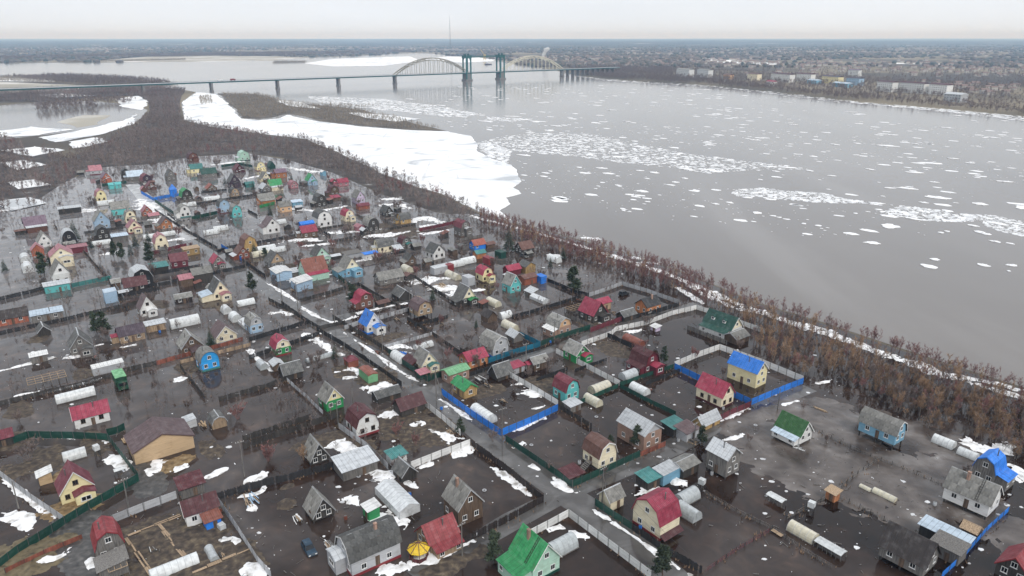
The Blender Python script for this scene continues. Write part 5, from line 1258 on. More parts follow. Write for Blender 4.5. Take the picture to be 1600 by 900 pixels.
BARRELS = [(-21.2,127.5,'blu','bright blue barrel behind the tan wooden house with red roof'),(43.4,135.1,'lgr','light grey barrel right of the brick house with pale steel roof'),(15,139.4,'stl','pale steel barrel left of the cream house with brown roof'),(24.8,116.9,'blu','bright blue barrel in front of the cream house with brown roof'),(-58.4,122.1,'rst','rusty barrel in front of the orange chipboard house with plum brown roof'),(-40.7,212.3,'lgr','light grey barrel right of the white house with bright blue roof'),(-18,164.2,'blu','bright blue barrel in front of the ochre wooden house with green roof'),(13.9,164.2,'lgr','light grey barrel in front of the turquoise house with maroon roof'),(39.1,148.8,'stl','pale steel barrel right of the brick house with pale steel roof'),(11.9,206.7,'blu','bright blue barrel in front of the brick house with grey slate roof'),(53.9,164.2,'lgr','light grey barrel in front of the yellow house with bright blue roof'),(-32.8,119.7,'rst','rusty barrel behind the light grey house with dark grey slate roof'),(-113.2,214.9,'blu','bright blue barrel right of the tan wooden house with dark plum roof'),(-83.6,202.3,'lgr','light grey barrel in front of the cream house with plum brown roof'),(85.8,124.2,'stl','pale steel barrel left of the grey wooden house with bright blue roof'),(-88.8,148.8,'wht','white barrel left of the orange chipboard house with plum brown roof')]
TYRES = [(-5.8,129.3,'pale old tyre lying behind the tan wooden house with red roof'),(4.5,147.1,'pale old tyre lying left of the cream house with brown roof'),(21.1,160.3,'pale old tyre lying in front of the turquoise house with maroon roof'),(59.6,156.2,'pale old tyre lying left of the white house with moss green roof'),(-33.2,134.4,'pale old tyre lying behind the light grey house with dark grey slate roof'),(-75.3,148.8,'pale old tyre lying right of the orange chipboard house with plum brown roof')]
FRAMES = [(-127.2, 178.6, 0.646, 9, 5, 1.9, 'bare timber frame of an unfinished greenhouse at left'), (22.1, 233.2, 0.646, 7, 4, 1.8, 'bare timber frame left of the raspberry roofed dark house'), (-69.9, 104.7, -0.925, 4, 3, 2.2, 'broken timber frame before the ramshackle red barn')]
WIRES = [([(28.4, 99.3), (18.2, 123.8), (-2.3, 148.8), (-19.7, 168.4), (-39.2, 200.9), (-58.9, 223.2), (-84.7, 250.2), (-107.8, 279.3), (-147.3, 328.3), (-178.7, 364.5)], 8.6, 'thin power wires sagging along the main flooded street'), ([(18.2, 123.8), (41.4, 143.8), (67.8, 164.2)], 7.4, 'thin power wires along the cross street to the right')]
HAZE_TOP = 200.0; HAZE_D = 9.5e-5; HAZE_C = (.42,.67,1,1)
HOUSES = [
('h',-90.6,128.1,-0.925,1,6,5.2,2.8,4,'g','mar','yel','q,e:mar:2.4','yellow house with maroon gable roof, fenced in dark green',3),
('h',-81.2,146,-0.925,1,12.5,9,3.4,2.6,'g','plm','osb','n','large unfinished orange chipboard house with plum brown gable roof',3),
('h',-104.2,158.7,0.6458,-1,5,7.5,2.6,2.2,'g','ras','wht','','low white house with raspberry red gable roof',3),
('s',-99.8,132.7,-0.925,1,2.4,2.6,2.2,0.5,'s','wht','osb','n','tiny orange chipboard shed with white flat roof',3),
('h',-74.3,110.3,-0.925,1,4.6,5,3.2,3,'m','red','gry','','ramshackle grey wooden house with red gambrel roof',3),
('s',-71,105.2,-0.925,1,4.5,4,2.4,0.6,'s','gry','gry','n','collapsed slatted grey wooden shed with grey plank flat roof',3),
('h',-61.8,120.9,0.6458,-1,5,6,2.8,1.8,'g','dmr','wht','q','low white house with dark maroon gable roof',3),
('s',-67.1,129,0.6458,-1,3.6,4.6,2.4,0.8,'s','dmr','gry','n','grey wooden shed with dark maroon flat roof',3),
('s',-58.2,117.7,0.6458,-1,2.4,2.8,2.2,0.4,'s','rst','blu','n','bright blue shed with rusty flat roof',3),
('s',-72.1,156.5,-0.925,1,3.4,3.6,1.8,1.5,'m','dsl','tan','n','floating tan wooden shed with dark grey slate gambrel roof',3),
('c',-79,156.5,-0.925,1,2.6,3.4,1.8,0.3,'s','stl','stl','n','pale steel container with pale steel top',3),
('s',-119.2,147.7,0.6458,-1,4,4.5,2.4,1.2,'g','mar','dkw','n','dark wooden shed with maroon gable roof',3),
('h',-36.1,154.1,-0.925,1,5.8,5.8,3,3.2,'m','dmr','wht','k:red','white house with dark maroon gambrel roof',3),
('h',-44.2,141.7,-0.925,1,4.2,4.6,1.4,3.6,'g','sla','dkw','','dark wooden house, grey slate gable roof, behind the tan wooden house with red roof',3),
('s',-34.3,137.1,0.6458,-1,5.5,8,2.4,0.7,'s','stl','gry','n','grey wooden shed, pale steel flat roof, behind the tan wooden house with red roof',3),
('s',-25.8,140.1,0.6458,-1,3,3.5,2.4,0.3,'s','tea','wht','n','white shed with teal flat roof',3),
('s',-23.2,134.6,-0.925,1,3.6,3.8,1.8,2,'g','dsl','dkw','n','dark wooden shed, dark grey slate gable roof, behind the tan wooden house with red roof',3),
('h',-38.3,121.3,-0.925,1,4.4,4.4,1.8,3.4,'g','sla','dkw','s.5','dark wooden house with grey slate gable roof on stilts, hut standing in open flood water',3),
('s',-27.9,120.9,-0.925,1,2.4,2.6,2.4,0.3,'s','wht','grn','n','kiosk-like green shed with white flat roof',3),
('h',-26,108.6,0.6458,-1,6.2,9.5,3.6,3.2,'m','dsl','lgr','c,k:red,e:stl:2,x','large light grey house with dark grey slate gambrel roof',3),
('h',-14,113.2,0.6458,-1,5,6,2.4,2.6,'g','red','tan','q,v:red:2','tan wooden house with red gable roof',3),
('h',-9.7,121.3,-0.925,1,5.6,5.6,4,3.6,'g','sla','brw','c','tall weathered brown wooden house with grey slate gable roof',3),
('h',19.5,140.1,-0.925,1,5.2,5.2,3.4,3,'m','brn','crm','k:dkw,p','cream house with brown gambrel roof',3),
('h',29.9,149.4,-0.925,1,5.8,8.5,4.4,2.2,'g','stl','brk','u:lgr','brick house with pale steel gable roof, light grey gable',3),
('s',12.8,133.7,0.6458,-1,3.4,3.8,1.8,0.3,'s','dmr','dkw','n','flat dark wooden shed with dark maroon flat roof',3),
('s',20.2,124.7,0.6458,-1,3.4,3.6,2.4,1.8,'g','sla','crm','n','cream shed with grey slate gable roof',3),
('h',27.9,117.7,0.6458,-1,7,5.4,3.6,3.8,'m','ras','crm','q,v:dmr:0.1,k:red','cream house, raspberry red gambrel roof, in front of the cream house with brown roof',3),
('h',4.1,106.2,-0.925,1,6,6.5,3.4,3.8,'g','grn','mnt','c,k:dgr,v:grn:3,l','mint house with green gable roof',3),
('h',46,136.6,-0.925,1,4.6,5.2,5.2,2,'g','stl','gry','q,s.6','tall stilted grey wooden house with pale steel gable roof',3),
('c',33.1,133.7,0.6458,-1,3.2,5.5,2.6,0.3,'s','stl','sky','n','sky blue container with pale steel top',3),
('s',28.8,131.3,0.6458,-1,3.4,3.6,2.4,0.3,'s','tea','dkw','n','dark wooden shed, teal flat roof, right of the cream house with brown roof',3),
('s',37.6,136.6,0.6458,-1,4,5,2.4,0.8,'g','sla','dkw','n','dark wooden shed, grey slate gable roof, right of the cream house with brown roof',3),
('h',66.6,150.5,-0.925,1,4.8,6.5,2.8,3,'g','dgn','wht','v:ice:1.6,s.6','white house with moss green gable roof on stilts',3),
('s',47.6,156.5,0.6458,-1,3.2,6.5,1.6,1.8,'g','stl','och','n','ochre wooden shed with pale steel gable roof',3),
('s',38.8,152.9,0.6458,-1,3.6,4.4,2.6,0.4,'s','tea','dkw','n','dark wooden shed, teal flat roof, right of the brick house with pale steel roof',3),
('s',41.5,151.1,0.6458,-1,3.6,4.4,2.4,0.4,'s','plm','lgr','n','light grey shed with plum brown flat roof',3),
('s',65.9,126.4,-0.925,1,1.8,2,2,0.3,'s','tan','org','n','tiny orange wooden shed with tan flat roof',3),
('h',86.7,149.4,-0.925,1,4.4,8.6,4.2,2.8,'m','sla','sky','s1.5','sky blue house with grey slate gambrel roof on stilts',3),
('h',92.8,124.2,-0.925,1,6,8.2,3.8,3.2,'g','sla','wht','s1,c,l','white house with grey slate gable roof on stilts',3),
('h',102.2,133.7,0.6458,-1,4.4,5,3.4,3,'m','blu','gry','v:blu:2.2,u:gry','grey wooden house with bright blue gambrel roof',3),
('h',71.3,107.2,-0.925,1,6,7.6,3.2,3.6,'g','drk','gry','s1','grey wooden house with blackish brown gable roof on stilts',3),
('s',81.2,112.8,-0.925,1,3,8,2.6,0.3,'s','ice','dkw','n','dark wooden shed with pale blue flat roof',3),
('s',79.9,109.3,-0.925,1,3.6,4.8,2.6,0.4,'s','gry','gry','n','grey wooden shed with grey plank flat roof',3),
('h',89.5,104.6,0.6458,-1,5,6,2.5,2.5,'g','red','dkw','','dark wooden house with red gable roof, by the right edge',3),
('s',87.6,115.2,-0.925,1,2.2,2.4,1.6,1,'g','tan','brw','n','brown wooden shed with tan gable roof',3),
('h',-166.6,224.3,0.6458,-1,5,9,2.4,2.2,'g','drk','ora','','red-orange house with blackish brown gable roof',2),
('h',-156.7,227.2,0.6458,-1,4.5,9,2.6,0.4,'s','ice','gry','','grey wooden house with pale blue flat roof',2),
('s',-149.8,213.9,-0.925,1,3.4,4.4,1.8,1.8,'g','dsl','dkw','n','dark wooden shed, dark grey slate gable roof, behind the white house with raspberry red roof',2),
('h',-130.6,200.9,-0.925,1,5.6,6.5,2.8,3.6,'g','dsl','gry','e:dsl:3','grey wooden house, dark grey slate gable roof, behind the white house with raspberry red roof',2),
('h',-119.7,209.7,0.6458,-1,4.8,7,2.6,2.2,'g','dpl','tan','e:ras:2','tan wooden house with dark plum gable roof',2),
('s',-115.7,217.6,0.6458,-1,3,5.5,2.4,0.4,'s','stl','tan','n','tan wooden shed with pale steel flat roof',2),
('h',-125.4,232,-0.925,1,4.8,5,2.8,4,'g','plm','wht','e:wht:2','white house, plum brown gable roof, behind the tan wooden house with dark plum roof',2),
('h',-107,248.8,-0.925,1,5.5,6.5,3,4.2,'g','dsl','crm','e:pnk:3,v:ice:4','cream house with dark grey slate gable roof',2),
('s',-117.8,243.4,0.6458,-1,3.4,5.4,2.2,1.2,'g','sla','drk','','blackish wooden shed with grey slate gable roof',2),
('h',-141.8,257.3,0.6458,-1,5,7.5,2.2,2.8,'g','dmr','drk','','blackish wooden house with dark maroon gable roof',2),
('h',-97.4,200.9,-0.925,1,6,6,2.6,3.6,'g','sla','brw','e:plm:4','brown wooden house, grey slate gable roof, left of the cream house with plum brown roof',2),
('h',-90.7,209.7,-0.925,1,6.2,6.5,2.4,3.2,'g','plm','crm','k:lgr','cream house with plum brown gable roof',2),
('h',-87.4,189.2,-0.925,1,5,4.8,3,2.8,'r','sla','cya','k:tea','sky blue house with grey slate arched roof',2),
('h',-83.5,217.1,-0.925,1,4.2,5,2.8,2.8,'m','sla','lbl','u:lgr','light blue house with grey slate gambrel roof, light grey gable',2),
('c',-114.8,186.7,0.6458,-1,2.6,8,2.2,0.3,'s','wht','lgr','n','light grey container with white top',2),
('s',-138.7,193.6,0.6458,-1,2.8,4,2.2,0.2,'s','wht','gry','n','grey wooden shed with white flat roof',2),
('h',-69.6,199.5,-0.925,1,4.6,5,2.6,2.8,'m','ras','grn','u:crm,k:red','green house with raspberry red gambrel roof, cream gable',2),
('s',-67.4,188.4,-0.925,1,2.8,3.4,2,0.8,'g','stl','brw','n','brown wooden shed with pale steel gable roof',2),
('s',-61.9,183.4,0.6458,-1,4.4,5,2,2.4,'g','dsl','dkw','n','dark wooden shed, dark grey slate gable roof, close to the mint house with rusty roof',2),
('c',-39.9,181.8,-0.925,1,2.8,6.2,2.6,0.3,'g','rst','lgn','n','light green container with rusty top',2),
('h',-46.6,166.3,-0.925,1,4.6,4.8,2.8,3.2,'g','sla','grn','u:yel','green house with grey slate gable roof, yellow gable',3),
('s',-33.1,170.5,0.6458,-1,4,6.5,1.8,1.2,'g','dsl','dkw','n','dark wooden shed, dark grey slate gable roof, left of the turquoise house with maroon roof',3),
('s',-26.1,163.6,0.6458,-1,4.4,6.8,2.2,2.2,'g','dmr','dkw','n','dark wooden shed, dark maroon gable roof, left of the ochre wooden house with green roof',3),
('s',-46.5,190.5,-0.925,1,3,3.4,2.2,1.2,'h','mar','rst','n','rust-brown shed with maroon pyramid roof',2),
('h',-45.7,217.1,-0.925,1,5.4,5.2,3,3.8,'g','blu','wht','e:blu:2.6,k:blu','white house with bright blue gable roof',2),
('h',-52.5,239.5,-0.925,1,5,4.8,3,2.8,'m','ras','brn','v:ras:1.4','brown wooden house with raspberry red gambrel roof',2),
('h',-31,229.6,-0.925,1,5.6,5.6,3.6,2.8,'m','plm','tan','s1.4','tan wooden house with plum brown gambrel roof on stilts',2),
('s',-40.1,247.4,-0.925,1,5,6,2,2.2,'g','dsl','dkw','n','dark wooden shed, dark grey slate gable roof, behind the white house with bright blue roof',2),
('h',-16.8,243.4,-0.925,1,5.4,5.6,2.6,4,'g','dsl','dkw','u:crm,v:dsl:2.4,e:grn:2','dark wooden house with dark grey slate gable roof, cream gable',2),
('h',-11.2,191.8,0.6458,-1,5,6.5,2.6,1.8,'g','ras','org','q','orange wooden house with raspberry red gable roof',2),
('h',-25,188.8,-0.925,1,5,5,2.6,3.4,'g','sla','crm','e:tea:1.6','cream house, grey slate gable roof, left of the brick house with light green roof',2),
('s',-28.7,190.1,-0.925,1,3,5,2,1,'g','dmr','dkw','n','dark wooden shed, dark maroon gable roof, left of the brick house with light green roof',2),
('s',-24.8,182.6,0.6458,-1,2.4,2.8,1.8,0.3,'s','pnk','dgr','n','dark green shed with pinkish red flat roof',2),
('h',-15.7,181.8,0.6458,-1,4,6.5,3,0.8,'g','lgn','brk','','brick house with light green gable roof',2),
('h',-12.7,173.4,-0.925,1,4,6,2.6,1.4,'g','grn','och','q','ochre wooden house with green gable roof',3),
('h',-5.4,199.9,-0.925,1,5.8,6.5,3,3.4,'m','sla','lgr','k:blu','light grey house with grey slate gambrel roof',2),
('s',0.8,209.2,-0.925,1,3.4,4,2,1.4,'g','stl','gry','n','grey wooden shed with pale steel gable roof',2),
('s',-7.7,226,-0.925,1,3.6,4.4,2,1.8,'g','drk','brw','n','brown wooden shed with blackish brown gable roof',2),
('h',15,214.9,-0.925,1,5.4,5.6,3.2,3,'m','sla','brk','u:pch,v:wht:1.8','brick house with grey slate gambrel roof, peach gable',2),
('h',27.2,227.2,-0.925,1,6.4,7,3,4,'g','ras','dkw','e:dkw:2','dark wooden house with raspberry red gable roof',2),
('s',31.4,236.9,0.6458,-1,4,5,2.8,1.2,'g','ras','tan','n','tan wooden shed with raspberry red gable roof',2),
('h',47.1,234.4,0.6458,-1,5.5,6.8,3,2.2,'g','blk','org','c','orange wooden house with black gable roof',2),
('s',38.5,227.2,0.6458,-1,4,5.5,2,1.4,'g','dsl','dkw','n','dark wooden shed, dark grey slate gable roof, behind the maroon house with dark maroon roof',2),
('h',18.9,195.3,-0.925,1,5,5.6,2.8,2.6,'g','sla','grn','e:ras:1.8','green house with grey slate gable roof',2),
('h',7.4,189.2,0.6458,-1,3.6,5,2.4,1.4,'g','sla','brw','e:ras:1.4','brown wooden house, grey slate gable roof, behind the turquoise house with maroon roof',2),
('s',-3.2,183.4,0.6458,-1,4.5,5,1.4,2.8,'g','dsl','dkw','n','dark wooden shed, dark grey slate gable roof, behind the cream house with brown roof',2),
('s',1.1,186.7,0.6458,-1,3,4,2,0.3,'s','ras','lgr','n','light grey shed with raspberry red flat roof',2),
('h',14.2,171.2,-0.925,1,4.6,5,3.2,3,'m','mar','tur','','turquoise house with maroon gambrel roof',3),
('s',15.4,164.2,0.6458,-1,2.6,3.6,2,0.3,'s','stl','gry','n','grey wooden shed, pale steel flat roof, in front of the turquoise house with maroon roof',3),
('h',37.8,188.4,-0.925,1,5.2,6,3,3.4,'m','dmr','mar','e:ras:2.4,v:dmr:1.6','maroon house with dark maroon gambrel roof',2),
('s',37.5,204.7,-0.925,1,3,6.5,1.6,1.2,'r','rst','rst','n','rust-brown shed with rusty arched roof',2),
('h',-0.2,255.9,-0.925,1,4.8,5,3.2,3.6,'g','sla','tur','','turquoise house, grey slate gable roof, right of the yellow house with raspberry red roof',2),
('h',67.8,216,-0.925,1,6,10.5,3,3.4,'g','dgr','wht','u:crm,v:dgr:2.6,d','white house with dark green gable roof, cream gable',2),
('s',70.2,208.7,0.6458,-1,5,6,2,1.4,'g','sla','brw','n','brown wooden shed, grey slate gable roof, behind the yellow house with bright blue roof',2),
('h',64.9,181,-0.925,1,5,9,4.6,2.6,'g','blu','yel','','yellow house with bright blue gable roof',2),
('h',52.9,169.1,-0.925,1,5,8,3.4,3.2,'g','ras','crm','k:dmr','cream house with raspberry red gable roof',3),
('s',46.5,217.1,-0.925,1,2,2.4,1.4,0.3,'s','wht','lil','n','lilac shed with white flat roof',2),
('h',-23.9,335.3,-0.925,1,4.95,6.3,4.86,3.06,'m','mar','gry','k:brw,e:stl:2','grey wooden house with maroon gambrel roof',1),
('h',-15.5,313.1,0.6458,-1,4.5,5.85,2.34,1.98,'g','ror','blu','','bright blue house with orange red gable roof',1),
('s',-10.4,315.2,0.6458,-1,3.6,4.5,1.8,0.72,'g','brn','brw','n','brown wooden shed with brown gable roof',1),
('h',-56.9,309,0.6458,-1,4.95,7.2,2.88,3.06,'m','dsl','crm','e:stl:2','cream house with dark grey slate gambrel roof',1),
('h',-48.7,315.2,-0.925,1,4.5,4.5,2.7,2.52,'m','dmr','gry','e:tea:2','grey wooden house with dark maroon gambrel roof',1),
('h',-33.1,299.1,-0.925,1,5.85,6.3,3.06,3.24,'g','dsl','wht','','white house with dark grey slate gable roof',1),
('s',-61,297.2,0.6458,-1,3.6,5.85,2.7,0.36,'g','blu','wht','n','white shed with bright blue gable roof',1),
('s',-69,299.1,0.6458,-1,4.05,7.2,2.16,0.36,'s','gry','lgr','n','light grey shed with grey plank flat roof',1),
('h',-65.2,276,-0.925,1,6,6.4,3.4,4,'g','sla','sky','u:crm,v:sla:3,e:sky:3','sky blue house with grey slate gable roof, cream gable',1),
('h',-47.8,266.4,0.6458,-1,5.5,10,2.2,2.4,'g','sla','gry','','grey wooden house with grey slate gable roof',1),
('h',-42.9,289.8,-0.925,1,3.6,4.5,2.34,2.16,'g','dsl','brw','v:sla:1.8','brown wooden house with dark grey slate gable roof',1),
('h',-10.8,267.9,-0.925,1,4.6,5,3.4,2.6,'m','ras','yel','k:brw,e:ras:2','yellow house with raspberry red gambrel roof',1),
('c',-16.7,263.3,-0.925,1,3,4.5,3.2,0.1,'s','lgr','lgr','n','light grey container with light grey top',2),
('c',-9.9,289.8,-0.925,1,2.7,4.5,2.88,0.27,'g','red','red','n','red container in front of the bright blue house with orange red roof',1),
('c',-25.4,279.3,-0.925,1,2.6,3,3,0.1,'s','red','red','n','red container left of the yellow house with raspberry red roof',1),
('c',-28.7,277.6,0.6458,-1,3,8,2.8,0.3,'s','stl','lgr','n','light grey container with pale steel top',1),
('s',-14.1,299.1,0.6458,-1,3.6,4.5,2.34,1.08,'g','tea','org','n','orange wooden shed with teal gable roof',1),
('c',-5,299.1,-0.925,1,2.7,4.5,2.7,0.09,'s','dgr','dgr','n','dark green container with dark green top',1),
('h',5.4,307,0.6458,-1,5.4,6.3,2.34,2.7,'g','brn','dkw','','dark wooden house with brown gable roof',1),
('s',6,279.3,-0.925,1,5,5,3,1.5,'g','dsl','och','n','ochre wooden shed with dark grey slate gable roof',1),
('s',0,276,0.6458,-1,4,6,2.4,1.6,'g','ras','mar','n','maroon shed with raspberry red gable roof',1),
('s',5.9,264.8,0.6458,-1,4.4,6,2.8,0.8,'g','brn','ora','n','red-orange shed with brown gable roof',2),
('c',11.2,265.6,-0.925,1,2.6,4,2.8,0.1,'s','blu','blu','n','bright blue container with bright blue top',2),
('h',-85.3,365.9,-0.925,1,4.8,5.6,3.2,2.88,'m','ras','crm','c,e:stl:2','cream house, raspberry red gambrel roof, in front of the lilac house with grey slate roof',1),
('h',-69.2,344.9,-0.925,1,5.85,6.3,3.24,3.6,'r','sla','dkw','','dark wooden house with grey slate arched roof',1),
('h',-55.3,360.5,0.6458,-1,4.8,5.6,2.4,2.88,'m','dsl','och','e:dsl:2','ochre wooden house with dark grey slate gambrel roof',1),
('h',-66.9,377.3,-0.925,1,4.8,6.4,2.08,3.2,'g','dsl','dkw','e:stl:2','dark wooden house with dark grey slate gable roof',1),
('h',-88.3,408.9,-0.925,1,5.2,6.4,3.2,3.84,'g','sla','lil','','lilac house with grey slate gable roof',0),
('s',-82.5,392.5,0.6458,-1,4,6.4,2.08,1.12,'g','mar','ora','n','red-orange shed with maroon gable roof',0),
('h',-95.6,355.1,-0.925,1,7.2,7.65,4.86,3.24,'m','dsl','wht','','white house with dark grey slate gambrel roof',1),
('s',-74.8,344.9,-0.925,1,3.6,4.5,2.34,0.9,'g','pnk','pnk','n','pinkish red shed with pinkish red gable roof',1),
('h',-117.5,342.5,-0.925,1,6.3,7.2,3.96,3.42,'g','plm','wht','v:plm:1.8','white house, plum brown gable roof, in front of the peach house with grey slate roof',1),
('h',-96.8,332.9,0.6458,-1,4.95,7.2,3.06,2.7,'g','ras','brw','e:stl:2','brown wooden house, raspberry red gable roof, behind the mint house with dark grey slate roof',1),
('s',-100,342.5,0.6458,-1,3.6,6.3,4.5,0.9,'g','blu','blu','n','bright blue shed with bright blue gable roof',1),
('h',-116.9,309,-0.925,1,5.85,6.3,3.06,4.5,'m','brn','och','','ochre wooden house with brown gambrel roof',1),
('h',-116.6,299.1,-0.925,1,4.95,5.4,2.52,2.7,'g','brn','rst','v:stl:1.8','rust-brown house with brown gable roof',1),
('h',-98.2,286.3,-0.925,1,6.3,6.3,2.52,3.96,'g','dsl','gry','u:tan','grey wooden house with dark grey slate gable roof, tan wooden gable',1),
('h',-81.4,293.5,-0.925,1,5.85,6.3,3.24,3.6,'g','dsl','mnt','e:stl:2','mint house with dark grey slate gable roof',1),
('h',-78.8,272.7,0.6458,-1,7,9,3.4,4.6,'g','rst','mnt','v:ras:2','mint house with rusty gable roof',1),
('s',-91,271.1,-0.925,1,6,8,3.4,0.6,'g','wht','lbl','n','light blue shed with white gable roof',1),
('s',-79.5,258.8,-0.925,1,6,7,3.2,0.8,'s','wht','lbl','n','light blue shed with white flat roof',2),
('h',-120.4,266.4,0.6458,-1,5,7,4,2,'g','sla','dkw','n','dark wooden house, grey slate gable roof, in front of the maroon house with maroon roof',1),
('h',-138,286.3,0.6458,-1,4.5,6.3,3.06,2.7,'g','mar','mar','','maroon house with maroon gable roof',1),
('h',-121.8,285.4,-0.925,1,4.5,5.4,2.7,2.7,'g','ras','gry','e:ras:2','grey wooden house with raspberry red gable roof',1),
('s',-140.4,304,0.6458,-1,3.6,6.3,2.88,0.36,'s','tan','och','','ochre wooden shed with tan flat roof',1),
('s',-124.7,261.8,0.6458,-1,4,4.5,3.2,1.4,'g','pnk','brw','n','brown wooden shed, pinkish red gable roof, in front of the maroon house with maroon roof',2),
('h',-171.8,348.7,-0.925,1,5.4,6.3,3.06,2.88,'g','plm','org','v:sla:1.8','orange wooden house with plum brown gable roof',1),
('h',-173.6,374.4,-0.925,1,5.2,5.6,3.36,3.2,'m','sla','wht','k:tea,v:sla:1.8','white house with grey slate gambrel roof',1),
('h',-155.9,383.2,-0.925,1,5.6,5.6,4,3.68,'m','dsl','lbl','k:mar','light blue house with dark grey slate gambrel roof',1),
('h',-146.2,374.4,-0.925,1,4.8,4.8,3.36,3.2,'m','sla','tur','','turquoise house with grey slate gambrel roof',1),
('h',-139.7,403.8,0.6458,-1,4.8,8.8,3.68,2.72,'g','sla','org','v:sla:1.8','orange wooden house with grey slate gable roof',0),
('h',-123.9,386.3,0.6458,-1,4.8,6.4,3.2,2.56,'g','sla','pch','','peach house with grey slate gable roof',0),
('h',-107.9,398.9,-0.925,1,5.6,5.6,3.2,4,'m','dsl','dkw','v:sla:1.8','dark wooden house, dark grey slate gambrel roof, right of the cream house with green roof',0),
('h',-190.2,415.8,-0.925,1,6,6.4,2.4,4.48,'m','grn','dkw','v:sla:1.8','dark wooden house with green gambrel roof',0),
('s',-121.3,400.5,0.6458,-1,4,5.6,2.4,0.48,'s','ice','sky','n','sky blue shed with pale blue flat roof',0),
('h',-106.8,426.5,-0.925,1,5.18,5.18,3.33,3.26,'m','dmr','brw','v:dmr:1.8','brown wooden house, dark maroon gambrel roof, left of the lilac house with grey slate roof',0),
('s',-102.7,414,0.6458,-1,4,4.8,2.08,0.64,'s','ras','brw','n','brown wooden shed with raspberry red flat roof',0),
('h',-108.4,458,0.6458,-1,4.44,6.66,2.52,2.22,'g','ras','pnk','e:ras:2','pinkish red house with raspberry red gable roof',0),
('h',-233.7,344.9,0.6458,-1,6.3,9,3.6,3.6,'g','pur','brn','v:stl:1.8','brown wooden house with purple gable roof',1),
('h',-238,412.3,-0.925,1,5.2,5.6,3.52,3.52,'m','pnk','yel','','yellow house with pinkish red gambrel roof',0),
('h',-210.2,380.3,0.6458,-1,5.2,8.8,3.36,3.52,'g','sla','tur','','turquoise house, grey slate gable roof, left of the red-orange house with pinkish red roof',1),
('h',-204,350,-0.925,1,6.75,7.2,4.5,4.5,'g','sla','lbl','','light blue house with grey slate gable roof',1),
('h',-193.3,330.6,-0.925,1,5.4,6.3,2.7,3.42,'m','dsl','dkw','v:dsl:1.8','dark wooden house, dark grey slate gambrel roof, left of the maroon house with maroon roof',1),
('h',-203.9,321.6,-0.925,1,5.85,6.3,2.16,4.5,'r','stl','blk','','black house with pale steel arched roof',1),
('h',-212.7,317.3,-0.925,1,5.4,5.85,2.7,3.96,'g','sla','wht','','white house, grey slate gable roof, in front of the brown wooden house with purple roof',1),
('h',-188.4,289.8,-0.925,1,8.1,8.1,4.68,3.24,'g','pnk','crm','e:stl:2','cream house, pinkish red gable roof, in front of the brown wooden house with purple roof',1),
('s',-191.7,307,0.6458,-1,3.6,7.2,2.7,0.45,'s','pnk','mar','n','maroon shed with pinkish red flat roof',1),
('h',-175.2,266.4,-0.925,1,6,7,4,4.6,'g','sla','wht','','white house, grey slate gable roof, left of the blackish wooden house with dark maroon roof',1),
('s',-170.4,255.9,0.6458,-1,4,8,2.8,0.4,'s','stl','tur','n','turquoise shed with pale steel flat roof',2),
('h',-142.3,263.3,-0.925,1,7,7,3.8,3.4,'m','stl','blk','','black house with pale steel gambrel roof',2),
('s',-142,277.6,0.6458,-1,4.5,6,3,0.8,'s','tea','dkw','n','dark wooden shed, teal flat roof, left of the maroon house with maroon roof',1),
('h',-184.3,342.5,-0.925,1,5.85,6.3,2.88,3.24,'g','pnk','crm','k:red,e:pnk:2','cream house, pinkish red gable roof, in front of the red-orange house with pinkish red roof',1),
('h',-194.7,377.3,-0.925,1,4.8,5.6,2.4,2.88,'g','pnk','ora','','red-orange house with pinkish red gable roof',1),
('s',-187.9,370.1,0.6458,-1,4,4.8,1.92,1.12,'g','pnk','gry','n','grey wooden shed with pinkish red gable roof',1),
('h',-196.5,363.2,-0.925,1,4.8,5.2,3.2,3.2,'m','sla','crm','e:sla:2','cream house with grey slate gambrel roof',1),
('h',-157.8,313.1,-0.925,1,5.4,5.4,3.24,3.96,'m','pnk','crm','','cream house with pinkish red gambrel roof',1),
('s',-182.8,326.1,0.6458,-1,4.5,6.3,2.7,0.36,'s','ice','gry','n','grey wooden shed with pale blue flat roof',1),
('s',-239.1,383.2,0.6458,-1,4.8,10.4,2.88,0.32,'s','stl','dkw','n','dark wooden shed with pale steel flat roof',1),
('s',-206.8,303,-0.925,1,4.5,4.5,2.88,2.34,'g','pnk','ora','n','red-orange shed with pinkish red gable roof',1),
('c',-144.4,244.7,-0.925,1,4,5,4,0.2,'s','ice','lbl','n','light blue container with pale blue top',2),
('h',-288.1,498.9,0.6458,-1,5.92,7.4,2.96,3.26,'g','pnk','lgr','k:mar,e:pnk:2','light grey house with pinkish red gable roof',0),
('h',-266.1,470.9,-0.925,1,5.18,6.66,3.26,3.11,'g','pur','ora','e:stl:2','red-orange house with purple gable roof',0),
('s',-249.3,449.7,0.6458,-1,4.44,6.66,2.66,1.04,'g','tur','tur','n','turquoise shed with turquoise gable roof',0),
('h',-260,484.5,-0.925,1,5.18,5.18,2.96,3.7,'m','dsl','dkw','','dark wooden house, dark grey slate gambrel roof, right of the red-orange house with purple roof',0),
('h',-250.1,477.6,0.6458,-1,5.92,9.62,2.96,3.4,'g','ice','gry','e:ice:2','grey wooden house with pale blue gable roof',0),
('h',-236.6,464.4,-0.925,1,5.92,7.4,2.52,4.14,'m','mar','dpl','','dark plum house with maroon gambrel roof',0),
('h',-225.8,447.7,-0.925,1,5.18,5.18,2.22,2.52,'g','mar','brn','e:stl:2','brown wooden house with maroon gable roof',0),
('s',-225.5,437.8,-0.925,1,2.96,3.7,2.22,1.48,'g','pnk','brn','n','brown wooden shed, pinkish red gable roof, left of the brown wooden house with maroon roof',0),
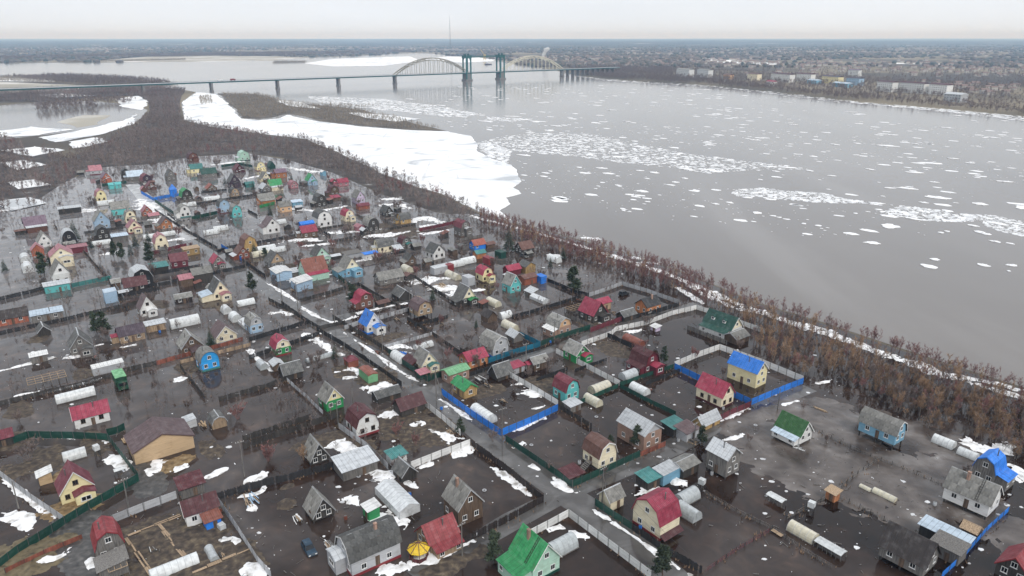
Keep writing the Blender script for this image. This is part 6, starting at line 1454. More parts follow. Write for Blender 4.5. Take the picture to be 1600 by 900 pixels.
('h',-226.7,477.6,-0.925,1,5.92,5.92,2.96,4.44,'g','dsl','gry','','grey wooden house, dark grey slate gable roof, left of the yellow house with teal roof',0),
('s',-204.9,432.1,-0.925,1,3.7,3.7,2.96,3.26,'h','blu','blu','n','bright blue shed with bright blue pyramid roof',0),
('h',-206.9,559.4,-0.925,1,7.4,7.4,3.26,4.14,'m','mnt','mnt','k:dgr,v:stl:1.8','mint house with mint gambrel roof',0),
('h',-243.8,553.3,-0.925,1,6.66,6.66,3.33,3.7,'m','dmr','brn','e:dmr:2','brown wooden house, dark maroon gambrel roof, behind the yellow house with teal roof',0),
('h',-221.6,506.4,0.6458,-1,5.92,8.14,2.96,2.96,'g','tea','yel','e:stl:2','yellow house with teal gable roof',0),
('h',-206.2,489.3,0.6458,-1,5.92,9.62,2.66,3.26,'g','dgr','gry','e:stl:2','grey wooden house with dark green gable roof',0),
('h',-192.8,509,-0.925,1,6.66,6.66,1.85,3.7,'g','mar','dmr','e:stl:2','dark maroon house with maroon gable roof',0),
('h',-179.6,514.2,-0.925,1,5.92,5.92,3.11,3.4,'m','sla','yel','k:mar,e:stl:2','yellow house with grey slate gambrel roof',0),
('s',-173.9,522.1,-0.925,1,4.44,5.18,1.92,3.4,'g','dgr','dgr','n','dark green shed with dark green gable roof',0),
('h',-156.8,486.9,0.6458,-1,5.18,7.4,3.7,2.22,'g','pur','org','e:pur:2','orange wooden house with purple gable roof',0),
('h',-176,453.8,-0.925,1,6.66,6.66,3.7,4.74,'g','dsl','dpl','e:dsl:2','dark plum house with dark grey slate gable roof',0),
('h',-163.5,475.4,-0.925,1,4.81,5.92,2.52,3.26,'g','sla','crm','v:sla:1.8','cream house, grey slate gable roof, left of the orange wooden house with purple roof',0),
('h',-147.5,445.7,0.6458,-1,5.55,7.4,3.11,3.4,'g','grn','crm','v:stl:1.8','cream house with green gable roof',0),
('s',-166.2,453.8,0.6458,-1,3.7,5.18,2.22,1.18,'g','tea','tea','n','teal shed with teal gable roof',0),
('h',-138.1,451.8,-0.925,1,4.81,5.18,2.22,2.22,'m','pnk','pnk','','pinkish red house with pinkish red gambrel roof',0),
('h',-129.5,462.2,-0.925,1,5.55,5.92,3.11,3.85,'g','grn','lbl','e:grn:2','light blue house with green gable roof',0),
('h',-186.6,443.7,-0.925,1,5.92,5.92,1.63,2.52,'g','ror','brw','v:sla:1.8','brown wooden house with orange red gable roof',0),
('h',-152.6,441.7,-0.925,1,5.18,6.66,2.07,2.66,'g','stl','gry','','grey wooden house with pale steel gable roof',0),
('s',-129.5,494.1,-0.925,1,2.96,3.7,2.66,0.89,'g','wht','sky','n','sky blue shed with white gable roof',0),
('h',-166.1,426.5,-0.925,1,4.44,5.18,2.37,2.81,'m','dsl','tan','','tan wooden house with dark grey slate gambrel roof',0),
('h',-115.1,462.2,-0.925,1,2.96,2.96,2.22,1.48,'g','ras','brw','n,e:stl:2','brown wooden house, raspberry red gable roof, right of the light blue house with green roof',0),
('s',-111.8,253.7,-0.925,1,2.6,3.6,1.9,1.1,'g','sla','dkw','n','dark wooden shed, grey slate gable roof, in front of the maroon house with maroon roof',2),
('s',-142.8,250.4,0.6458,-1,2.5,2.7,1.7,0.5,'g','stl','dkw','n','dark wooden shed, pale steel gable roof, behind the tan wooden house with dark plum roof',2),
('s',-45.8,239.1,0.6458,-1,3.1,4.2,1.8,0.6,'g','brn','dkw','n','dark wooden shed, brown gable roof, behind the white house with bright blue roof',2),
('s',-10,237.7,-0.925,1,2.4,2.5,2.1,0.4,'s','rst','dkw','n','dark wooden shed, rusty flat roof, in front of the yellow house with raspberry red roof',2),
('s',7,250.4,-0.925,1,2.5,4.2,1.8,0.9,'s','stl','gry','n','grey wooden shed, pale steel flat roof, right of the yellow house with raspberry red roof',2),
('s',-32,331,-0.925,1,3.1,2.7,2.3,0.8,'s','rst','dkw','n','dark wooden shed, rusty flat roof, left of the grey wooden house with maroon roof',1),
('s',-22.4,311.5,-0.925,1,2.8,2.6,2,0.5,'g','dsl','gry','n','grey wooden shed, dark grey slate gable roof, behind the yellow house with raspberry red roof',1),
('s',-50.5,307.3,0.6458,-1,2.9,3.6,1.7,1.1,'s','stl','gry','n','grey wooden shed, pale steel flat roof, behind the grey wooden house with grey slate roof',1),
('s',-42.9,311.3,0.6458,-1,3,3.4,2,1,'g','sla','dkw','n','dark wooden shed, grey slate gable roof, left of the grey wooden house with maroon roof',1),
('s',-26.1,304.9,-0.925,1,2.5,4.4,2,0.4,'g','sla','brw','n','brown wooden shed, grey slate gable roof, behind the yellow house with raspberry red roof',1),
('s',-68.9,282.9,-0.925,1,2.3,4,1.9,0.6,'s','rst','dkw','n','dark wooden shed, rusty flat roof, right of the mint house with dark grey slate roof',1),
('s',-40.6,269,-0.925,1,2.9,2.9,2.1,0.7,'g','brn','dkw','n','dark wooden shed, brown gable roof, right of the grey wooden house with grey slate roof',1),
('s',-35.4,288.1,0.6458,-1,2.7,2.7,1.9,1,'g','sla','brw','n','brown wooden shed, grey slate gable roof, left of the yellow house with raspberry red roof',1),
('s',-1.6,269.6,-0.925,1,2.2,2.6,1.8,0.4,'s','stl','gry','n','grey wooden shed, pale steel flat roof, behind the brick house with grey slate roof',1),
('s',7.1,299.8,0.6458,-1,2.4,2.7,2,0.5,'g','sla','dkw','n','dark wooden shed, grey slate gable roof, right of the yellow house with raspberry red roof',1),
('s',-71.4,338.6,-0.925,1,2.7,4,2.1,1,'g','stl','dkw','n','dark wooden shed, pale steel gable roof, behind the mint house with dark grey slate roof',1),
('s',-56.5,368.7,-0.925,1,3.1,3,1.8,1,'g','stl','dkw','n','dark wooden shed, pale steel gable roof, behind the grey wooden house with dark maroon roof',1),
('s',-62.2,384.9,-0.925,1,2.6,3.6,2,0.5,'g','sla','dkw','n','dark wooden shed, grey slate gable roof, right of the lilac house with grey slate roof',1),
('s',-94.4,404.9,0.6458,-1,2,4.4,2.2,0.8,'g','dsl','gry','n','grey wooden shed, dark grey slate gable roof, right of the cream house with green roof',0),
('s',-104.6,353,0.6458,-1,2.7,4.3,1.7,0.6,'g','dsl','gry','n','grey wooden shed, dark grey slate gable roof, right of the rust-brown house with brown roof',1),
('s',-111,347.2,-0.925,1,2.8,2.5,2.1,0.7,'g','sla','dkw','n','dark wooden shed, grey slate gable roof, right of the ochre wooden house with brown roof',1),
('s',-123.4,302.6,0.6458,-1,2.1,2.5,1.9,0.9,'g','sla','dkw','n','dark wooden shed, grey slate gable roof, left of the rust-brown house with brown roof',1),
('s',-75.7,296.8,0.6458,-1,2.6,3.8,1.7,0.5,'g','stl','dkw','n','dark wooden shed, pale steel gable roof, behind the mint house with rusty roof',1),
('s',-86.4,274.5,0.6458,-1,3.2,4.1,1.8,0.7,'s','stl','gry','n','grey wooden shed, pale steel flat roof, left of the mint house with rusty roof',1),
('s',-119.1,259.4,-0.925,1,2.1,2.5,2.1,0.5,'s','rst','dkw','n','dark wooden shed, rusty flat roof, in front of the maroon house with maroon roof',2),
('s',-169,357.4,-0.925,1,2.3,3.4,1.8,0.8,'g','dsl','gry','n','grey wooden shed, dark grey slate gable roof, behind the maroon house with maroon roof',1),
('s',-166.9,375.3,-0.925,1,2.3,4.1,2.1,0.6,'g','brn','dkw','n','dark wooden shed, brown gable roof, in front of the dark wooden house with green roof',1),
('s',-149,382.9,0.6458,-1,3.1,4.3,2.2,1.1,'g','sla','brw','n','brown wooden shed, grey slate gable roof, left of the peach house with grey slate roof',1),
('s',-133.5,408,-0.925,1,2.4,3.5,2.2,1.1,'s','rst','dkw','n','dark wooden shed, rusty flat roof, right of the orange wooden house with grey slate roof',0),
('s',-117.4,389.8,0.6458,-1,2.7,3.3,1.8,0.7,'g','stl','dkw','n','dark wooden shed, pale steel gable roof, right of the peach house with grey slate roof',0),
('s',-104,406,-0.925,1,2.4,4.2,2.3,0.5,'s','rst','dkw','n','dark wooden shed, rusty flat roof, left of the lilac house with grey slate roof',0),
('s',-182.1,413.8,-0.925,1,2.7,3.1,1.7,0.8,'g','brn','dkw','n','dark wooden shed, brown gable roof, right of the dark wooden house with green roof',0),
('s',-101.8,420.9,-0.925,1,2,4.2,1.8,0.6,'g','dsl','gry','n','grey wooden shed, dark grey slate gable roof, close to the cream house with green roof',0),
('s',-236.5,337.4,0.6458,-1,2.5,4.2,2,0.5,'g','brn','dkw','n','dark wooden shed, brown gable roof, left of the brown wooden house with purple roof',1),
('s',-242.6,418,0.6458,-1,2.7,4,2.2,0.5,'g','sla','brw','n','brown wooden shed, grey slate gable roof, behind the yellow house with pinkish red roof',0),
('s',-213.4,388.9,-0.925,1,3,3.8,2.2,1,'s','dsl','dkw','n','dark wooden shed, dark grey slate flat roof, left of the yellow house with teal roof',0),
('s',-199.1,356.2,-0.925,1,2.2,3.8,2.1,0.4,'s','rst','dkw','n','dark wooden shed, rusty flat roof, left of the red-orange house with pinkish red roof',1),
('s',-197.9,337.4,-0.925,1,2.4,3.9,1.8,0.7,'g','dsl','gry','n','grey wooden shed, dark grey slate gable roof, left of the maroon house with maroon roof',1),
('s',-199.6,314.6,0.6458,-1,3.2,4.3,2.1,0.8,'g','sla','dkw','n','dark wooden shed, grey slate gable roof, right of the brown wooden house with purple roof',1),
('s',-194.7,294.5,0.6458,-1,3.1,4.3,1.8,0.7,'s','rst','dkw','n','dark wooden shed, rusty flat roof, in front of the brown wooden house with purple roof',1),
('s',-151.4,261.5,0.6458,-1,3.2,2.7,1.7,1.1,'g','sla','brw','n','brown wooden shed, grey slate gable roof, left of the maroon house with maroon roof',2),
('s',-181.5,351.1,0.6458,-1,2.4,3.2,1.7,1.1,'s','dsl','dkw','n','dark wooden shed, dark grey slate flat roof, behind the maroon house with maroon roof',1),
('s',-203.1,379.2,-0.925,1,2.2,3.5,1.8,0.9,'g','sla','brw','n','brown wooden shed, grey slate gable roof, left of the red-orange house with pinkish red roof',1),
('s',-204.4,358.8,0.6458,-1,2,4.4,1.8,0.7,'s','stl','gry','n','grey wooden shed, pale steel flat roof, left of the red-orange house with pinkish red roof',1),
('s',-153.4,305.8,0.6458,-1,2.6,2.9,1.9,1,'g','dsl','gry','n','grey wooden shed, dark grey slate gable roof, left of the rust-brown house with brown roof',1),
('s',-297.3,496.7,0.6458,-1,2.6,4.3,1.8,1.1,'g','sla','dkw','n','dark wooden shed, grey slate gable roof, left of the red-orange house with purple roof',0),
('s',-267.4,463.8,-0.925,1,2.2,3.7,2.3,0.7,'s','dsl','dkw','n','dark wooden shed, dark grey slate flat roof, left of the red-orange house with purple roof',0),
('s',-264.1,492.8,-0.925,1,3.2,2.6,1.8,0.6,'g','sla','dkw','n','dark wooden shed, grey slate gable roof, right of the red-orange house with purple roof',0),
('s',-231,460.6,0.6458,-1,3.1,2.5,2,0.8,'g','brn','dkw','n','dark wooden shed, brown gable roof, right of the dark plum house with maroon roof',0),
('s',-231.4,454.1,0.6458,-1,2.6,3.2,1.8,0.8,'g','sla','brw','n','brown wooden shed, grey slate gable roof, left of the brown wooden house with maroon roof',0),
('s',-228.7,485.2,0.6458,-1,2.1,4.2,2.2,0.9,'g','brn','dkw','n','dark wooden shed, brown gable roof, left of the yellow house with teal roof',0),
('s',-207.4,567.2,0.6458,-1,3,3.4,2.1,0.5,'g','dsl','gry','n','grey wooden shed, dark grey slate gable roof, right of the mint house with mint roof',0),
('s',-225.1,513.6,-0.925,1,2.5,4.3,2.3,1.2,'s','dsl','dkw','n','dark wooden shed, dark grey slate flat roof, behind the yellow house with teal roof',0),
('s',-203,495.1,0.6458,-1,2.6,3.6,1.7,0.8,'s','dsl','dkw','n','dark wooden shed, dark grey slate flat roof, right of the yellow house with teal roof',0),
('s',-182.9,505.7,0.6458,-1,2.8,2.7,2.1,1.1,'g','dsl','gry','n','grey wooden shed, dark grey slate gable roof, behind the cream house with green roof',0),
('s',-165.1,488.4,0.6458,-1,2.6,4.3,2.3,0.8,'g','stl','dkw','n','dark wooden shed, pale steel gable roof, left of the orange wooden house with purple roof',0),
('s',-160.6,469.3,-0.925,1,2.6,3.6,2,0.5,'g','sla','brw','n','brown wooden shed, grey slate gable roof, behind the cream house with green roof',0),
('s',-131.5,455.8,0.6458,-1,2.2,2.4,2.2,0.8,'s','dsl','dkw','n','dark wooden shed, dark grey slate flat roof, right of the cream house with green roof',0),
('s',-195.3,442.7,-0.925,1,2.2,3.8,1.9,1,'g','sla','brw','n','brown wooden shed, grey slate gable roof, behind the dark wooden house with green roof',0),
('s',-167.5,433.1,-0.925,1,2.1,3.2,2,0.6,'s','dsl','dkw','n','dark wooden shed, dark grey slate flat roof, left of the cream house with green roof',0),
('s',-117.2,469.5,0.6458,-1,2.2,3.8,1.8,0.5,'g','sla','dkw','n','dark wooden shed, grey slate gable roof, right of the light blue house with green roof',0),
]
COL['bcar'] = COL_BCAR
import numpy as np
# ================================================================= SETTING
def ring_ground():
    xs = [-30000,-18000,-8000,-4000,-2000,-1000,-500,-250,0,250,500,1000,2000,4000,8000,18000,30000]
    ys = [-3000,-500,0,150,300,450,600,900,1300,1800,2500,3500,5000,8000,13000,22000,30000]
    v = [(x,y,0) for y in ys for x in xs]; n = len(xs)
    f = [(j*n+i,j*n+i+1,(j+1)*n+i+1,(j+1)*n+i) for j in range(len(ys)-1) for i in range(n-1)]
    m = bpy.data.meshes.new('ground'); m.from_pydata(v,[],f); m.update(); return struct(link('ground', m, FARLAND))
ring_ground()
struct(sheet('forest_floor', rough_poly(P_WOOD, 12, 4, 3.0), .02, FORESTF))
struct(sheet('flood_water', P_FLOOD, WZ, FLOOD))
struct(sheet('river', P_RIVER, .06, RIVER))
for k, P in enumerate(P_SLUSH): struct(sheet('slushy_water', rough_poly(P, 4, 1.5, k*3.1), WZ+.004, SLUSH))
for P, wd in STREETS:
    pts = []; sz_ = WZ+.012+.004*STREETS.index((P,wd))
    for side in (1,-1):
        row = []
        for i,(x,y) in enumerate(P):
            a = P[max(0,i-1)]; b = P[min(len(P)-1,i+1)]; d = math.hypot(b[0]-a[0], b[1]-a[1])
            row.append((x-(b[1]-a[1])/d*wd/2*side, y+(b[0]-a[0])/d*wd/2*side))
        pts += row if side==1 else row[::-1]
    far = sum(p[1] for p in P)/len(P) > 300
    struct(sheet('street', rough_poly(pts, 3, .5, wd), sz_, ICYST if far else STREET))
for k, P in enumerate(P_POOL): struct(sheet('flood_pool', rough_poly(P, 10, 5, k*2.3), .05, RIVER))
for k, P in enumerate(P_FLATS): struct(sheet('mud_flat', rough_poly(P, 20, 8, k*1.7), .09, SANDY))
for k, P in enumerate(P_ISLE): struct(sheet('island', rough_poly(P, 10, 4, k*4.7), .16, ISLE))
struct(sheet('river_ice', rough_poly(P_ICE, 4, 2.2, 1.3), .32, M('ice'), .3))
for k, P in enumerate(P_SNOWF): stuff(sheet('snow_field', rough_poly(P, 6, 5, k*5.1), .2+.012*k, M('ice')), 'white snow lying on the flats, patch %s' % SNOWF_NOTE[k], 'snow')
# low wooded rise along the horizon
def far_hills():
    xs = np.linspace(-26000, 26000, 105); ys = [6000, 8000, 10500, 14000, 19000, 26000]
    v = []; f = []
    for j, y in enumerate(ys):
        for x in xs:
            h = max(0, (18 + 26*fbm(x/9000, y/5000, 2.0))*min(1, j/2))
            v.append((x*(.35+.65*y/26000), y, h-2 if j else -2))
    n = len(xs); f = [(j*n+i,j*n+i+1,(j+1)*n+i+1,(j+1)*n+i) for j in range(len(ys)-1) for i in range(n-1)]
    m = bpy.data.meshes.new('hills'); m.from_pydata(v,[],f); m.update(); struct(link('hills', m, HILL, smooth=True))
far_hills()

# ------------------------------------------------ patches that rise out of the water: soil and snow
def mound(mb, cx, cy, rx, ry, ang, h, seed, rough=1.0, z0=WZ):
    nx = max(8, min(40, int(rx*2/.45))); ny = max(6, min(40, int(ry*2/.45))); i0 = len(mb.v); ca, sa = cos(ang), sin(ang)
    for j in range(ny+1):
        for i in range(nx+1):
            u = -1.25+2.5*i/nx; w = -1.25+2.5*j/ny; x = u*rx; y = w*ry
            X = cx+x*ca-y*sa; Y = cy+x*sa+y*ca
            r = 1-(u*u+w*w) + rough*(1.3*fbm(X*.22+seed, Y*.22, seed) + .5*fbm(X*.9, Y*.9, seed))
            z = max(-.3, h*(min(r, .55+.25*r))) ; mb.v.append((X, Y, z0+z-.02))
    for j in range(ny):
        for i in range(nx):
            a = i0+j*(nx+1)+i; q = (a,a+1,a+nx+2,a+nx+1)
            if max(mb.v[k][2] for k in q) > z0-.05: mb.f.append(q)
SM = dict(b=SOILB, o=SOILO, t=SOILT, g=SOILG, m=SOILM)
soils = {}
for k, (x,y,rx,ry,an,h,c) in enumerate(SOIL):
    mb = soils.setdefault(c, MB()); mound(mb, x,y,rx,ry,AA if an=='A' else AB,h,k*1.37, 1.5 if c=='m' else 1.1)
for c, mb in soils.items():
    struct(mb.build({'b':'brown_soil','o':'ochre_soil','t':'dry_grass_ground','g':'gravel_lane','m':'icy_mud'}[c], SM[c], smooth=True))
def snow_strip(mb, P, w, h, seed):
    L = [0]
    for a,b in zip(P,P[1:]): L.append(L[-1]+math.hypot(b[0]-a[0],b[1]-a[1]))
    n = max(6, min(160, int(L[-1]/.35))); m = 12; i0 = len(mb.v)
    for i in range(-1, n+2):
        s = max(0,min(1,i/n))*L[-1]; k = max(j for j in range(len(P)-1) if L[j] <= s+1e-9) if s < L[-1] else len(P)-2
        d = max(1e-6, L[k+1]-L[k]); t = (s-L[k])/d; ex = (i/n-t*0)*0
        x = P[k][0]+(P[k+1][0]-P[k][0])*t; y = P[k][1]+(P[k+1][1]-P[k][1])*t
        nx, ny = -(P[k+1][1]-P[k][1])/d, (P[k+1][0]-P[k][0])/d
        end = min(1, 2.2*min(i/n+.08, 1-i/n+.08)) if 0<=i<=n else 0
        if i < 0: x -= ny*w*.4; y += nx*w*.4
        if i > n: x += ny*w*.4; y -= nx*w*.4
        ww = w*(.62+1.5*max(-.25,fbm(x*.17+seed,y*.17,seed))+.15)
        for j in range(m+1):
            u = -1+2*j/m; X = x+nx*u*ww; Y = y+ny*u*ww
            r = (1-u*u)*end - .17 + 1.0*fbm(X*.33,Y*.33,seed) + .7*fbm(X*1.1,Y*1.1,seed)
            mb.v.append((X,Y,WZ+max(-.12,h*min(r,.5+.2*r))))
    for i in range(n+2):
        for j in range(m):
            a = i0+i*(m+1)+j; q = (a,a+1,a+m+2,a+m+1)
            if max(mb.v[k][2] for k in q) > WZ-.05: mb.f.append(q)
mb = MB()
for k, (w,h,P) in enumerate(SNOW): snow_strip(mb, P, w*(.82 if P[0][1] < 190 else 1), h, k*2.17)
stuff(mb.build('snow', M('snow'), smooth=True), 'melting white snow drifts along the fences and streets', 'snow')
# dirty floating rubbish and small ice pieces on the flooded plots
deb = MB(); chip = MB(); Rd = random.Random(21)
for (x,y,sp,n) in CLUTTER:
    for _ in range(int(n*.9)):
        px = x+Rd.gauss(0,sp); py = y+Rd.gauss(0,sp); a = Rd.uniform(0,pi)
        if Rd.random() < .62:
            l = .2+1.5*Rd.random()**2.5; w = Rd.uniform(.04,.13); h = Rd.uniform(.05,.25)
            d = Vector((cos(a),sin(a),0)); deb.bar(Vector((px,py,WZ+h*.6))-d*l*.5, Vector((px,py,WZ+h*.6+Rd.uniform(-.05,.2)))+d*l*.5, w)
        else:
            n_ = 6; r = .08+.75*Rd.random()**5
            pts = [(px+r*Rd.uniform(.6,1.2)*cos(2*pi*k/n_), py+r*.8*Rd.uniform(.6,1.2)*sin(2*pi*k/n_)) for k in range(n_)]
            chip.face(*[(p[0],p[1],WZ+.09) for p in pts])
            for k in range(n_): p=pts[k]; q=pts[(k+1)%n_]; chip.face((p[0],p[1],WZ-.02),(q[0],q[1],WZ-.02),(q[0],q[1],WZ+.09),(p[0],p[1],WZ+.09))
stuff(deb.build('driftwood', M('wood','gry')), 'scraps of wood floating on the flooded plots', 'driftwood')
stuff(chip.build('ice_scraps', M('brash')), 'small pale ice scraps floating on the flooded plots', 'ice')

# drowned weeds and straw along the fences
tuft = MB()
for st,c_,h_,P,l_ in FENCES:
    for (x0,y0),(x1,y1) in zip(P,P[1:]):
        d = math.hypot(x1-x0,y1-y0)
        if y0 > 420: continue
        for k in range(int(d*2.2)):
            t = Rd.random(); px = x0+(x1-x0)*t+Rd.gauss(0,.7); py = y0+(y1-y0)*t+Rd.gauss(0,.7)
            if fbm(px*.15,py*.15,7) < -.05: continue
            for _ in range(3):
                a = Rd.uniform(0,6.28); l = Rd.uniform(.25,.75); w = Rd.uniform(.05,.12)
                tuft.face((px-w*sin(a),py+w*cos(a),WZ-.02),(px+w*sin(a),py-w*cos(a),WZ-.02),(px+cos(a)*l*.6,py+sin(a)*l*.6,WZ+l))
stuff(tuft.build('drowned_weeds', M('twig','two')), 'straw-coloured drowned weeds along the fences', 'weeds')
# ------------------------------------------------ ice on the river
def floe_pts(R_, rx, ry, ang, n=10):
    out = []
    for k in range(n):
        a = 2*pi*(k+R_.uniform(-.3,.3))/n; r = R_.uniform(.65,1.1); x = rx*r*cos(a); y = ry*r*sin(a)
        out.append((x*cos(ang)-y*sin(ang), x*sin(ang)+y*cos(ang)))
    return out
def floe_into(mb, cx, cy, P, zt, zb=.03):
    n = len(P); mb.face(*[(cx+x,cy+y,zt) for x,y in P])
    for k in range(n): p=P[k]; q=P[(k+1)%n]; mb.face((cx+p[0],cy+p[1],zb),(cx+q[0],cy+q[1],zb),(cx+q[0],cy+q[1],zt),(cx+p[0],cy+p[1],zt))
Rf = random.Random(5); FA = radians(-40)
for (x,y,rx,ry) in FLOES:
    mb = MB(); P = floe_pts(Rf, rx, ry, FA+Rf.uniform(-.4,.4), 13); floe_into(mb, 0, 0, P, .26)
    if rx > 2.2:
        for _ in range(3): floe_into(mb, Rf.uniform(-.4,.4)*rx, Rf.uniform(-.4,.4)*ry, floe_pts(Rf, rx*.25, ry*.25, Rf.uniform(0,3), 7), .26+Rf.uniform(.08,.3), .25)
    tag(mb.build('ice_floe', M('floe'), loc=(x,y,.06)), 'separate white ice floe drifting on the open river', 'ice floe', 'ice floes drifting on the river')
mb = MB(); mw = MB()
for P, spacing, size in BRASH:                        # packed bands of broken ice
    x0=min(p[0] for p in P); x1=max(p[0] for p in P); y0=min(p[1] for p in P); y1=max(p[1] for p in P)
    cnt = int((x1-x0)*(y1-y0)/spacing**2)
    for _ in range(min(cnt, 9000)):
        x = Rf.uniform(x0,x1); y = Rf.uniform(y0,y1)
        e = 6*fbm(x*.05,y*.05,3)
        if not in_poly(x+e, y+e*.6, P): continue
        s = size*(.5+Rf.random()**3*3.2); floe_into(mb if Rf.random()<.7 else mw, x, y, floe_pts(Rf, s, s*Rf.uniform(.5,.9), Rf.uniform(0,3), 6), .1+Rf.random()*.1, .05)
for _ in range(5600):                                 # scattered pieces over the wide river
    u = Rf.random(); y = 330*(1500/330)**(u**.8); x = Rf.uniform(-.1,.72)*y*1.0
    if not in_poly(x,y,P_RIVER) or in_poly(x,y,P_ICE) or any(in_poly(x,y,P) for P in P_ISLE): continue
    u_=x*cos(FA)+y*sin(FA); v_=-x*sin(FA)+y*cos(FA); den = 1.1*fbm(u_*.0022+4, v_*.011, 1.0) + .3*fbm(u_*.012, v_*.05, 2.0) + .06 - (.6 if x*.62+y*.78 < 335 else 0) + (.1 if y>600 else 0)
    if den < Rf.uniform(-.1,.4): continue
    s = (.26+Rf.random()**6*4.0)*(1 if y < 800 else 1.3); floe_into(mw, x, y, floe_pts(Rf, s*1.5, s*.8, FA, 6), .16, .05)
stuff(mb.build('brash_ice', M('brash')), 'grey bands of crushed brash ice drifting on the river', 'ice')
stuff(mw.build('scattered_ice', M('floe')), 'countless small white ice pieces strewn over the river', 'ice')

# ================================================================= BUILDINGS
def wmat(code):
    return M('wood', code) if code in ('gry','dkw','brw','drk','tan','org','och','ora','blk','brn') else M('paint', code)
def rmat(code):
    return M('slate', code) if code in ('sla','dsl') else (M('wood', code) if code in ('gry','tan') else M('metal', code))
def roof_strip(mb, a, b, x0, x1, wave=.36, amp=.03, th=.06):
    """one sloping corrugated sheet: a lower edge (y,z), b upper edge"""
    dy, dz = b[0]-a[0], b[1]-a[1]; l = math.hypot(dy,dz); ny, nz = -dz/l, dy/l
    if nz < 0: ny, nz = -ny, -nz
    n = max(1, int((x1-x0)/wave*2)) if wave else 1; i = len(mb.v)
    for k in range(n+1):
        x = x0+(x1-x0)*k/n; t = th + (amp if (k%2 and wave) else 0)
        mb.v += [(x,a[0]+ny*t,a[1]+nz*t),(x,b[0]+ny*t,b[1]+nz*t)]
    for k in range(n):
        q=(i+2*k,i+2*k+2,i+2*k+3,i+2*k+1); mb.f.append(q if dy>0 else q[::-1])
    A0=(x0,a[0],a[1]);A1=(x1,a[0],a[1]);B0=(x0,b[0],b[1]);B1=(x1,b[0],b[1])
    T=lambda p:(p[0],p[1]+ny*th,p[2]+nz*th)
    mb.face(A0,B0,B1,A1); mb.face(A0,A1,T(A1),T(A0)); mb.face(A0,T(A0),T(B0),B0); mb.face(A1,B1,T(B1),T(A1)); mb.face(B0,T(B0),T(B1),B1)
def half_profile(ty, W, hw, hr):
    if ty == 'm': return [(W/2,hw),(W*.36,hw+hr*.66),(0,hw+hr)]
    if ty == 'r': return [(W/2*cos(a),hw+hr*sin(a)) for a in [k*pi/10 for k in range(6)]]
    return [(W/2,hw),(0,hw+hr)]
def unit_window():
    f = MB(); t=.09
    f.box(-.5,.5,-.05,.02,-.5,-.5+t); f.box(-.5,.5,-.05,.02,.5-t,.5); f.box(-.5,-.5+t,-.05,.02,-.5+t,.5-t); f.box(.5-t,.5,-.05,.02,-.5+t,.5-t)
    f.box(-.03,.03,-.045,.02,-.5+t,.5-t); f.box(-.56,.56,-.09,.02,-.56,-.5)
    p = MB(); p.box(-.42,.42,-.02,.01,-.42,.42)
    return f.mesh('window'), p.mesh('pane')
WIN_F, WIN_P = unit_window()
WIN_F.materials.append(M('plain','wht')); WIN_P.materials.append(M('glass'))
COL['win_dark']=(.1,.07,.05); WIN_D = WIN_F.copy(); WIN_D.materials.clear(); WIN_D.materials.append(M('plain','win_dark'))
d_ = MB(); d_.box(-.5,.5,-.05,.02,0,1); d_.box(-.4,.4,-.065,-.05,.08,.45); d_.box(-.4,.4,-.065,-.05,.55,.92); DOOR = d_.mesh('door')
DOOR.materials.append(M('wood','brw'))
s_ = MB()
for k in range(6):
    x0=-.5+k/6; s_.face((x0,0,.0),(x0+1/12,0,.05),(x0+1/12,1.06,.05),(x0,1.06,0)); s_.face((x0+1/12,0,.05),(x0+1/6,0,0),(x0+1/6,1.06,0),(x0+1/12,1.06,.05))
s_.face((-.5,0,-.015),(.5,0,-.015),(.5,0,.02),(-.5,0,.02)); s_.face((-.5,1.06,-.015),(-.5,0,-.015),(-.5,0,.02),(-.5,1.06,.02)); s_.face((.5,0,-.015),(.5,1.06,-.015),(.5,1.06,.02),(.5,0,.02))
SHEETM = {}
def window(root, x, y, z, rz, w=.85, h=1.0, dark=False):
    w *= 1.2; h *= 1.15
    o = link('window', WIN_D if dark else WIN_F, None, root, (x,y,z), (0,0,rz), scale=(w,1,h)); link('pane', WIN_P, None, o); return o
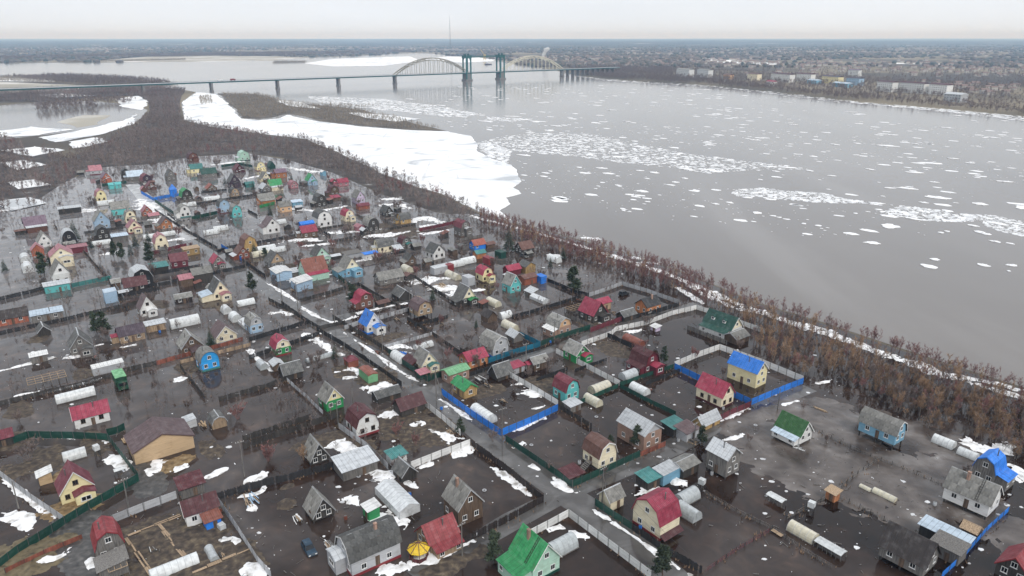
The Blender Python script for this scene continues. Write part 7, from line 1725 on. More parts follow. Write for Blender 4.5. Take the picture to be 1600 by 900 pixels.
def house(row):
    kind,x,y,rz,g,W,L,hw,hr,ty,rc,wc,opts,label,det = row
    Rh = random.Random(int(x*31+y*17))
    op = {}
    for t in opts.split(','):
        if not t: continue
        q = t.split(':'); op[q[0] if q[0][0]!='s' else 's'] = q[1:] if q[0][0]!='s' else [q[0][1:]]
    nm, cat = {'h':('house','house'),'s':('shed','shed'),'c':('container','container')}[kind]
    root = thing(nm, label, cat, (x,y,0), rz+radians(Rh.uniform(-2.5,2.5)))
    z0 = float(op['s'][0]) if 's' in op else 0
    z1 = .55 if 'k' in op else z0
    wv = {3:.36,2:.5}.get(det, 0)
    hp = half_profile(ty, W, hw, hr)
    mb = MB()
    if ty == 's': mb.prism([(-W/2,z1),(W/2,z1),(W/2,hw+hr),(-W/2,hw)], -L/2, L/2); mb.build('wall', wmat(wc), root)
    else:
        mb.box(-L/2,L/2,-W/2,W/2,z1,hw); mb.build('wall', wmat(wc), root)
        if ty != 'h':
            mb = MB(); prof = [(-p[0],p[1]) for p in hp][:-1]
            mb.prism([hp[0]]+hp[1:]+prof[::-1], -L/2-.03, L/2+.03); mb.build('gable', wmat(op['u'][0] if 'u' in op else wc), root)
    if 'k' in op: mb = MB(); mb.box(-L/2-.05,L/2+.05,-W/2-.05,W/2+.05,0,.58); mb.build('plinth', wmat(op['k'][0]), root)
    if z0:
        for sx in (-.46,0,.46):
            for sy in (-.45,.45): mb = MB(); mb.box(sx*L-.12,sx*L+.12,sy*W-.12,sy*W+.12,-.1,z0); mb.build('stilt', M('wood','dkw'), root)
    # roof
    ov = .38 if kind != 'c' else .08; mb = MB(); rm = rmat(rc); sheets = det == 3 and rc in ('sla','dsl') and ty in 'gms' and kind == 'h'
    segs = []
    if ty == 's':
        sl = hr/W; segs = [((-W/2-ov,hw-ov*sl),(W/2+ov,hw+hr+ov*sl))]
    elif ty == 'h':
        for (ax,ay,bx,by) in ((-1,-1,1,-1),(1,-1,1,1),(1,1,-1,1),(-1,1,-1,-1)):
            e=.25; mb.face((ax*(L/2+e),ay*(W/2+e),hw-.05),(bx*(L/2+e),by*(W/2+e),hw-.05),(0,0,hw+hr))
        mb.face((-L/2-.25,-W/2-.25,hw-.05),(-L/2-.25,W/2+.25,hw-.05),(L/2+.25,W/2+.25,hw-.05),(L/2+.25,-W/2-.25,hw-.05))
    else:
        for s in (1,-1):
            pts = [(p[0]*s,p[1]) for p in hp]; a,b = pts[0],pts[1]; l=math.hypot(b[0]-a[0],b[1]-a[1])
            pts[0] = (a[0]-(b[0]-a[0])/l*ov, a[1]-(b[1]-a[1])/l*ov)
            segs += list(zip(pts,pts[1:]))
    xo = .4 if kind != 'c' else .06
    for a,b in segs: roof_strip(mb, a, b, -L/2-xo, L/2+xo, 0 if sheets else wv, .035)
    roof = mb.build('roof', M('wood','dkw') if sheets else rm, root)
    if sheets:
        if rc not in SHEETM: SHEETM[rc] = s_.mesh('roof_sheet'); SHEETM[rc].materials.append(rm)
        for a,b in segs:
            dy,dz=b[0]-a[0],b[1]-a[1]; l=math.hypot(dy,dz); nr=max(1,round(l/1.5)); nc=max(2,round((L+.8)/1.15)); cw=(L+.8)/nc
            up=Vector((0,dy/l,dz/l)); nn=Vector((1,0,0)).cross(up)
            xa=Vector((1,0,0))
            if nn.z<0: xa=-xa; nn=-nn
            for r in range(nr):
                for c in range(nc):
                    p=Vector((-L/2-.4+cw*(c+.5),a[0],a[1]))+up*(r*l/nr+Rh.uniform(-.03,.03))+nn*(.07+.014*((r+c)%2)+Rh.uniform(0,.012))
                    tilt=up+nn*Rh.uniform(-.004,.01)
                    m=Matrix((xa*cw,tilt*(l/nr),nn)).transposed().to_4x4(); m.translation=p
                    o=bpy.data.objects.new('roof_sheet',SHEETM[rc]); C.objects.link(o); o.parent=roof; o.matrix_basis=m
    if ty in 'gm' and det >= 2:
        mb = MB(); top=hw+hr+.06; mb.prism([(-.16,top-.06),(.16,top-.06),(0,top+.05)], -L/2-xo-.01, L/2+xo+.01)
        mb.build('ridge_cap', M('metal', rc if rc not in ('sla','dsl') else 'stl'), roof)
        bc = 'wht' if wc in ('wht','crm','mnt','tur','grn','blu','sky','lgr','yel') and Rh.random()<.7 else ('lgr' if rc in('sla','dsl') else rc)
        for s in (1,-1):                               # barge boards
            mb = MB(); e=g*(L/2+xo)
            for a,b in [q for q in segs if (q[0][0]>0)==(s>0)]:
                mb.prism([(a[0],a[1]-.16),(b[0],b[1]-.16),(b[0],b[1]+.11),(a[0],a[1]+.11)] if s<0 else [(b[0],b[1]-.16),(a[0],a[1]-.16),(a[0],a[1]+.11),(b[0],b[1]+.11)], e-.02+g*.02, e+.02+g*.02)
            mb.build('barge_board', M('paint', bc), roof)
    def roof_z(yy):
        pts = hp if ty != 's' else [(W/2,hw),(0,hw+hr/2)]
        for a,b in zip(pts,pts[1:]):
            if b[0] <= abs(yy) <= a[0]: return a[1]+(b[1]-a[1])*(a[0]-abs(yy))/max(1e-6,a[0]-b[0])
        return hw
    if 'c' in op: yy=-W*.14; mb = MB(); cx=-.12*L*g; mb.box(cx-.28,cx+.28,yy-.25,yy+.25,roof_z(yy)-.5,hw+hr+.75); mb.box(cx-.33,cx+.33,yy-.3,yy+.3,hw+hr+.75,hw+hr+.86); mb.build('chimney', M('wood','brk'), roof)
    if kind == 'h' and 'c' not in op and Rh.random() < .5: op['q'] = []
    if 'q' in op: yy=-W*.2; mb = MB(); mb.tube((.1*L,yy,roof_z(yy)-.3),(.1*L,yy,roof_z(yy)+1.5),.11,.11,8); mb.tube((.1*L,yy,roof_z(yy)+1.5),(.1*L,yy,roof_z(yy)+1.62),.2,.05,8); mb.build('stovepipe', M('plain','dsl'), roof)
    if 'x' in op:                                       # rusty strip below the chimney and a roof ladder
        a,b_ = [q for q in segs if q[0][0]<0][0 if ty!='m' else 0]; mb = MB(); cx=-.12*L*g; roof_strip(mb,(a[0],a[1]+.1),(b_[0],b_[1]+.1),cx-.35,cx+.35,0,0,.03); mb.build('rust_patch', M('metal','rst'), roof)
    if 'l' in op:
        a,b_ = [q for q in segs if q[0][0]<0][-1]; cx=.2*L*g; mb = MB()
        for s in (-.2,.2): mb.bar((cx+s,a[0],a[1]+.22),(cx+s,b_[0],b_[1]+.22),.07)
        for k in range(9): t=(k+.5)/9; mb.bar((cx-.2,a[0]+(b_[0]-a[0])*t,a[1]+(b_[1]-a[1])*t+.22),(cx+.2,a[0]+(b_[0]-a[0])*t,a[1]+(b_[1]-a[1])*t+.22),.05)
        mb.build('roof_ladder', M('wood','dkw'), roof)
    # annexes
    if 'v' in op:
        rcv, d = op['v'][0], float(op['v'][1]); zt = hw-.25; aw = L*.46
        if d > 1.0: mb = MB(); mb.prism([(-W/2-d,z0),(-W/2-.02,z0),(-W/2-.02,zt),(-W/2-d,zt-.5)], -aw, aw); mb.build('annex_wall', wmat(wc), root)
        dd = max(d,.9); mb = MB(); roof_strip(mb, (-W/2-dd-.3,zt-.62 if d>1 else .6),(-W/2-.03,zt+.08 if d>1 else 1.25), -aw-.3, aw+.3, wv, .03); mb.build('annex_roof', rmat(rcv), root)
        if d > 1 and det >= 2:
            for sx in (-.3,.3): window(root, sx*L, -W/2-d-.02, (z0+zt)/2, 0, .8, .85)
    if 'e' in op:
        rce, d = op['e'][0], float(op['e'][1]); zt = hw-.1; aw = W*.3; xa, xb = sorted((g*(L/2+.04), g*(L/2+d)))
        oy = W*.18
        mb = MB(); mb.box(xa,xb,oy-aw,oy+aw,z0,zt-.35); mb.build('annex_wall', wmat(wc), root)
        mb = MB(); roof_strip(mb,(oy-aw-.25,zt-.42),(oy,zt+.25),xa-.15,xb+.25,wv); roof_strip(mb,(oy+aw+.25,zt-.42),(oy,zt+.25),xa-.15,xb+.25,wv); mb.build('annex_roof', rmat(rce), root)
        mb = MB(); mb.prism([(oy-aw,zt-.35),(oy+aw,zt-.35),(oy,zt+.2)],xa,xb); mb.build('annex_gable', wmat(wc), root)
        if det >= 1: window(root, g*(L/2+d)+g*.02, oy, (z0+zt)/2, pi/2*g, aw*.9, .9)
    if 'p' in op:                                       # outside steps
        for k in range(6): mb = MB(); mb.box(-.7,.7,-W/2-.4-k*.32-.3,-W/2-.4-k*.32,1.5-k*.27-.06,1.5-k*.27); mb.build('step', M('wood','gry'), root)
        for s in (-.72,.72): mb = MB(); mb.bar((s,-W/2-.2,1.6),(s,-W/2-2.4,0),.1); mb.build('stringer', M('wood','gry'), root)
    if 'd' in op:                                       # dormers
        for sx in (-.22,.18):
            yy=-W*.3; zz=roof_z(yy); dm = MB(); cx=sx*L
            dm.box(cx-.55,cx+.55,yy-.5,yy+.9,zz-.3,zz+.7); do = dm.build('dormer', M('paint','wht'), root)
            mb = MB()
            for s in (1,-1): mb.face((cx+s*.75,yy-.7,zz+.6),(cx,yy-.7,zz+1.25),(cx,yy+1.5,zz+1.25),(cx+s*.75,yy+1.5,zz+.6)); mb.face((cx+s*.75,yy-.7,zz+.52),(cx,yy-.7,zz+1.17),(cx,yy+1.5,zz+1.17),(cx+s*.75,yy+1.5,zz+.52)); mb.face((cx+s*.75,yy-.7,zz+.52),(cx+s*.75,yy-.7,zz+.6),(cx,yy-.7,zz+1.25),(cx,yy-.7,zz+1.17))
            mb.build('dormer_roof', rm, do); window(do, cx, yy-.5, zz+.25, 0, .7, .7)
    # windows and doors on the two sides one sees
    if 'n' not in op and kind != 'c':
        ge = g*(L/2+.035); rzw = pi/2*g; dk = wc in ('wht','crm','yel') and Rh.random()<.6; zb = z0
        zc = max(zb+1.1, min(hw-.75, zb+1.6))
        if ty != 's' and hr > 2.2: window(root, ge, 0, hw+hr*.36, rzw, .85, .95, dk)
        if 'e' not in op:
            if W > 4: window(root, g*(L/2+.01), -W*.24, zc, rzw, .85, 1.0, dk); window(root, g*(L/2+.01), W*.24, zc, rzw, .85, 1.0, dk)
            else: window(root, g*(L/2+.01), 0, zc, rzw, .9, 1.0, dk)
            if hw > 4.2: window(root, g*(L/2+.01), 0, hw-.8, rzw, .85, .95, dk)
        elif W > 4: window(root, g*(L/2+.01), -W*.3, zc, rzw, .75, .95, dk)
        if 'v' not in op:
            if L > 4.4: window(root, -L*.26, -W/2-.01, zc, 0, .85, 1.0, dk)
            if L > 6: window(root, L*.26, -W/2-.01, zc, 0, .85, 1.0, dk)
            if det >= 2: link('door', DOOR, None, root, (L*.02 if L>4.4 else L*.2,-W/2-.01,z1), scale=(.85,1,1.95))
    elif det >= 2 and kind == 's': link('door', DOOR, None, root, (L*.1,-W/2-.012,z1), scale=(.8,1,min(1.8,hw-z1-.15)))
    elif kind == 'c' and det >= 2:
        for s in (-.48,.48):
            mb = MB(); mb.box(s*L-.06,s*L+.06,-W/2-.05,-W/2+.02,.1,hw-.05); mb.build('corner_post', wmat(wc), root)
        mb = MB()
        for k in range(int(L*2.5)):
            xx=-L*.46+k/2.5*.95
            if abs(xx) < L*.45: mb.box(xx,xx+.14,-W/2-.035,-W/2+.01,.15,hw-.15)
        mb.build('ribbed_side', wmat(wc), root)
    return root
for row in HOUSES: house(row)

# ------------------------------------------------ greenhouses
def greenhouse(row):
    x,y,rz,W,L,h,st,label,det = row
    root = thing('greenhouse', label, 'greenhouse', (x,y,0), rz)
    gm = M('poly', {'w':'wg','y':'yg','s':'sg','g':'gg'}[st])
    if st == 'g': prof = [(W/2,0),(W/2,h*.62),(0,h),(-W/2,h*.62),(-W/2,0)]
    else: prof = [(W/2*cos(a)*(1 if sin(a)>.3 else 1),h*sin(a)**.8 if sin(a)>1e-6 else 0) for a in [k*pi/12 for k in range(13)]]
    mb = MB(); th=.04
    for a,b in zip(prof,prof[1:]):
        mb.face((-L/2,a[0],a[1]),(L/2,a[0],a[1]),(L/2,b[0],b[1]),(-L/2,b[0],b[1]))
        k_=(1-th); mb.face((-L/2,b[0]*k_,b[1]*k_),(L/2,b[0]*k_,b[1]*k_),(L/2,a[0]*k_,a[1]*k_),(-L/2,a[0]*k_,a[1]*k_))
    mb.build('cover', gm, root, smooth=(st!='g'))
    for e in (-1,1):
        mb = MB(); xx=e*(L/2-.03); mb.prism([(p[0]*.985,p[1]*.985) for p in prof], xx-.02, xx+.02); mb.build('end_wall', gm, root)
        if det >= 2:
            mb = MB(); xx=e*(L/2); mb.box(xx-.03,xx+.03,-.42,.42,.05,min(1.8,h*.8)); mb.box(xx-.05,xx+.05,-.46,-.4,.05,min(1.8,h*.8)); mb.box(xx-.05,xx+.05,.4,.46,.05,min(1.8,h*.8)); mb.build('door', gm, root)
    n = max(3, int(L/1.1)) if det >= 2 else max(2, int(L/2.4))
    for k in range(n+1):
        mb = MB(); xx=-L/2+.02+(L-.04)*k/n
        for a,b in zip(prof,prof[1:]): mb.bar((xx,a[0]*1.01,a[1]*1.01),(xx,b[0]*1.01,b[1]*1.01),.045)
        mb.build('rib', M('plain','lgr'), root)
    mb = MB(); mb.box(-L/2-.06,L/2+.06,-W/2-.1,-W/2-.02,0,.22); mb.box(-L/2-.06,L/2+.06,W/2+.02,W/2+.1,0,.22); mb.build('base_frame', M('wood','gry'), root)
for row in GREEN: greenhouse(row)

# ------------------------------------------------ fences
def panel_meshes():
    out = {}
    mb = MB(); n = 16
    for k in range(n):
        a=k/n; b=(k+1)/n; ya=.035 if k%2 else -.0; yb=.035 if (k+1)%2 else -.0
        mb.face((a,ya,.06),(b,yb,.06),(b,yb,1),(a,ya,1)); mb.face((b,yb-.02,.06),(a,ya-.02,.06),(a,ya-.02,1),(b,yb-.02,1)); mb.face((a,ya-.02,1),(a,ya,1),(b,yb,1),(b,yb-.02,1))
    out['corr'] = [mb]
    v = []
    for s in range(3):
        r = random.Random(s); mb = MB(); n = 15
        mb.box(0,1,.03,.07,.22,.28); mb.box(0,1,.03,.07,.74,.8)
        for k in range(n):
            if r.random() < .05: continue
            a=(k+.08)/n; mb.box(a,a+.84/n,0,.03,.0,1+r.uniform(-.1,.05))
        v.append(mb)
    out['wood'] = v
    mb = MB()
    for k in range(5): mb.box(0,1,0,.03,.04+k*.195,.04+k*.195+.18)
    out['plank'] = [mb]
    v = []
    for s in range(2):
        r = random.Random(s+9); mb = MB()
        for z in (.35,.9):
            p = [(t/5,0,z+r.uniform(-.08,.05)) for t in range(6)]
            for a,b in zip(p,p[1:]): mb.tube(a,b,.02,.02,4)
        for k in range(9): a=(k+r.random())/9; mb.tube((a,r.uniform(-.05,.05),0),(a+r.uniform(-.03,.03),r.uniform(-.1,.1),r.uniform(.5,1.15)),.018,.01,3)
        v.append(mb)
    out['mesh'] = v
    return out
PANELS = panel_meshes(); PCACHE = {}
pm = MB(); pm.box(-.05,.05,-.02,.08,-.05,1.04); POSTB = pm
def fence(style, col, h, P, label):
    mat = M('metal', col) if style == 'corr' else M('wood', col)
    key = (style, col)
    if key not in PCACHE:
        ms = [m.mesh('fence_panel') for m in PANELS[style]]
        for m in ms: m.materials.append(mat)
        pmsh = POSTB.mesh('fence_post'); pmsh.materials.append(M('wood','dkw') if style != 'corr' else M('plain','dsl'))
        PCACHE[key] = (ms, pmsh)
    ms, pmsh = PCACHE[key]
    root = thing('fence', label, 'fence', (P[0][0],P[0][1],0)); Rp = random.Random(len(label)*7+int(P[0][0]))
    for (x0,y0),(x1,y1) in zip(P,P[1:]):
        d = math.hypot(x1-x0,y1-y0); n = max(1, round(d/2.6)); a = atan2(y1-y0,x1-x0)
        for k in range(n):
            x=x0+(x1-x0)*k/n-P[0][0]; y=y0+(y1-y0)*k/n-P[0][1]; jt=Rp.uniform(-.04,.04) if style!='corr' else 0
            link('fence_panel', Rp.choice(ms), None, root, (x,y,0), (Rp.uniform(-.05,.05) if style!='corr' else 0,0,a), scale=(d/n*.985,1,h*(1+jt)))
            link('fence_post', pmsh, None, root, (x,y,0), (0,0,a), scale=(1,1,h*1.03))
for row in FENCES: fence(*row)

# ------------------------------------------------ poles
def pole(x,y,h,label,k):
    root = thing('power_pole', label, 'pole', (x,y,0), AA+pi/2+(.1 if k%2 else -.1)); mb = MB(); mb.tube((0,0,-.2),(.04,.03,h),.15,.09,8); mb.build('post', M('wood','gry'), root)
    if h > 6.8:
        mb = MB(); mb.box(-.9,.9,-.06,.06,h-.55,h-.42); mb.build('crossarm', M('wood','gry'), root)
        for s in (-.8,-.3,.3,.8): mb = MB(); mb.tube((s,0,h-.42),(s,0,h-.22),.05,.04,6); mb.build('insulator', M('plain','wht'), root)
    if k in (3,6): mb = MB(); mb.tube((0,.05,h*.8),(2.2,.3,0),.1,.12,6); mb.build('brace', M('wood','gry'), root)
for k,(x,y,h,l) in enumerate(POLES): pole(x,y,h,l,k)

# ================================================================= TREES
def bare_tree(seed, h, spread, ntw, stems=1, tw=.045):
    r = random.Random(seed); tr = MB(); cr = MB()
    limbs = []
    for s in range(stems):
        a = r.uniform(0,2*pi); bx = r.uniform(0,.5)*(stems>1); p = Vector((bx*cos(a),bx*sin(a),-.05)); lean = Vector((cos(a),sin(a),0))*(.05 if stems==1 else (.22 if stems<6 else r.uniform(.1,.62)))
        hh = h*r.uniform(.75,1) if stems>1 else h; n=5; rad=h*.011*(1 if stems==1 else .7)
        pts=[p.copy()]
        for k in range(n): p = p + Vector((lean.x+r.uniform(-.08,.08),lean.y+r.uniform(-.08,.08),1))*hh/n; pts.append(p.copy())
        for k in range(n): tr.tube(pts[k],pts[k+1],rad*(1-k/n*.85),rad*(1-(k+1)/n*.85),4,False)
        nl = 15 if stems==1 else 6
        for q in range(nl):
            t = r.uniform(.28,.97); k=min(n-1,int(t*n)); b=pts[k].lerp(pts[k+1],t*n-k); a2=r.uniform(0,2*pi); l=spread*h*(1.1-t*.7)*r.uniform(.6,1.1)
            e=b+Vector((cos(a2)*l*.62,sin(a2)*l*.62,l*r.uniform(.6,1.15))); tr.tube(b,e,rad*.4,rad*.12,3,False); limbs.append((b,e))
        limbs.append((pts[2],pts[5]))
    for _ in range(ntw):
        b,e = r.choice(limbs); t=r.uniform(.2,1); p=b.lerp(e,t); d=(e-b).normalized()*.7+Vector((r.gauss(0,.6),r.gauss(0,.6),r.gauss(.55,.4))); l=h*r.uniform(.07,.16)
        q=p+d.normalized()*l; w=Vector((r.gauss(0,1),r.gauss(0,1),r.gauss(0,.4))).normalized()*tw
        cr.face(tuple(p-w),tuple(p+w),tuple(q))
    return tr, cr
def spruce(seed, h):
    r=random.Random(seed); tr=MB(); cr=MB(); tr.tube((0,0,-.1),(0,0,h*.96),h*.016,.02,6,False)
    n=int(12+h)
    for k in range(n):
        t=k/n; z=h*(.1+.88*t); L=h*.2*(1-t)**.85+.12; nb=9 if t<.7 else 6
        for j in range(nb):
            a=2*pi*j/nb+r.uniform(-.4,.4)+k; l=L*r.uniform(.7,1.15); d=Vector((cos(a),sin(a),0)); s=Vector((-sin(a),cos(a),0)); dr=-.35*l
            base=Vector((0,0,z+.15)); tip=d*l+Vector((0,0,z+dr+r.uniform(-.1,.2)))
            for u in range(4):
                f=.2+.2*u; m=base.lerp(tip,f); w=l*.3*(1-f*.55)
                for sg in (1,-1): cr.face(tuple(m),tuple(m+s*sg*w+d*l*.22+Vector((0,0,-.12*l))),tuple(m+d*l*.3))
    return tr, cr
def pine(seed, h):
    r=random.Random(seed); tr=MB(); cr=MB(); n=6; p=Vector((0,0,-.1)); pts=[p.copy()]
    for k in range(n): p=p+Vector((r.uniform(-.12,.12),r.uniform(-.12,.12),h*.95/n)); pts.append(p.copy())
    for k in range(n): tr.tube(pts[k],pts[k+1],h*.018*(1-k*.13),h*.018*(1-(k+1)*.13),6,False)
    for q in range(30):
        t=r.uniform(.16,1); k=min(n-1,int(t*n)); b=pts[k].lerp(pts[k+1],t*n-k); a=r.uniform(0,2*pi); l=h*.27*(1.12-t*.85)*r.uniform(.6,1.1)
        e=b+Vector((cos(a)*l,sin(a)*l,l*r.uniform(.05,.5))); tr.tube(b,e,.05,.02,3,False)
        for c in range(60):
            f=r.uniform(.35,1.05); m=b.lerp(e,f)+Vector((r.gauss(0,.1*l+.12),r.gauss(0,.1*l+.12),r.gauss(.05,.1*l+.08)))
            d=Vector((r.gauss(0,1),r.gauss(0,1),r.gauss(.4,.8))).normalized()*h*.06; w=Vector((r.gauss(0,1),r.gauss(0,1),r.gauss(0,.6))).normalized()*h*.032
            cr.face(tuple(m-w),tuple(m+w),tuple(m+d))
    return tr, cr
def tree_mesh(pair, tm, cm, nm):
    a=pair[0].mesh(nm+'_trunk'); a.materials.append(tm); b=pair[1].mesh(nm+'_crown'); b.materials.append(cm); return a,b
def plant(name, label, cat, x, y, rz, s, meshes, group=None, parts=('trunk','crown')):
    o = thing(name, label, cat, (x,y,0), rz, group); o.scale=(s,s,s)
    for nm, me in zip(parts, meshes): c=bpy.data.objects.new(nm,me); C.objects.link(c); c.parent=o
    return o
BK = M('twig','bark')
SPR=[tree_mesh(spruce(k,8),M('twig','brw'),M('leaf','fir'),'spruce') for k in range(3)]
PIN=[tree_mesh(pine(k+40,8),M('twig','rst') if 0 else M('twig','brw'),M('leaf','pine'),'pine') for k in range(3)]
for k,(x,y,h,kd,l) in enumerate(CONIF): plant('spruce_tree' if kd=='s' else 'pine_tree', l, 'tree', x,y,k*1.3,h/8,(SPR if kd=='s' else PIN)[k%3])
BSH={c:[tree_mesh(bare_tree(60+k,4,.36,900,10,.06),M('twig',cc),M('twig',cc),'shrub') for k in range(3)] for c,cc in dict(r='twr',o='two',d='twd').items()}
BSH['w']=[tree_mesh(bare_tree(80+k,6,.34,420,1,.045),M('twig','tww'),M('twig','twd'),'small_tree') for k in range(3)]
for k,(x,y,h,c,l) in enumerate(BUSH):
    plant('bare_tree' if c=='w' else 'shrub', l, 'tree' if c=='w' else 'shrub', x,y,k*2.1,h/(6 if c=='w' else 4),BSH[c][k%3], parts=('trunk','crown') if c=='w' else ('stems','twigs'))
# thicket along the river bank: the nearest ones tree by tree, the rest as one mass
BNK={}
for c,cc in dict(r='twr',o='two',d='twd').items():
    BNK[c]=[tree_mesh(bare_tree(100+k+ord(c),7.5,.34,900,1 if k%2 else 3,.027),BK,M('twig',cc),'bank_tree') for k in range(4)]
def scatter(P, spacing, seed, jitter=.9):
    r=random.Random(seed); x0=min(p[0] for p in P); x1=max(p[0] for p in P); y0=min(p[1] for p in P); y1=max(p[1] for p in P); out=[]
    y=y0
    while y<y1:
        x=x0
        while x<x1:
            px=x+r.uniform(-1,1)*spacing*jitter; py=y+r.uniform(-1,1)*spacing*jitter
            if in_poly(px,py,P): out.append((px,py))
            x+=spacing
        y+=spacing
    return out
def np_tris(mb):
    V=np.array(mb.v,dtype=np.float32); F=[]
    for f in mb.f:
        for k in range(1,len(f)-1): F.append((f[0],f[k],f[k+1]))
    return V,np.array(F,dtype=np.int32)
def np_join(name, variants, places, mat):
    """variants: list of (V,F); places: (variant, x, y, z, rot, sx, sz)"""
    Vs=[];Fs=[];off=0
    for (k,x,y,z,rt,s,sz) in places:
        V,F=variants[k]; c,sn=cos(rt),sin(rt); W=np.empty_like(V)
        W[:,0]=(V[:,0]*c-V[:,1]*sn)*s+x; W[:,1]=(V[:,0]*sn+V[:,1]*c)*s+y; W[:,2]=V[:,2]*sz+z
        Vs.append(W);Fs.append(F+off);off+=len(V)
    V=np.concatenate(Vs);F=np.concatenate(Fs); m=bpy.data.meshes.new(name)
    m.vertices.add(len(V)); m.vertices.foreach_set('co',V.ravel()); m.loops.add(F.size); m.loops.foreach_set('vertex_index',F.ravel())
    m.polygons.add(len(F)); m.polygons.foreach_set('loop_start',np.arange(0,F.size,3,dtype=np.int32)); m.polygons.foreach_set('loop_total',np.full(len(F),3,dtype=np.int32))
    m.update(calc_edges=True); return link(name,m,mat)
bank = scatter(P_BELT, 1.88, 11)
edge = [i for i in BANKLINE]
def dist_line(x,y,L):
    b=1e9
    for (x0,y0),(x1,y1) in zip(L,L[1:]):
        dx,dy=x1-x0,y1-y0; t=max(0,min(1,((x-x0)*dx+(y-y0)*dy)/(dx*dx+dy*dy))); b=min(b,math.hypot(x-x0-t*dx,y-y0-t*dy))
    return b
bank = [p for p in bank if (fbm(p[0]*.07,p[1]*.07,4) > -.2 and dist_line(p[0],p[1],edge) > 7.5) or (dist_line(p[0],p[1],edge) < 4.2 and fbm(p[0]*.05,p[1]*.05,9) > -.3)]
bank.sort(key=lambda p: p[0]**2+p[1]**2)
rest={'r':[], 'o':[], 'd':[]}
for k,(x,y) in enumerate(bank):
    dl=dist_line(x,y,edge); c='r' if dl<7 or (x<70 and R.random()<.55) else ('o' if R.random()<.55 else ('r' if R.random()<.35 else 'd'))
    s=R.uniform(.4,.75) if dl<4.3 else R.uniform(.32,.66)+.42*R.random()**4
    if k<300:
        what={'r':'reddish','o':'brownish','d':'dark grey'}[c]
        plant('bare_tree', 'leafless %s tree in the thicket along the river bank' % what, 'tree', x,y,R.uniform(0,6.3),s,R.choice(BNK[c]),'bare %s trees on the river bank' % what)
    else: rest[c].append((R.randrange(4),x,y,0,R.uniform(0,6.3),s,s))
for c,pl in rest.items():
    if not pl: continue
    va=[]
    for k in range(4):
        a,b=bare_tree(100+k+ord(c),7.5,.34,300,1 if k%2 else 3,.045); mm=MB(); mm.v=list(a.v)+list(b.v); n=len(a.v); mm.f=list(a.f)+[tuple(i+n for i in f) for f in b.f]; va.append(np_tris(mm))
    stuff(np_join('riverside_thicket', va, pl, M('twig',{'r':'twr','o':'two','d':'twd'}[c])), {'r':'reddish','o':'brownish','d':'dark grey'}[c]+' leafless thicket farther along the river bank', 'thicket')
# the wood behind the village, the willows on the islands and the scrub beyond
def far_variant(seed, h, spread, ntw, tw):
    a,b=bare_tree(seed,h,spread,ntw,1,tw); mm=MB(); r=random.Random(seed); mm.tube((0,0,0),(r.uniform(-.3,.3),r.uniform(-.3,.3),h*.7),.07,.03,3,False)
    n=len(mm.v); mm.v+=b.v; mm.f+=[tuple(i+n for i in f) for f in b.f]; return np_tris(mm)
VF=[far_variant(200+k,7,.42,85,.13) for k in range(6)]
wood=[p for p in scatter(P_WOOD,3.6,12)]
pl={'twf':[], 'twd':[], 'twr':[]}
for (x,y) in wood:
    if any(in_poly(x,y,Q) for Q in P_GAP): continue
    if fbm(x*.02,y*.02,8) < -.27 or fbm(x*.07,y*.07,3) < -.36: continue
    k=fbm(x*.015,y*.015,6)+R.uniform(-.25,.25); c='twr' if k>.38 else ('twd' if k<-.1 else 'twf'); s=R.uniform(.45,.85)+.3*R.random()**4+.2*fbm(x*.03,y*.03,2)
    pl[c].append((R.randrange(6),x,y,0,R.uniform(0,6.3),s*1.15,s))
for c,q in pl.items(): stuff(np_join('woodland', VF, q, M('twig',c)), {'twf':'brown','twd':'grey-brown','twr':'reddish'}[c]+' leafless woodland behind the flooded village', 'woodland')
VG=[far_variant(350+k,5,.42,90,.07) for k in range(5)]; q=[]; Rg=random.Random(55); hp_=[(r[1],r[2],max(r[5],r[6])*.6+1) for r in HOUSES]; st_=[(P,w) for P,w in STREETS]
while len(q) < 2600:
    x=Rg.uniform(min(p[0] for p in P_YARDS),max(p[0] for p in P_YARDS)); y=Rg.uniform(min(p[1] for p in P_YARDS),max(p[1] for p in P_YARDS))
    if not in_poly(x,y,P_YARDS) or fbm(x*.05,y*.05,4) < Rg.uniform(-.3,.15): continue
    if any((x-a)**2+(y-b_)**2 < c_*c_ for a,b_,c_ in hp_) or any(dist_line(x,y,P) < w*.5+.6 for P,w in st_): continue
    s=Rg.uniform(.2,.7)+.25*Rg.random()**3; q.append((Rg.randrange(5),x,y,0,Rg.uniform(0,6),s,s))
stuff(np_join('garden_scrub', VG, q, M('twig','twd')), 'countless bare garden shrubs between the flooded plots', 'scrub')
VW=[far_variant(300+k,4,.4,40,.16) for k in range(4)]
COL['wil']=(.24,.2,.155); q=[]
for P in P_WILLOW:
    for (x,y) in scatter(P,4.4,14):
        if fbm(x*.02,y*.02,1) > -.3: q.append((R.randrange(4),x,y,.1,R.uniform(0,6.3),R.uniform(1.0,1.7),R.uniform(.6,1.15)))
stuff(np_join('willow_scrub', VW, q, M('twig','wil')), 'low brown willow scrub on the river islands', 'scrub')
def clump(seed):
    r=random.Random(seed); mb=MB(); n=7; rings=[(1.0,0),(1.05,.45),(.65,.85)]; idx=[]
    for (rr,z) in rings:
        row=[]
        for k in range(n): a=2*pi*k/n; q_=rr*r.uniform(.7,1.2); row.append(len(mb.v)); mb.v.append((cos(a)*q_,sin(a)*q_,z*r.uniform(.8,1.15)))
        idx.append(row)
    mb.v.append((0,0,1.0)); top=len(mb.v)-1
    for a,b in zip(idx,idx[1:]):
        for k in range(n): mb.f.append((a[k],a[(k+1)%n],b[(k+1)%n],b[k]))
    for k in range(n): mb.f.append((idx[-1][k],idx[-1][(k+1)%n],top))
    return np_tris(mb)
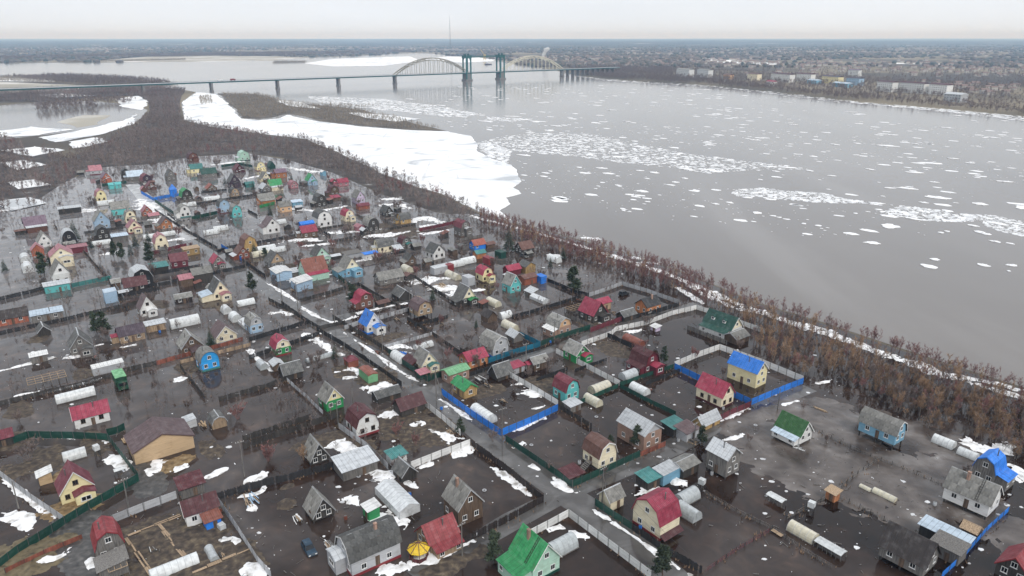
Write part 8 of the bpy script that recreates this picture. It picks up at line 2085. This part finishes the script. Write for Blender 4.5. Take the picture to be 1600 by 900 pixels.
VC=[clump(k) for k in range(5)]; COL['fcl']=(.12,.1,.085); COL['fdk']=(.06,.07,.055)
q=[];q2=[];ne=[];Rt=random.Random(77)
VE=[far_variant(400+k,9,.42,46,.34) for k in range(6)]
for _ in range(24000):
    u=Rt.random(); y=1250*(9000/1250)**(u**.9); x=Rt.uniform(-.8,.8)*y
    if in_poly(x,y,P_RIVER) or any(in_poly(x,y,P) for P in P_FLATS) : continue
    if y<2300 and not in_poly(x,y,P_EAST): continue
    if y<2300: ne.append((Rt.randrange(6),x,y,0,Rt.uniform(0,6),Rt.uniform(.9,1.6),Rt.uniform(.6,1.1))); continue
    k=fbm(x*.0016+3,y*.0016*1.6,5)+.3*fbm(x*.008,y*.008,2)
    if k < (-.02 if y>2600 else -.12): continue
    s=Rt.uniform(4,9)*(1 if y<2500 else 1.6); (q if Rt.random()<.7 else q2).append((Rt.randrange(5),x,y,0,Rt.uniform(0,6),s,Rt.uniform(6,12)))

for P in P_FARTREES:
    for (x,y) in scatter(P,6.5,15):
        if fbm(x*.012,y*.012,3) > -.2: ne.append((Rt.randrange(6),x,y,0,Rt.uniform(0,6),Rt.uniform(.8,1.5),Rt.uniform(.5,1.1)))
for (x,y) in scatter(P_EASTWOOD,10.5,16):
    if fbm(x*.008,y*.008,5) > -.12: ne.append((Rt.randrange(6),x,y,0,Rt.uniform(0,6),Rt.uniform(.8,1.5),Rt.uniform(.5,1.0)))
stuff(np_join('far_bank_trees', VE, ne, M('twig','twd')), 'grey-brown leafless trees lining the far bank', 'woods')
stuff(np_join('far_woods', VC, q, M('leaf','fcl')), 'brown leafless woods on the far bank', 'woods')
stuff(np_join('far_evergreens', VC, q2, M('leaf','fdk')), 'dark evergreen woods on the far bank', 'woods')
# ================================================================= THE BRIDGE AND THE FAR BANK
def bridge():
    (ax,ay),(bx,by) = BR_A, BR_B; d = Vector((bx-ax,by-ay,0)); Lb = d.length; d.normalize(); rz = atan2(d.y,d.x)
    root = thing('river_bridge', 'long green road bridge with two pale arches and a lifting span', 'bridge', (ax,ay,0), rz)
    DK=M('metal','brdg'); CO=M('paint','conc'); AR=M('paint','arch'); Z=BR_Z
    mb=MB(); mb.box(-330,BR_L[-1]+190,-6,6,Z-2.6,Z-.5); deck=mb.build('deck_girder',DK,root)
    mb=MB(); mb.box(-330,BR_L[-1]+190,-6.6,6.6,Z-.5,Z); mb.build('roadway',M('paint','lgr'),root)
    for s in (-1,1):
        mb=MB(); mb.box(-330,BR_L[-1]+190,s*6.4-.08,s*6.4+.08,Z+.95,Z+1.1)
        for k in range(int((BR_L[-1]+520)/6)): xx=-330+k*6; mb.box(xx-.06,xx+.06,s*6.4-.06,s*6.4+.06,Z,Z+.95)
        mb.build('railing',DK,root)
    for k,x in enumerate(BR_L):
        if k in (BR_T[0],BR_T[1]): continue
        mb=MB(); w=3.2
        for s in (-4,4): mb.prism([(s-1.8,-1),(s+1.8,-1),(s+1.5,Z-2.6),(s-1.5,Z-2.6)], x-w/2, x+w/2)
        mb.box(x-w/2-.4,x+w/2+.4,-6.4,6.4,-1,2.4); mb.box(x-w/2-.2,x+w/2+.2,-6,6,Z-4.0,Z-2.62); mb.build('pier',CO,root)
    for k in range(10):                                    # approach viaduct on the right bank
        mb=MB(); x=BR_L[-1]+18+k*17; mb.box(x-.9,x+.9,-5,5,-1,Z-2.62); mb.build('pier',CO,root)
    for i in BR_ARCH:
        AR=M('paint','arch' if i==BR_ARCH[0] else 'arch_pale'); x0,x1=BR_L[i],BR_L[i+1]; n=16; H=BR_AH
        f=lambda t,o=0:Z+(H+o)*4*t*(1-t)
        for s in (-5.6,5.6):
            mb=MB()
            for k in range(n):
                t0,t1=k/n,(k+1)/n; mb.bar((x0+(x1-x0)*t0,s,f(t0)),(x0+(x1-x0)*t1,s,f(t1)),1.25)
                mb.bar((x0+(x1-x0)*t0,s,f(t0,-4)),(x0+(x1-x0)*t1,s,f(t1,-4)),.8)
                mb.bar((x0+(x1-x0)*t0,s,f(t0)),(x0+(x1-x0)*t1,s,f(t1,-4)),.5)
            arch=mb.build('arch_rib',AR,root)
            for k in range(1,n): t=k/n; mb=MB(); mb.bar((x0+(x1-x0)*t,s,Z),(x0+(x1-x0)*t,s,f(t,-4)),.6); mb.build('hanger',AR,arch)
        mb=MB()
        for k in range(3,n-2): t=k/n; mb.bar((x0+(x1-x0)*t,-5.6,f(t)),(x0+(x1-x0)*t,5.6,f(t)),.5)
        mb.build('cross_brace',AR,root)
    xa,xb=BR_L[BR_T[0]],BR_L[BR_T[1]]; TH=BR_TH
    for x in (xa,xb):
        tw=MB()
        for s in (-6.5,6.5):
            for e in (-5.5,5.5): tw.prism([(s-1.2,2),(s+1.2,2),(s+1.0,TH-6),(s-1.0,TH-6)],x+e-1.3,x+e+1.3)
            # rounded head of each opening
            n=8
            for k in range(n):
                a0=pi*k/n;a1=pi*(k+1)/n; r=4.3
                p0=(x+r*cos(a0),TH-12+r*1.5*sin(a0));p1=(x+r*cos(a1),TH-12+r*1.5*sin(a1))
                tw.face((p0[0],s-1,p0[1]),(p1[0],s-1,p1[1]),(p1[0],s-1,TH-5),(p0[0],s-1,TH-5)); tw.face((p0[0],s+1,p0[1]),(p0[0],s+1,TH-5),(p1[0],s+1,TH-5),(p1[0],s+1,p1[1])); tw.face((p0[0],s-1,p0[1]),(p0[0],s+1,p0[1]),(p1[0],s+1,p1[1]),(p1[0],s-1,p1[1]))
        tw.box(x-7.4,x+7.4,-8,8,TH-6,TH-1); tower=tw.build('lift_tower',DK,root)
        mb=MB(); mb.box(x-8,x+8,-8.6,8.6,TH-1,TH); mb.build('tower_cap',DK,tower)
        for s in (-4,4): mb=MB(); mb.tube((x+s,-1.2,TH+1.5),(x+s,1.2,TH+1.5),2.0,2.0,14); mb.build('sheave',DK,tower)
        mb=MB(); mb.box(x-8.5,x+8.5,-9,9,-1,3); mb.box(x-6.5,x+6.5,-7.6,7.6,3,Z-2.62); mb.build('tower_pier',CO,root)
    mb=MB()
    for s in (-6,6):
        mb.box(xa+7.5,xb-7.5,s-.6,s+.6,TH-4.6,TH-3.6); mb.box(xa+7.5,xb-7.5,s-.6,s+.6,TH-2.2,TH-1.4)
        for k in range(10): xx=xa+7.5+(xb-xa-15)*k/10; mb.bar((xx,s,TH-4),(xx+(xb-xa-15)/20,s,TH-1.6),.4); mb.bar((xx+(xb-xa-15)/20,s,TH-1.6),(xx+(xb-xa-15)/10,s,TH-4),.4)
    mb.build('top_truss',DK,root)
    for k in range(26):
        xx=-200+k*36
        if any(BR_L[i]<xx<BR_L[i+1] for i in BR_ARCH) or xa-10<xx<xb+10: continue
        mb=MB(); mb.tube((xx,-6.2,Z),(xx,-6.2,Z+8),.14,.08,5); mb.tube((xx,-6.2,Z+8),(xx,-4.4,Z+8.4),.08,.06,4); mb.build('lamp_post',M('plain','lgr'),root)
    # traffic
    for k,(t,c,l) in enumerate(((150,'red','small red lorry crossing the bridge'),(128,'wht','small white van crossing the bridge behind the red lorry'))):
        v=thing('lorry',l,'lorry',(ax+d.x*t-d.y*-3,ay+d.y*t+d.x*-3,Z),rz)
        mb=MB(); mb.box(-4,2.4,-1.25,1.25,.9,3.6); mb.build('cargo_box',M('metal',c),v); mb=MB(); mb.prism([(-1.2,.7),(1.2,.7),(1.2,3),(-1.2,3)],2.6,4.6); mb.build('cab',M('metal',c),v)
        for wx in (-3,3.4):
            for s in (-1.1,1.1): mb=MB(); mb.tube((wx,s-.15,.5),(wx,s+.15,.5),.5,.5,10); mb.build('wheel',M('plain','blk'),v)
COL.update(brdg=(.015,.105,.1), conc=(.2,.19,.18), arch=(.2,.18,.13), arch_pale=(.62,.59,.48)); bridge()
# embankment of the approach road on the left
mb=MB(); (ax,ay),(bx,by)=BR_A,BR_B; dl=math.hypot(bx-ax,by-ay); ux,uy=(bx-ax)/dl,(by-ay)/dl
mb.prism([(-26,-.5),(26,-.5),(8,BR_Z-3.2),(-8,BR_Z-3.2)],-1100,-300)
o=mb.build('road_embankment',ISLE,loc=(ax,ay,0),rot=(0,0,atan2(uy,ux))); struct(o)

def block(x,y,rz,L,W,h,wall,roof,label,floors=5,name='apartment_block',cat='building'):
    root=thing(name,label,cat,(x,y,0),rz); mb=MB(); mb.box(-L/2,L/2,-W/2,W/2,0,h); mb.build('wall',M('paint',wall),root)
    mb=MB(); mb.prism([(-W/2-.5,h),(W/2+.5,h),(0,h+2.4)],-L/2-.5,L/2+.5); mb.build('roof',M('metal',roof),root)
    n=max(3,int(L/4.2)); fh=h/floors
    for fl in range(floors):
        for k in range(n): link('window',WIN_P,None,root,(-L/2+L*(k+.5)/n,-W/2-.02,fh*(fl+.55)),scale=(1.5,4,1.5))
    if L>40:
        for k in range(int(L/18)): mb=MB(); cx=-L/2+9+18*k; mb.box(cx-.8,cx+.8,-.6,.6,h+1,h+3.6); mb.build('chimney',M('wood','brk'),root)
    return root
for r in BLOCKS: block(*r)
# countless little houses of the settlements over the river
COL['twn']=(.42,.4,.38); COL['twn2']=(.2,.14,.12); Rw=random.Random(31); mb=MB(); mr=MB()
for (x,y,sx,sy,n) in TOWN:
    for _ in range(n):
        px=x+Rw.gauss(0,sx); py=y+Rw.gauss(0,sy)
        if in_poly(px,py,P_RIVER): continue
        l=Rw.uniform(6,16); w=Rw.uniform(5,10); h=Rw.uniform(3,7); a=px-l/2; b=py-w/2
        mb.box(a,a+l,b,b+w,0,h); mr.prism([(b-.5,h),(b+w+.5,h),(b+w/2,h+w*.35)],a-.5,a+l+.5)
stuff(mb.build('distant_settlement',M('paint','twn')),'pale walls of the distant settlement across the river','settlement')
stuff(mr.build('distant_roofs',M('paint','twn2')),'roofs of the distant settlement across the river','settlement')
# radio mast on the horizon
x,y,h=MAST; root=thing('radio_mast','slender radio mast standing above the far horizon','mast',(x,y,0)); mb=MB()
for a in range(3): mb.tube((4*cos(a*2.09),4*sin(a*2.09),0),(1.2*cos(a*2.09),1.2*sin(a*2.09),h),.28,.2,4)
for k in range(24):
    z=h*k/24; q=4-2.8*k/24
    for a in range(3): mb.bar((q*cos(a*2.09),q*sin(a*2.09),z),(q*cos((a+1)*2.09),q*sin((a+1)*2.09),z+h/24),.35)
mb.build('lattice',M('plain','dsl'),root); mb=MB(); mb.tube((0,0,h),(0,0,h+18),.5,.2,5); mb.build('antenna',M('plain','dsl'),root)
# harbour crane and moored boat beyond the bridge
x,y=CRANE; COL['crn']=(.5,.36,.1); root=thing('harbour_crane','yellow harbour crane beyond the lifting span','crane',(x,y,0),.4); mb=MB()
for sx in (-4,4):
    for sy in (-4,4): mb.bar((sx,sy,0),(sx*.5,sy*.5,16),1)
mb.build('portal',M('plain','crn'),root); mb=MB(); mb.box(-3,5,-2.5,2.5,16,21); mb.build('cabin',M('plain','crn'),root); mb=MB(); mb.bar((-2,0,20),(-17,0,42),1.1); mb.bar((2,0,21),(-17,0,42),.5); mb.build('jib',M('plain','crn'),root)
x,y=BOAT; root=thing('moored_boat','dark boat moored on the channel beyond the bridge','boat',(x,y,.1),.5); mb=MB()
hull=[(-14,2.6),(6,3),(14,0),(6,-3),(-14,-2.6)]; n=5
mb.face(*[(p[0],p[1],2.6) for p in hull][::-1]) 
for k in range(n): p=hull[k];q=hull[(k+1)%n]; mb.face((p[0]*.9,p[1]*.8,-.3),(p[0],p[1],2.6),(q[0],q[1],2.6),(q[0]*.9,q[1]*.8,-.3))
mb.build('hull',M('plain','dpl'),root); mb=MB(); mb.box(-11,0,-2,2,2.65,5.4); mb.box(-9,-4,-1.6,1.6,5.4,7.6); mb.build('deckhouse',M('plain','lgr'),root)

# ================================================================= SMALL THINGS IN THE YARDS
def car(x,y,rz,col,label,sink=.25):
    root=thing('car',label,'car',(x,y,-sink),rz); mb=MB(); pr=[(-2.15,.45),(2.1,.45),(2.15,.75),(2.0,.95),(.95,1.08),(-2.05,1.12),(-2.18,.8)]
    v=[];n=len(pr); mb.v=[(a,-.85,z) for a,z in pr]+[(a,.85,z) for a,z in pr]; mb.f=[tuple(range(n)),tuple(reversed(range(n,2*n)))]+[(k,k+n,(k+1)%n+n,(k+1)%n) for k in range(n)]
    mb.build('body',M('metal',col),root)
    mb=MB(); b=[(-2.0,1.1),(.85,1.08),(.25,1.66),(-1.75,1.7)]; i=0
    mb.v=[(a,-.8 if z<1.2 else -.66,z) for a,z in b]+[(a,.8 if z<1.2 else .66,z) for a,z in b]; mb.f=[(0,1,2,3),(7,6,5,4),(1,5,6,2),(0,3,7,4)]; mb.build('window_glass',M('glass'),root)
    mb=MB(); mb.box(-1.78,.28,-.68,.68,1.68,1.74)
    for xx,zx in ((-1.9,-1.7),(-.5,-.55),(.55,.15)):
        for s in (-1,1): mb.bar((xx,s*.8,1.1),(zx,s*.67,1.7),.06)
    mb.build('roof',M('metal',col),root)
    for wx in (-1.35,1.35):
        for s in (-.8,.8): mb=MB(); mb.tube((wx,s-.1,.36),(wx,s+.1,.36),.36,.36,14); mb.build('wheel',M('plain','blk'),root)
    for s in (-.6,.6): mb=MB(); mb.box(2.08,2.17,s-.18,s+.18,.68,.85); mb.build('headlight',M('plain','wht'),root)
for r in CARS: car(*r)
x,y=LORRY; COL['trk']=(.008,.07,.035); root=thing('lorry','green lorry standing nose-on in flood water beside white container','lorry',(x,y,0),AA); mb=MB(); mb.box(-5,1,-1.35,1.35,.9,3.5); mb.build('cargo_box',M('metal','trk'),root); mb=MB(); roof_strip(mb,(-1.4,3.5),(0,3.62),-5.05,1.05,.5); roof_strip(mb,(1.4,3.5),(0,3.62),-5.05,1.05,.5); mb.build('box_roof',M('slate','lgn'),root)
mb=MB(); mb.prism([(-1.2,.6),(1.2,.6),(1.1,2.7),(-1.1,2.7)],1.15,2.7); cab=mb.build('cab',M('metal','trk'),root); mb=MB(); mb.box(2.68,2.74,-.95,.95,1.7,2.5); mb.build('windscreen',M('glass'),cab)
for wx in (-4,-2.6,1.9):
    for s in (-1.05,1.05): mb=MB(); mb.tube((wx,s-.2,.45),(wx,s+.2,.45),.5,.5,12); mb.build('wheel',M('plain','blk'),root)
x,y=GAZEBO; root=thing('gazebo','octagonal gazebo with bright yellow and brown ribbed roof','gazebo',(x,y,0),.2); n=8; COL['gzy']=(.75,.5,.02)
for k in range(n):
    a0=2*pi*k/n;a1=2*pi*(k+1)/n; e=.12
    mb=MB(); mb.face((2.1*cos(a0),2.1*sin(a0),2.2),(2.1*cos(a1),2.1*sin(a1),2.2),(0,0,3.5)); mb.face((0,0,3.42),(2.1*cos(a1),2.1*sin(a1),2.12),(2.1*cos(a0),2.1*sin(a0),2.12)); mb.face((2.1*cos(a0),2.1*sin(a0),2.12),(2.1*cos(a1),2.1*sin(a1),2.12),(2.1*cos(a1),2.1*sin(a1),2.2),(2.1*cos(a0),2.1*sin(a0),2.2)); mb.build('roof_panel',M('metal','gzy'),root)
    mb=MB(); mb.bar((2.12*cos(a0),2.12*sin(a0),2.22),(0,0,3.54),.11); mb.build('roof_rib',M('plain','brn'),root)
    mb=MB(); mb.bar((1.75*cos(a0),1.75*sin(a0),0),(1.75*cos(a0),1.75*sin(a0),2.2),.1); mb.build('post',M('plain','brn'),root)
    mb=MB(); p=(1.72*cos(a0),1.72*sin(a0)); q=(1.72*cos(a1),1.72*sin(a1)); mb.face((p[0],p[1],.05),(q[0],q[1],.05),(q[0],q[1],.95),(p[0],p[1],.95)); mb.face((q[0]*.96,q[1]*.96,.05),(p[0]*.96,p[1]*.96,.05),(p[0]*.96,p[1]*.96,.95),(q[0]*.96,q[1]*.96,.95)); mb.face((p[0],p[1],.95),(q[0],q[1],.95),(q[0]*.96,q[1]*.96,.95),(p[0]*.96,p[1]*.96,.95)); mb.build('side_panel',M('wood','dmr'),root)
mb=MB(); mb.tube((0,0,3.5),(0,0,3.95),.16,.02,6); mb.build('finial',M('plain','brn'),root)
for (x,y,l,hs) in TANKS:                                   # caged white water tanks on legs
    root=thing('water_tank',l,'tank',(x,y,0),AA+.2); mb=MB(); mb.box(-.6,.6,-.55,.55,hs,hs+1.15); mb.box(-.15,.15,-.15,.15,hs+1.15,hs+1.25); mb.build('tank_body',M('poly','wg'),root)
    mb=MB()
    for s in (-.62,.62):
        for t in (-.57,.57): mb.bar((s,t,hs),(s,t,hs+1.17),.04)
    for zz in (hs+.3,hs+.7,hs+1.17):
        mb.bar((-.62,-.57,zz),(.62,-.57,zz),.03); mb.bar((.62,-.57,zz),(.62,.57,zz),.03); mb.bar((-.62,.57,zz),(-.62,-.57,zz),.03)
    mb.build('cage',M('plain','lgr'),root)
    for s in (-.5,.5):
        for t in (-.45,.45): mb=MB(); mb.box(s-.07,s+.07,t-.07,t+.07,-.1,hs); mb.build('leg',M('wood','dkw'),root)
for (x,y,rz,L,W,l) in PENS:                                # low roofed bed frames on many posts
    root=thing('covered_bed',l,'garden bed',(x,y,0),rz); mb=MB(); roof_strip(mb,(-W/2,1.25),(0,1.5),-L/2,L/2,.4); roof_strip(mb,(W/2,1.25),(0,1.5),-L/2,L/2,.4); mb.build('roof',M('poly','wg'),root)
    n=max(3,int(L/.8))
    for k in range(n+1):
        for s in (-W/2+.1,W/2-.1): mb=MB(); xx=-L/2+.05+(L-.1)*k/n; mb.box(xx-.05,xx+.05,s-.05,s+.05,-.1,1.24); mb.build('post',M('wood','gry'),root)
for (x,y,c,L,W,h,l) in PILES:                              # heaps of boards, bricks and sheeting
    root=thing('pile',l,'pile',(x,y,0),AA); rr=random.Random(int(x*9)); 
    for k in range(14):
        a=rr.uniform(-.22,.22); mb=MB(); cx=rr.uniform(-.25,.25)*L; cy=rr.uniform(-.45,.45)*W; z=WZ+h*(k//5)/3; l2=L*rr.uniform(.2,.45)
        mb.bar((cx-cos(a)*l2,cy-sin(a)*l2,z+.05),(cx+cos(a)*l2,cy+sin(a)*l2,z+.12),rr.uniform(.1,.22)); mb.build('board',M('wood',rr.choice(c.split('/'))),root)
for (x,y,rz,L,W,h,l) in FRAMES:                            # bare timber frames
    root=thing('timber_frame',l,'frame',(x,y,0),rz); nx=max(2,int(L/1.6)); ny=3
    for i in range(nx+1):
        for j in range(ny+1):
            px=-L/2+L*i/nx; py=-W/2+W*j/ny; mb=MB(); mb.box(px-.06,px+.06,py-.06,py+.06,-.1,h); mb.build('post',M('wood','gry'),root)
        mb=MB(); mb.box(-L/2+L*i/nx-.05,-L/2+L*i/nx+.05,-W/2,W/2,h+.002,h+.1); mb.build('beam',M('wood','tan'),root)
    for j in range(ny+1): py=-W/2+W*j/ny; mb=MB(); mb.box(-L/2,L/2,py-.05,py+.05,h+.105,h+.2); mb.build('beam',M('wood','tan'),root)
for P,l in PATHS:                                          # board paths across the gardens
    root=thing('board_path',l,'path',(P[0][0],P[0][1],0)); rr=random.Random(int(P[0][0]*3))
    (x0,y0),(x1,y1)=P; d=math.hypot(x1-x0,y1-y0); a=atan2(y1-y0,x1-x0); n=max(2,int(d/2.4))
    for k in range(n):
        for j in (-1,0,1):
            if rr.random()<.1: continue
            t=(k+.5)/n; mb=MB(); mb.box(-d/n*.47,d/n*.47,-.13,.13,0,.06); mb.build('board',M('wood','tan'),root,((x1-x0)*t-sin(a)*j*.31,(y1-y0)*t+cos(a)*j*.31,.34+rr.uniform(0,.05)),(0,rr.uniform(-.02,.02),a+rr.uniform(-.03,.03)))
for x,y,cc,l in BARRELS:                                   # rain barrels
    root=thing('barrel',l,'barrel',(x,y,0)); mb=MB()
    for z0,z1,r0,r1 in ((0,.3,.28,.33),(.3,.62,.33,.33),(.62,.92,.33,.28)): mb.tube((0,0,z0),(0,0,z1),r0,r1,12)
    mb.build('shell',M('metal',cc),root)
    for z in (.3,.62): mb=MB(); mb.tube((0,0,z-.03),(0,0,z+.03),.35,.35,12); mb.build('hoop',M('metal',cc),root)
    mb=MB(); mb.tube((0,0,.92),(0,0,.95),.24,.24,12); mb.build('lid',M('plain','dsl'),root)
for x,y,l in TYRES:                                        # old tyres in the water
    mb=MB(); n=14; m=6
    for i in range(n):
        for j in range(m): a=2*pi*i/n; e=2*pi*j/m; mb.v.append(((.36+.13*cos(e))*cos(a),(.36+.13*cos(e))*sin(a),.12+.1*sin(e)))
    for i in range(n):
        for j in range(m): mb.f.append((i*m+j,((i+1)%n)*m+j,((i+1)%n)*m+(j+1)%m,i*m+(j+1)%m))
    tag(mb.build('tyre',M('plain','lgr'),loc=(x,y,WZ),smooth=True),l,'tyre')
# wires of the street line
def wire(P,h,label):
    mb=MB()
    for off in (-.8,.8):
        for a,b in zip(P,P[1:]):
            dx,dy=b[0]-a[0],b[1]-a[1]; d=math.hypot(dx,dy); n=8; nx,ny=-dy/d*off,dx/d*off; pts=[]
            for k in range(n+1): t=k/n; pts.append((a[0]+dx*t+nx,a[1]+dy*t+ny,h-1.6*4*t*(1-t)*d/60))
            for p,q in zip(pts,pts[1:]): mb.tube(p,q,.022,.022,3,False)
    tag(mb.build('power_line',M('plain','blk')),label,'wire')
for P,h,l in WIRES: wire(P,h,l)
# steam plume over the far bank
x,y,h=SMOKE; m_,t_,b_=nodes('steam'); t_.nodes.remove(b_); pv=N(t_,'VolumePrincipled'); pv.inputs['Density'].default_value=.16; pv.inputs['Color'].default_value=(1,1,1,1); pv.inputs['Absorption Color'].default_value=(1,1,1,1); t_.links.new(pv.outputs[0],t_.nodes['Material Output'].inputs['Volume'])
mb=MB(); rr=random.Random(3); n=12; m=14
for j in range(m+1):
    t=j/m; cx=22*t**1.4+rr.uniform(-1,1); rad=(2.5+9*t+rr.uniform(-1.5,1.5))*(1 if j<m else .3)
    for k in range(n): a=2*pi*k/n; q=rad*rr.uniform(.8,1.25); mb.v.append((cx+q*cos(a),q*sin(a),8+h*t))
for j in range(m):
    for k in range(n): a=j*n+k;b=j*n+(k+1)%n; mb.f.append((a,b,b+n,a+n))
mb.f.append(tuple(reversed(range(n)))); mb.f.append(tuple(range(m*n,(m+1)*n)))
stuff(mb.build('steam',m_,loc=(x,y,0),smooth=True),'white steam rising over the far bank','steam')
# the air itself: far things fade to pale blue
hz=MB(); hz.box(-31000,31000,-3500,31000,-3,HAZE_TOP); m_,t_,b_=nodes('haze'); t_.nodes.remove(b_)
pv=N(t_,'VolumePrincipled'); pv.inputs['Density'].default_value=HAZE_D; pv.inputs['Color'].default_value=HAZE_C; pv.inputs['Absorption Color'].default_value=(1,1,1,1)
t_.links.new(pv.outputs[0],t_.nodes['Material Output'].inputs['Volume'])
stuff(hz.build('haze',m_),'pale blue haze over the far land','haze')
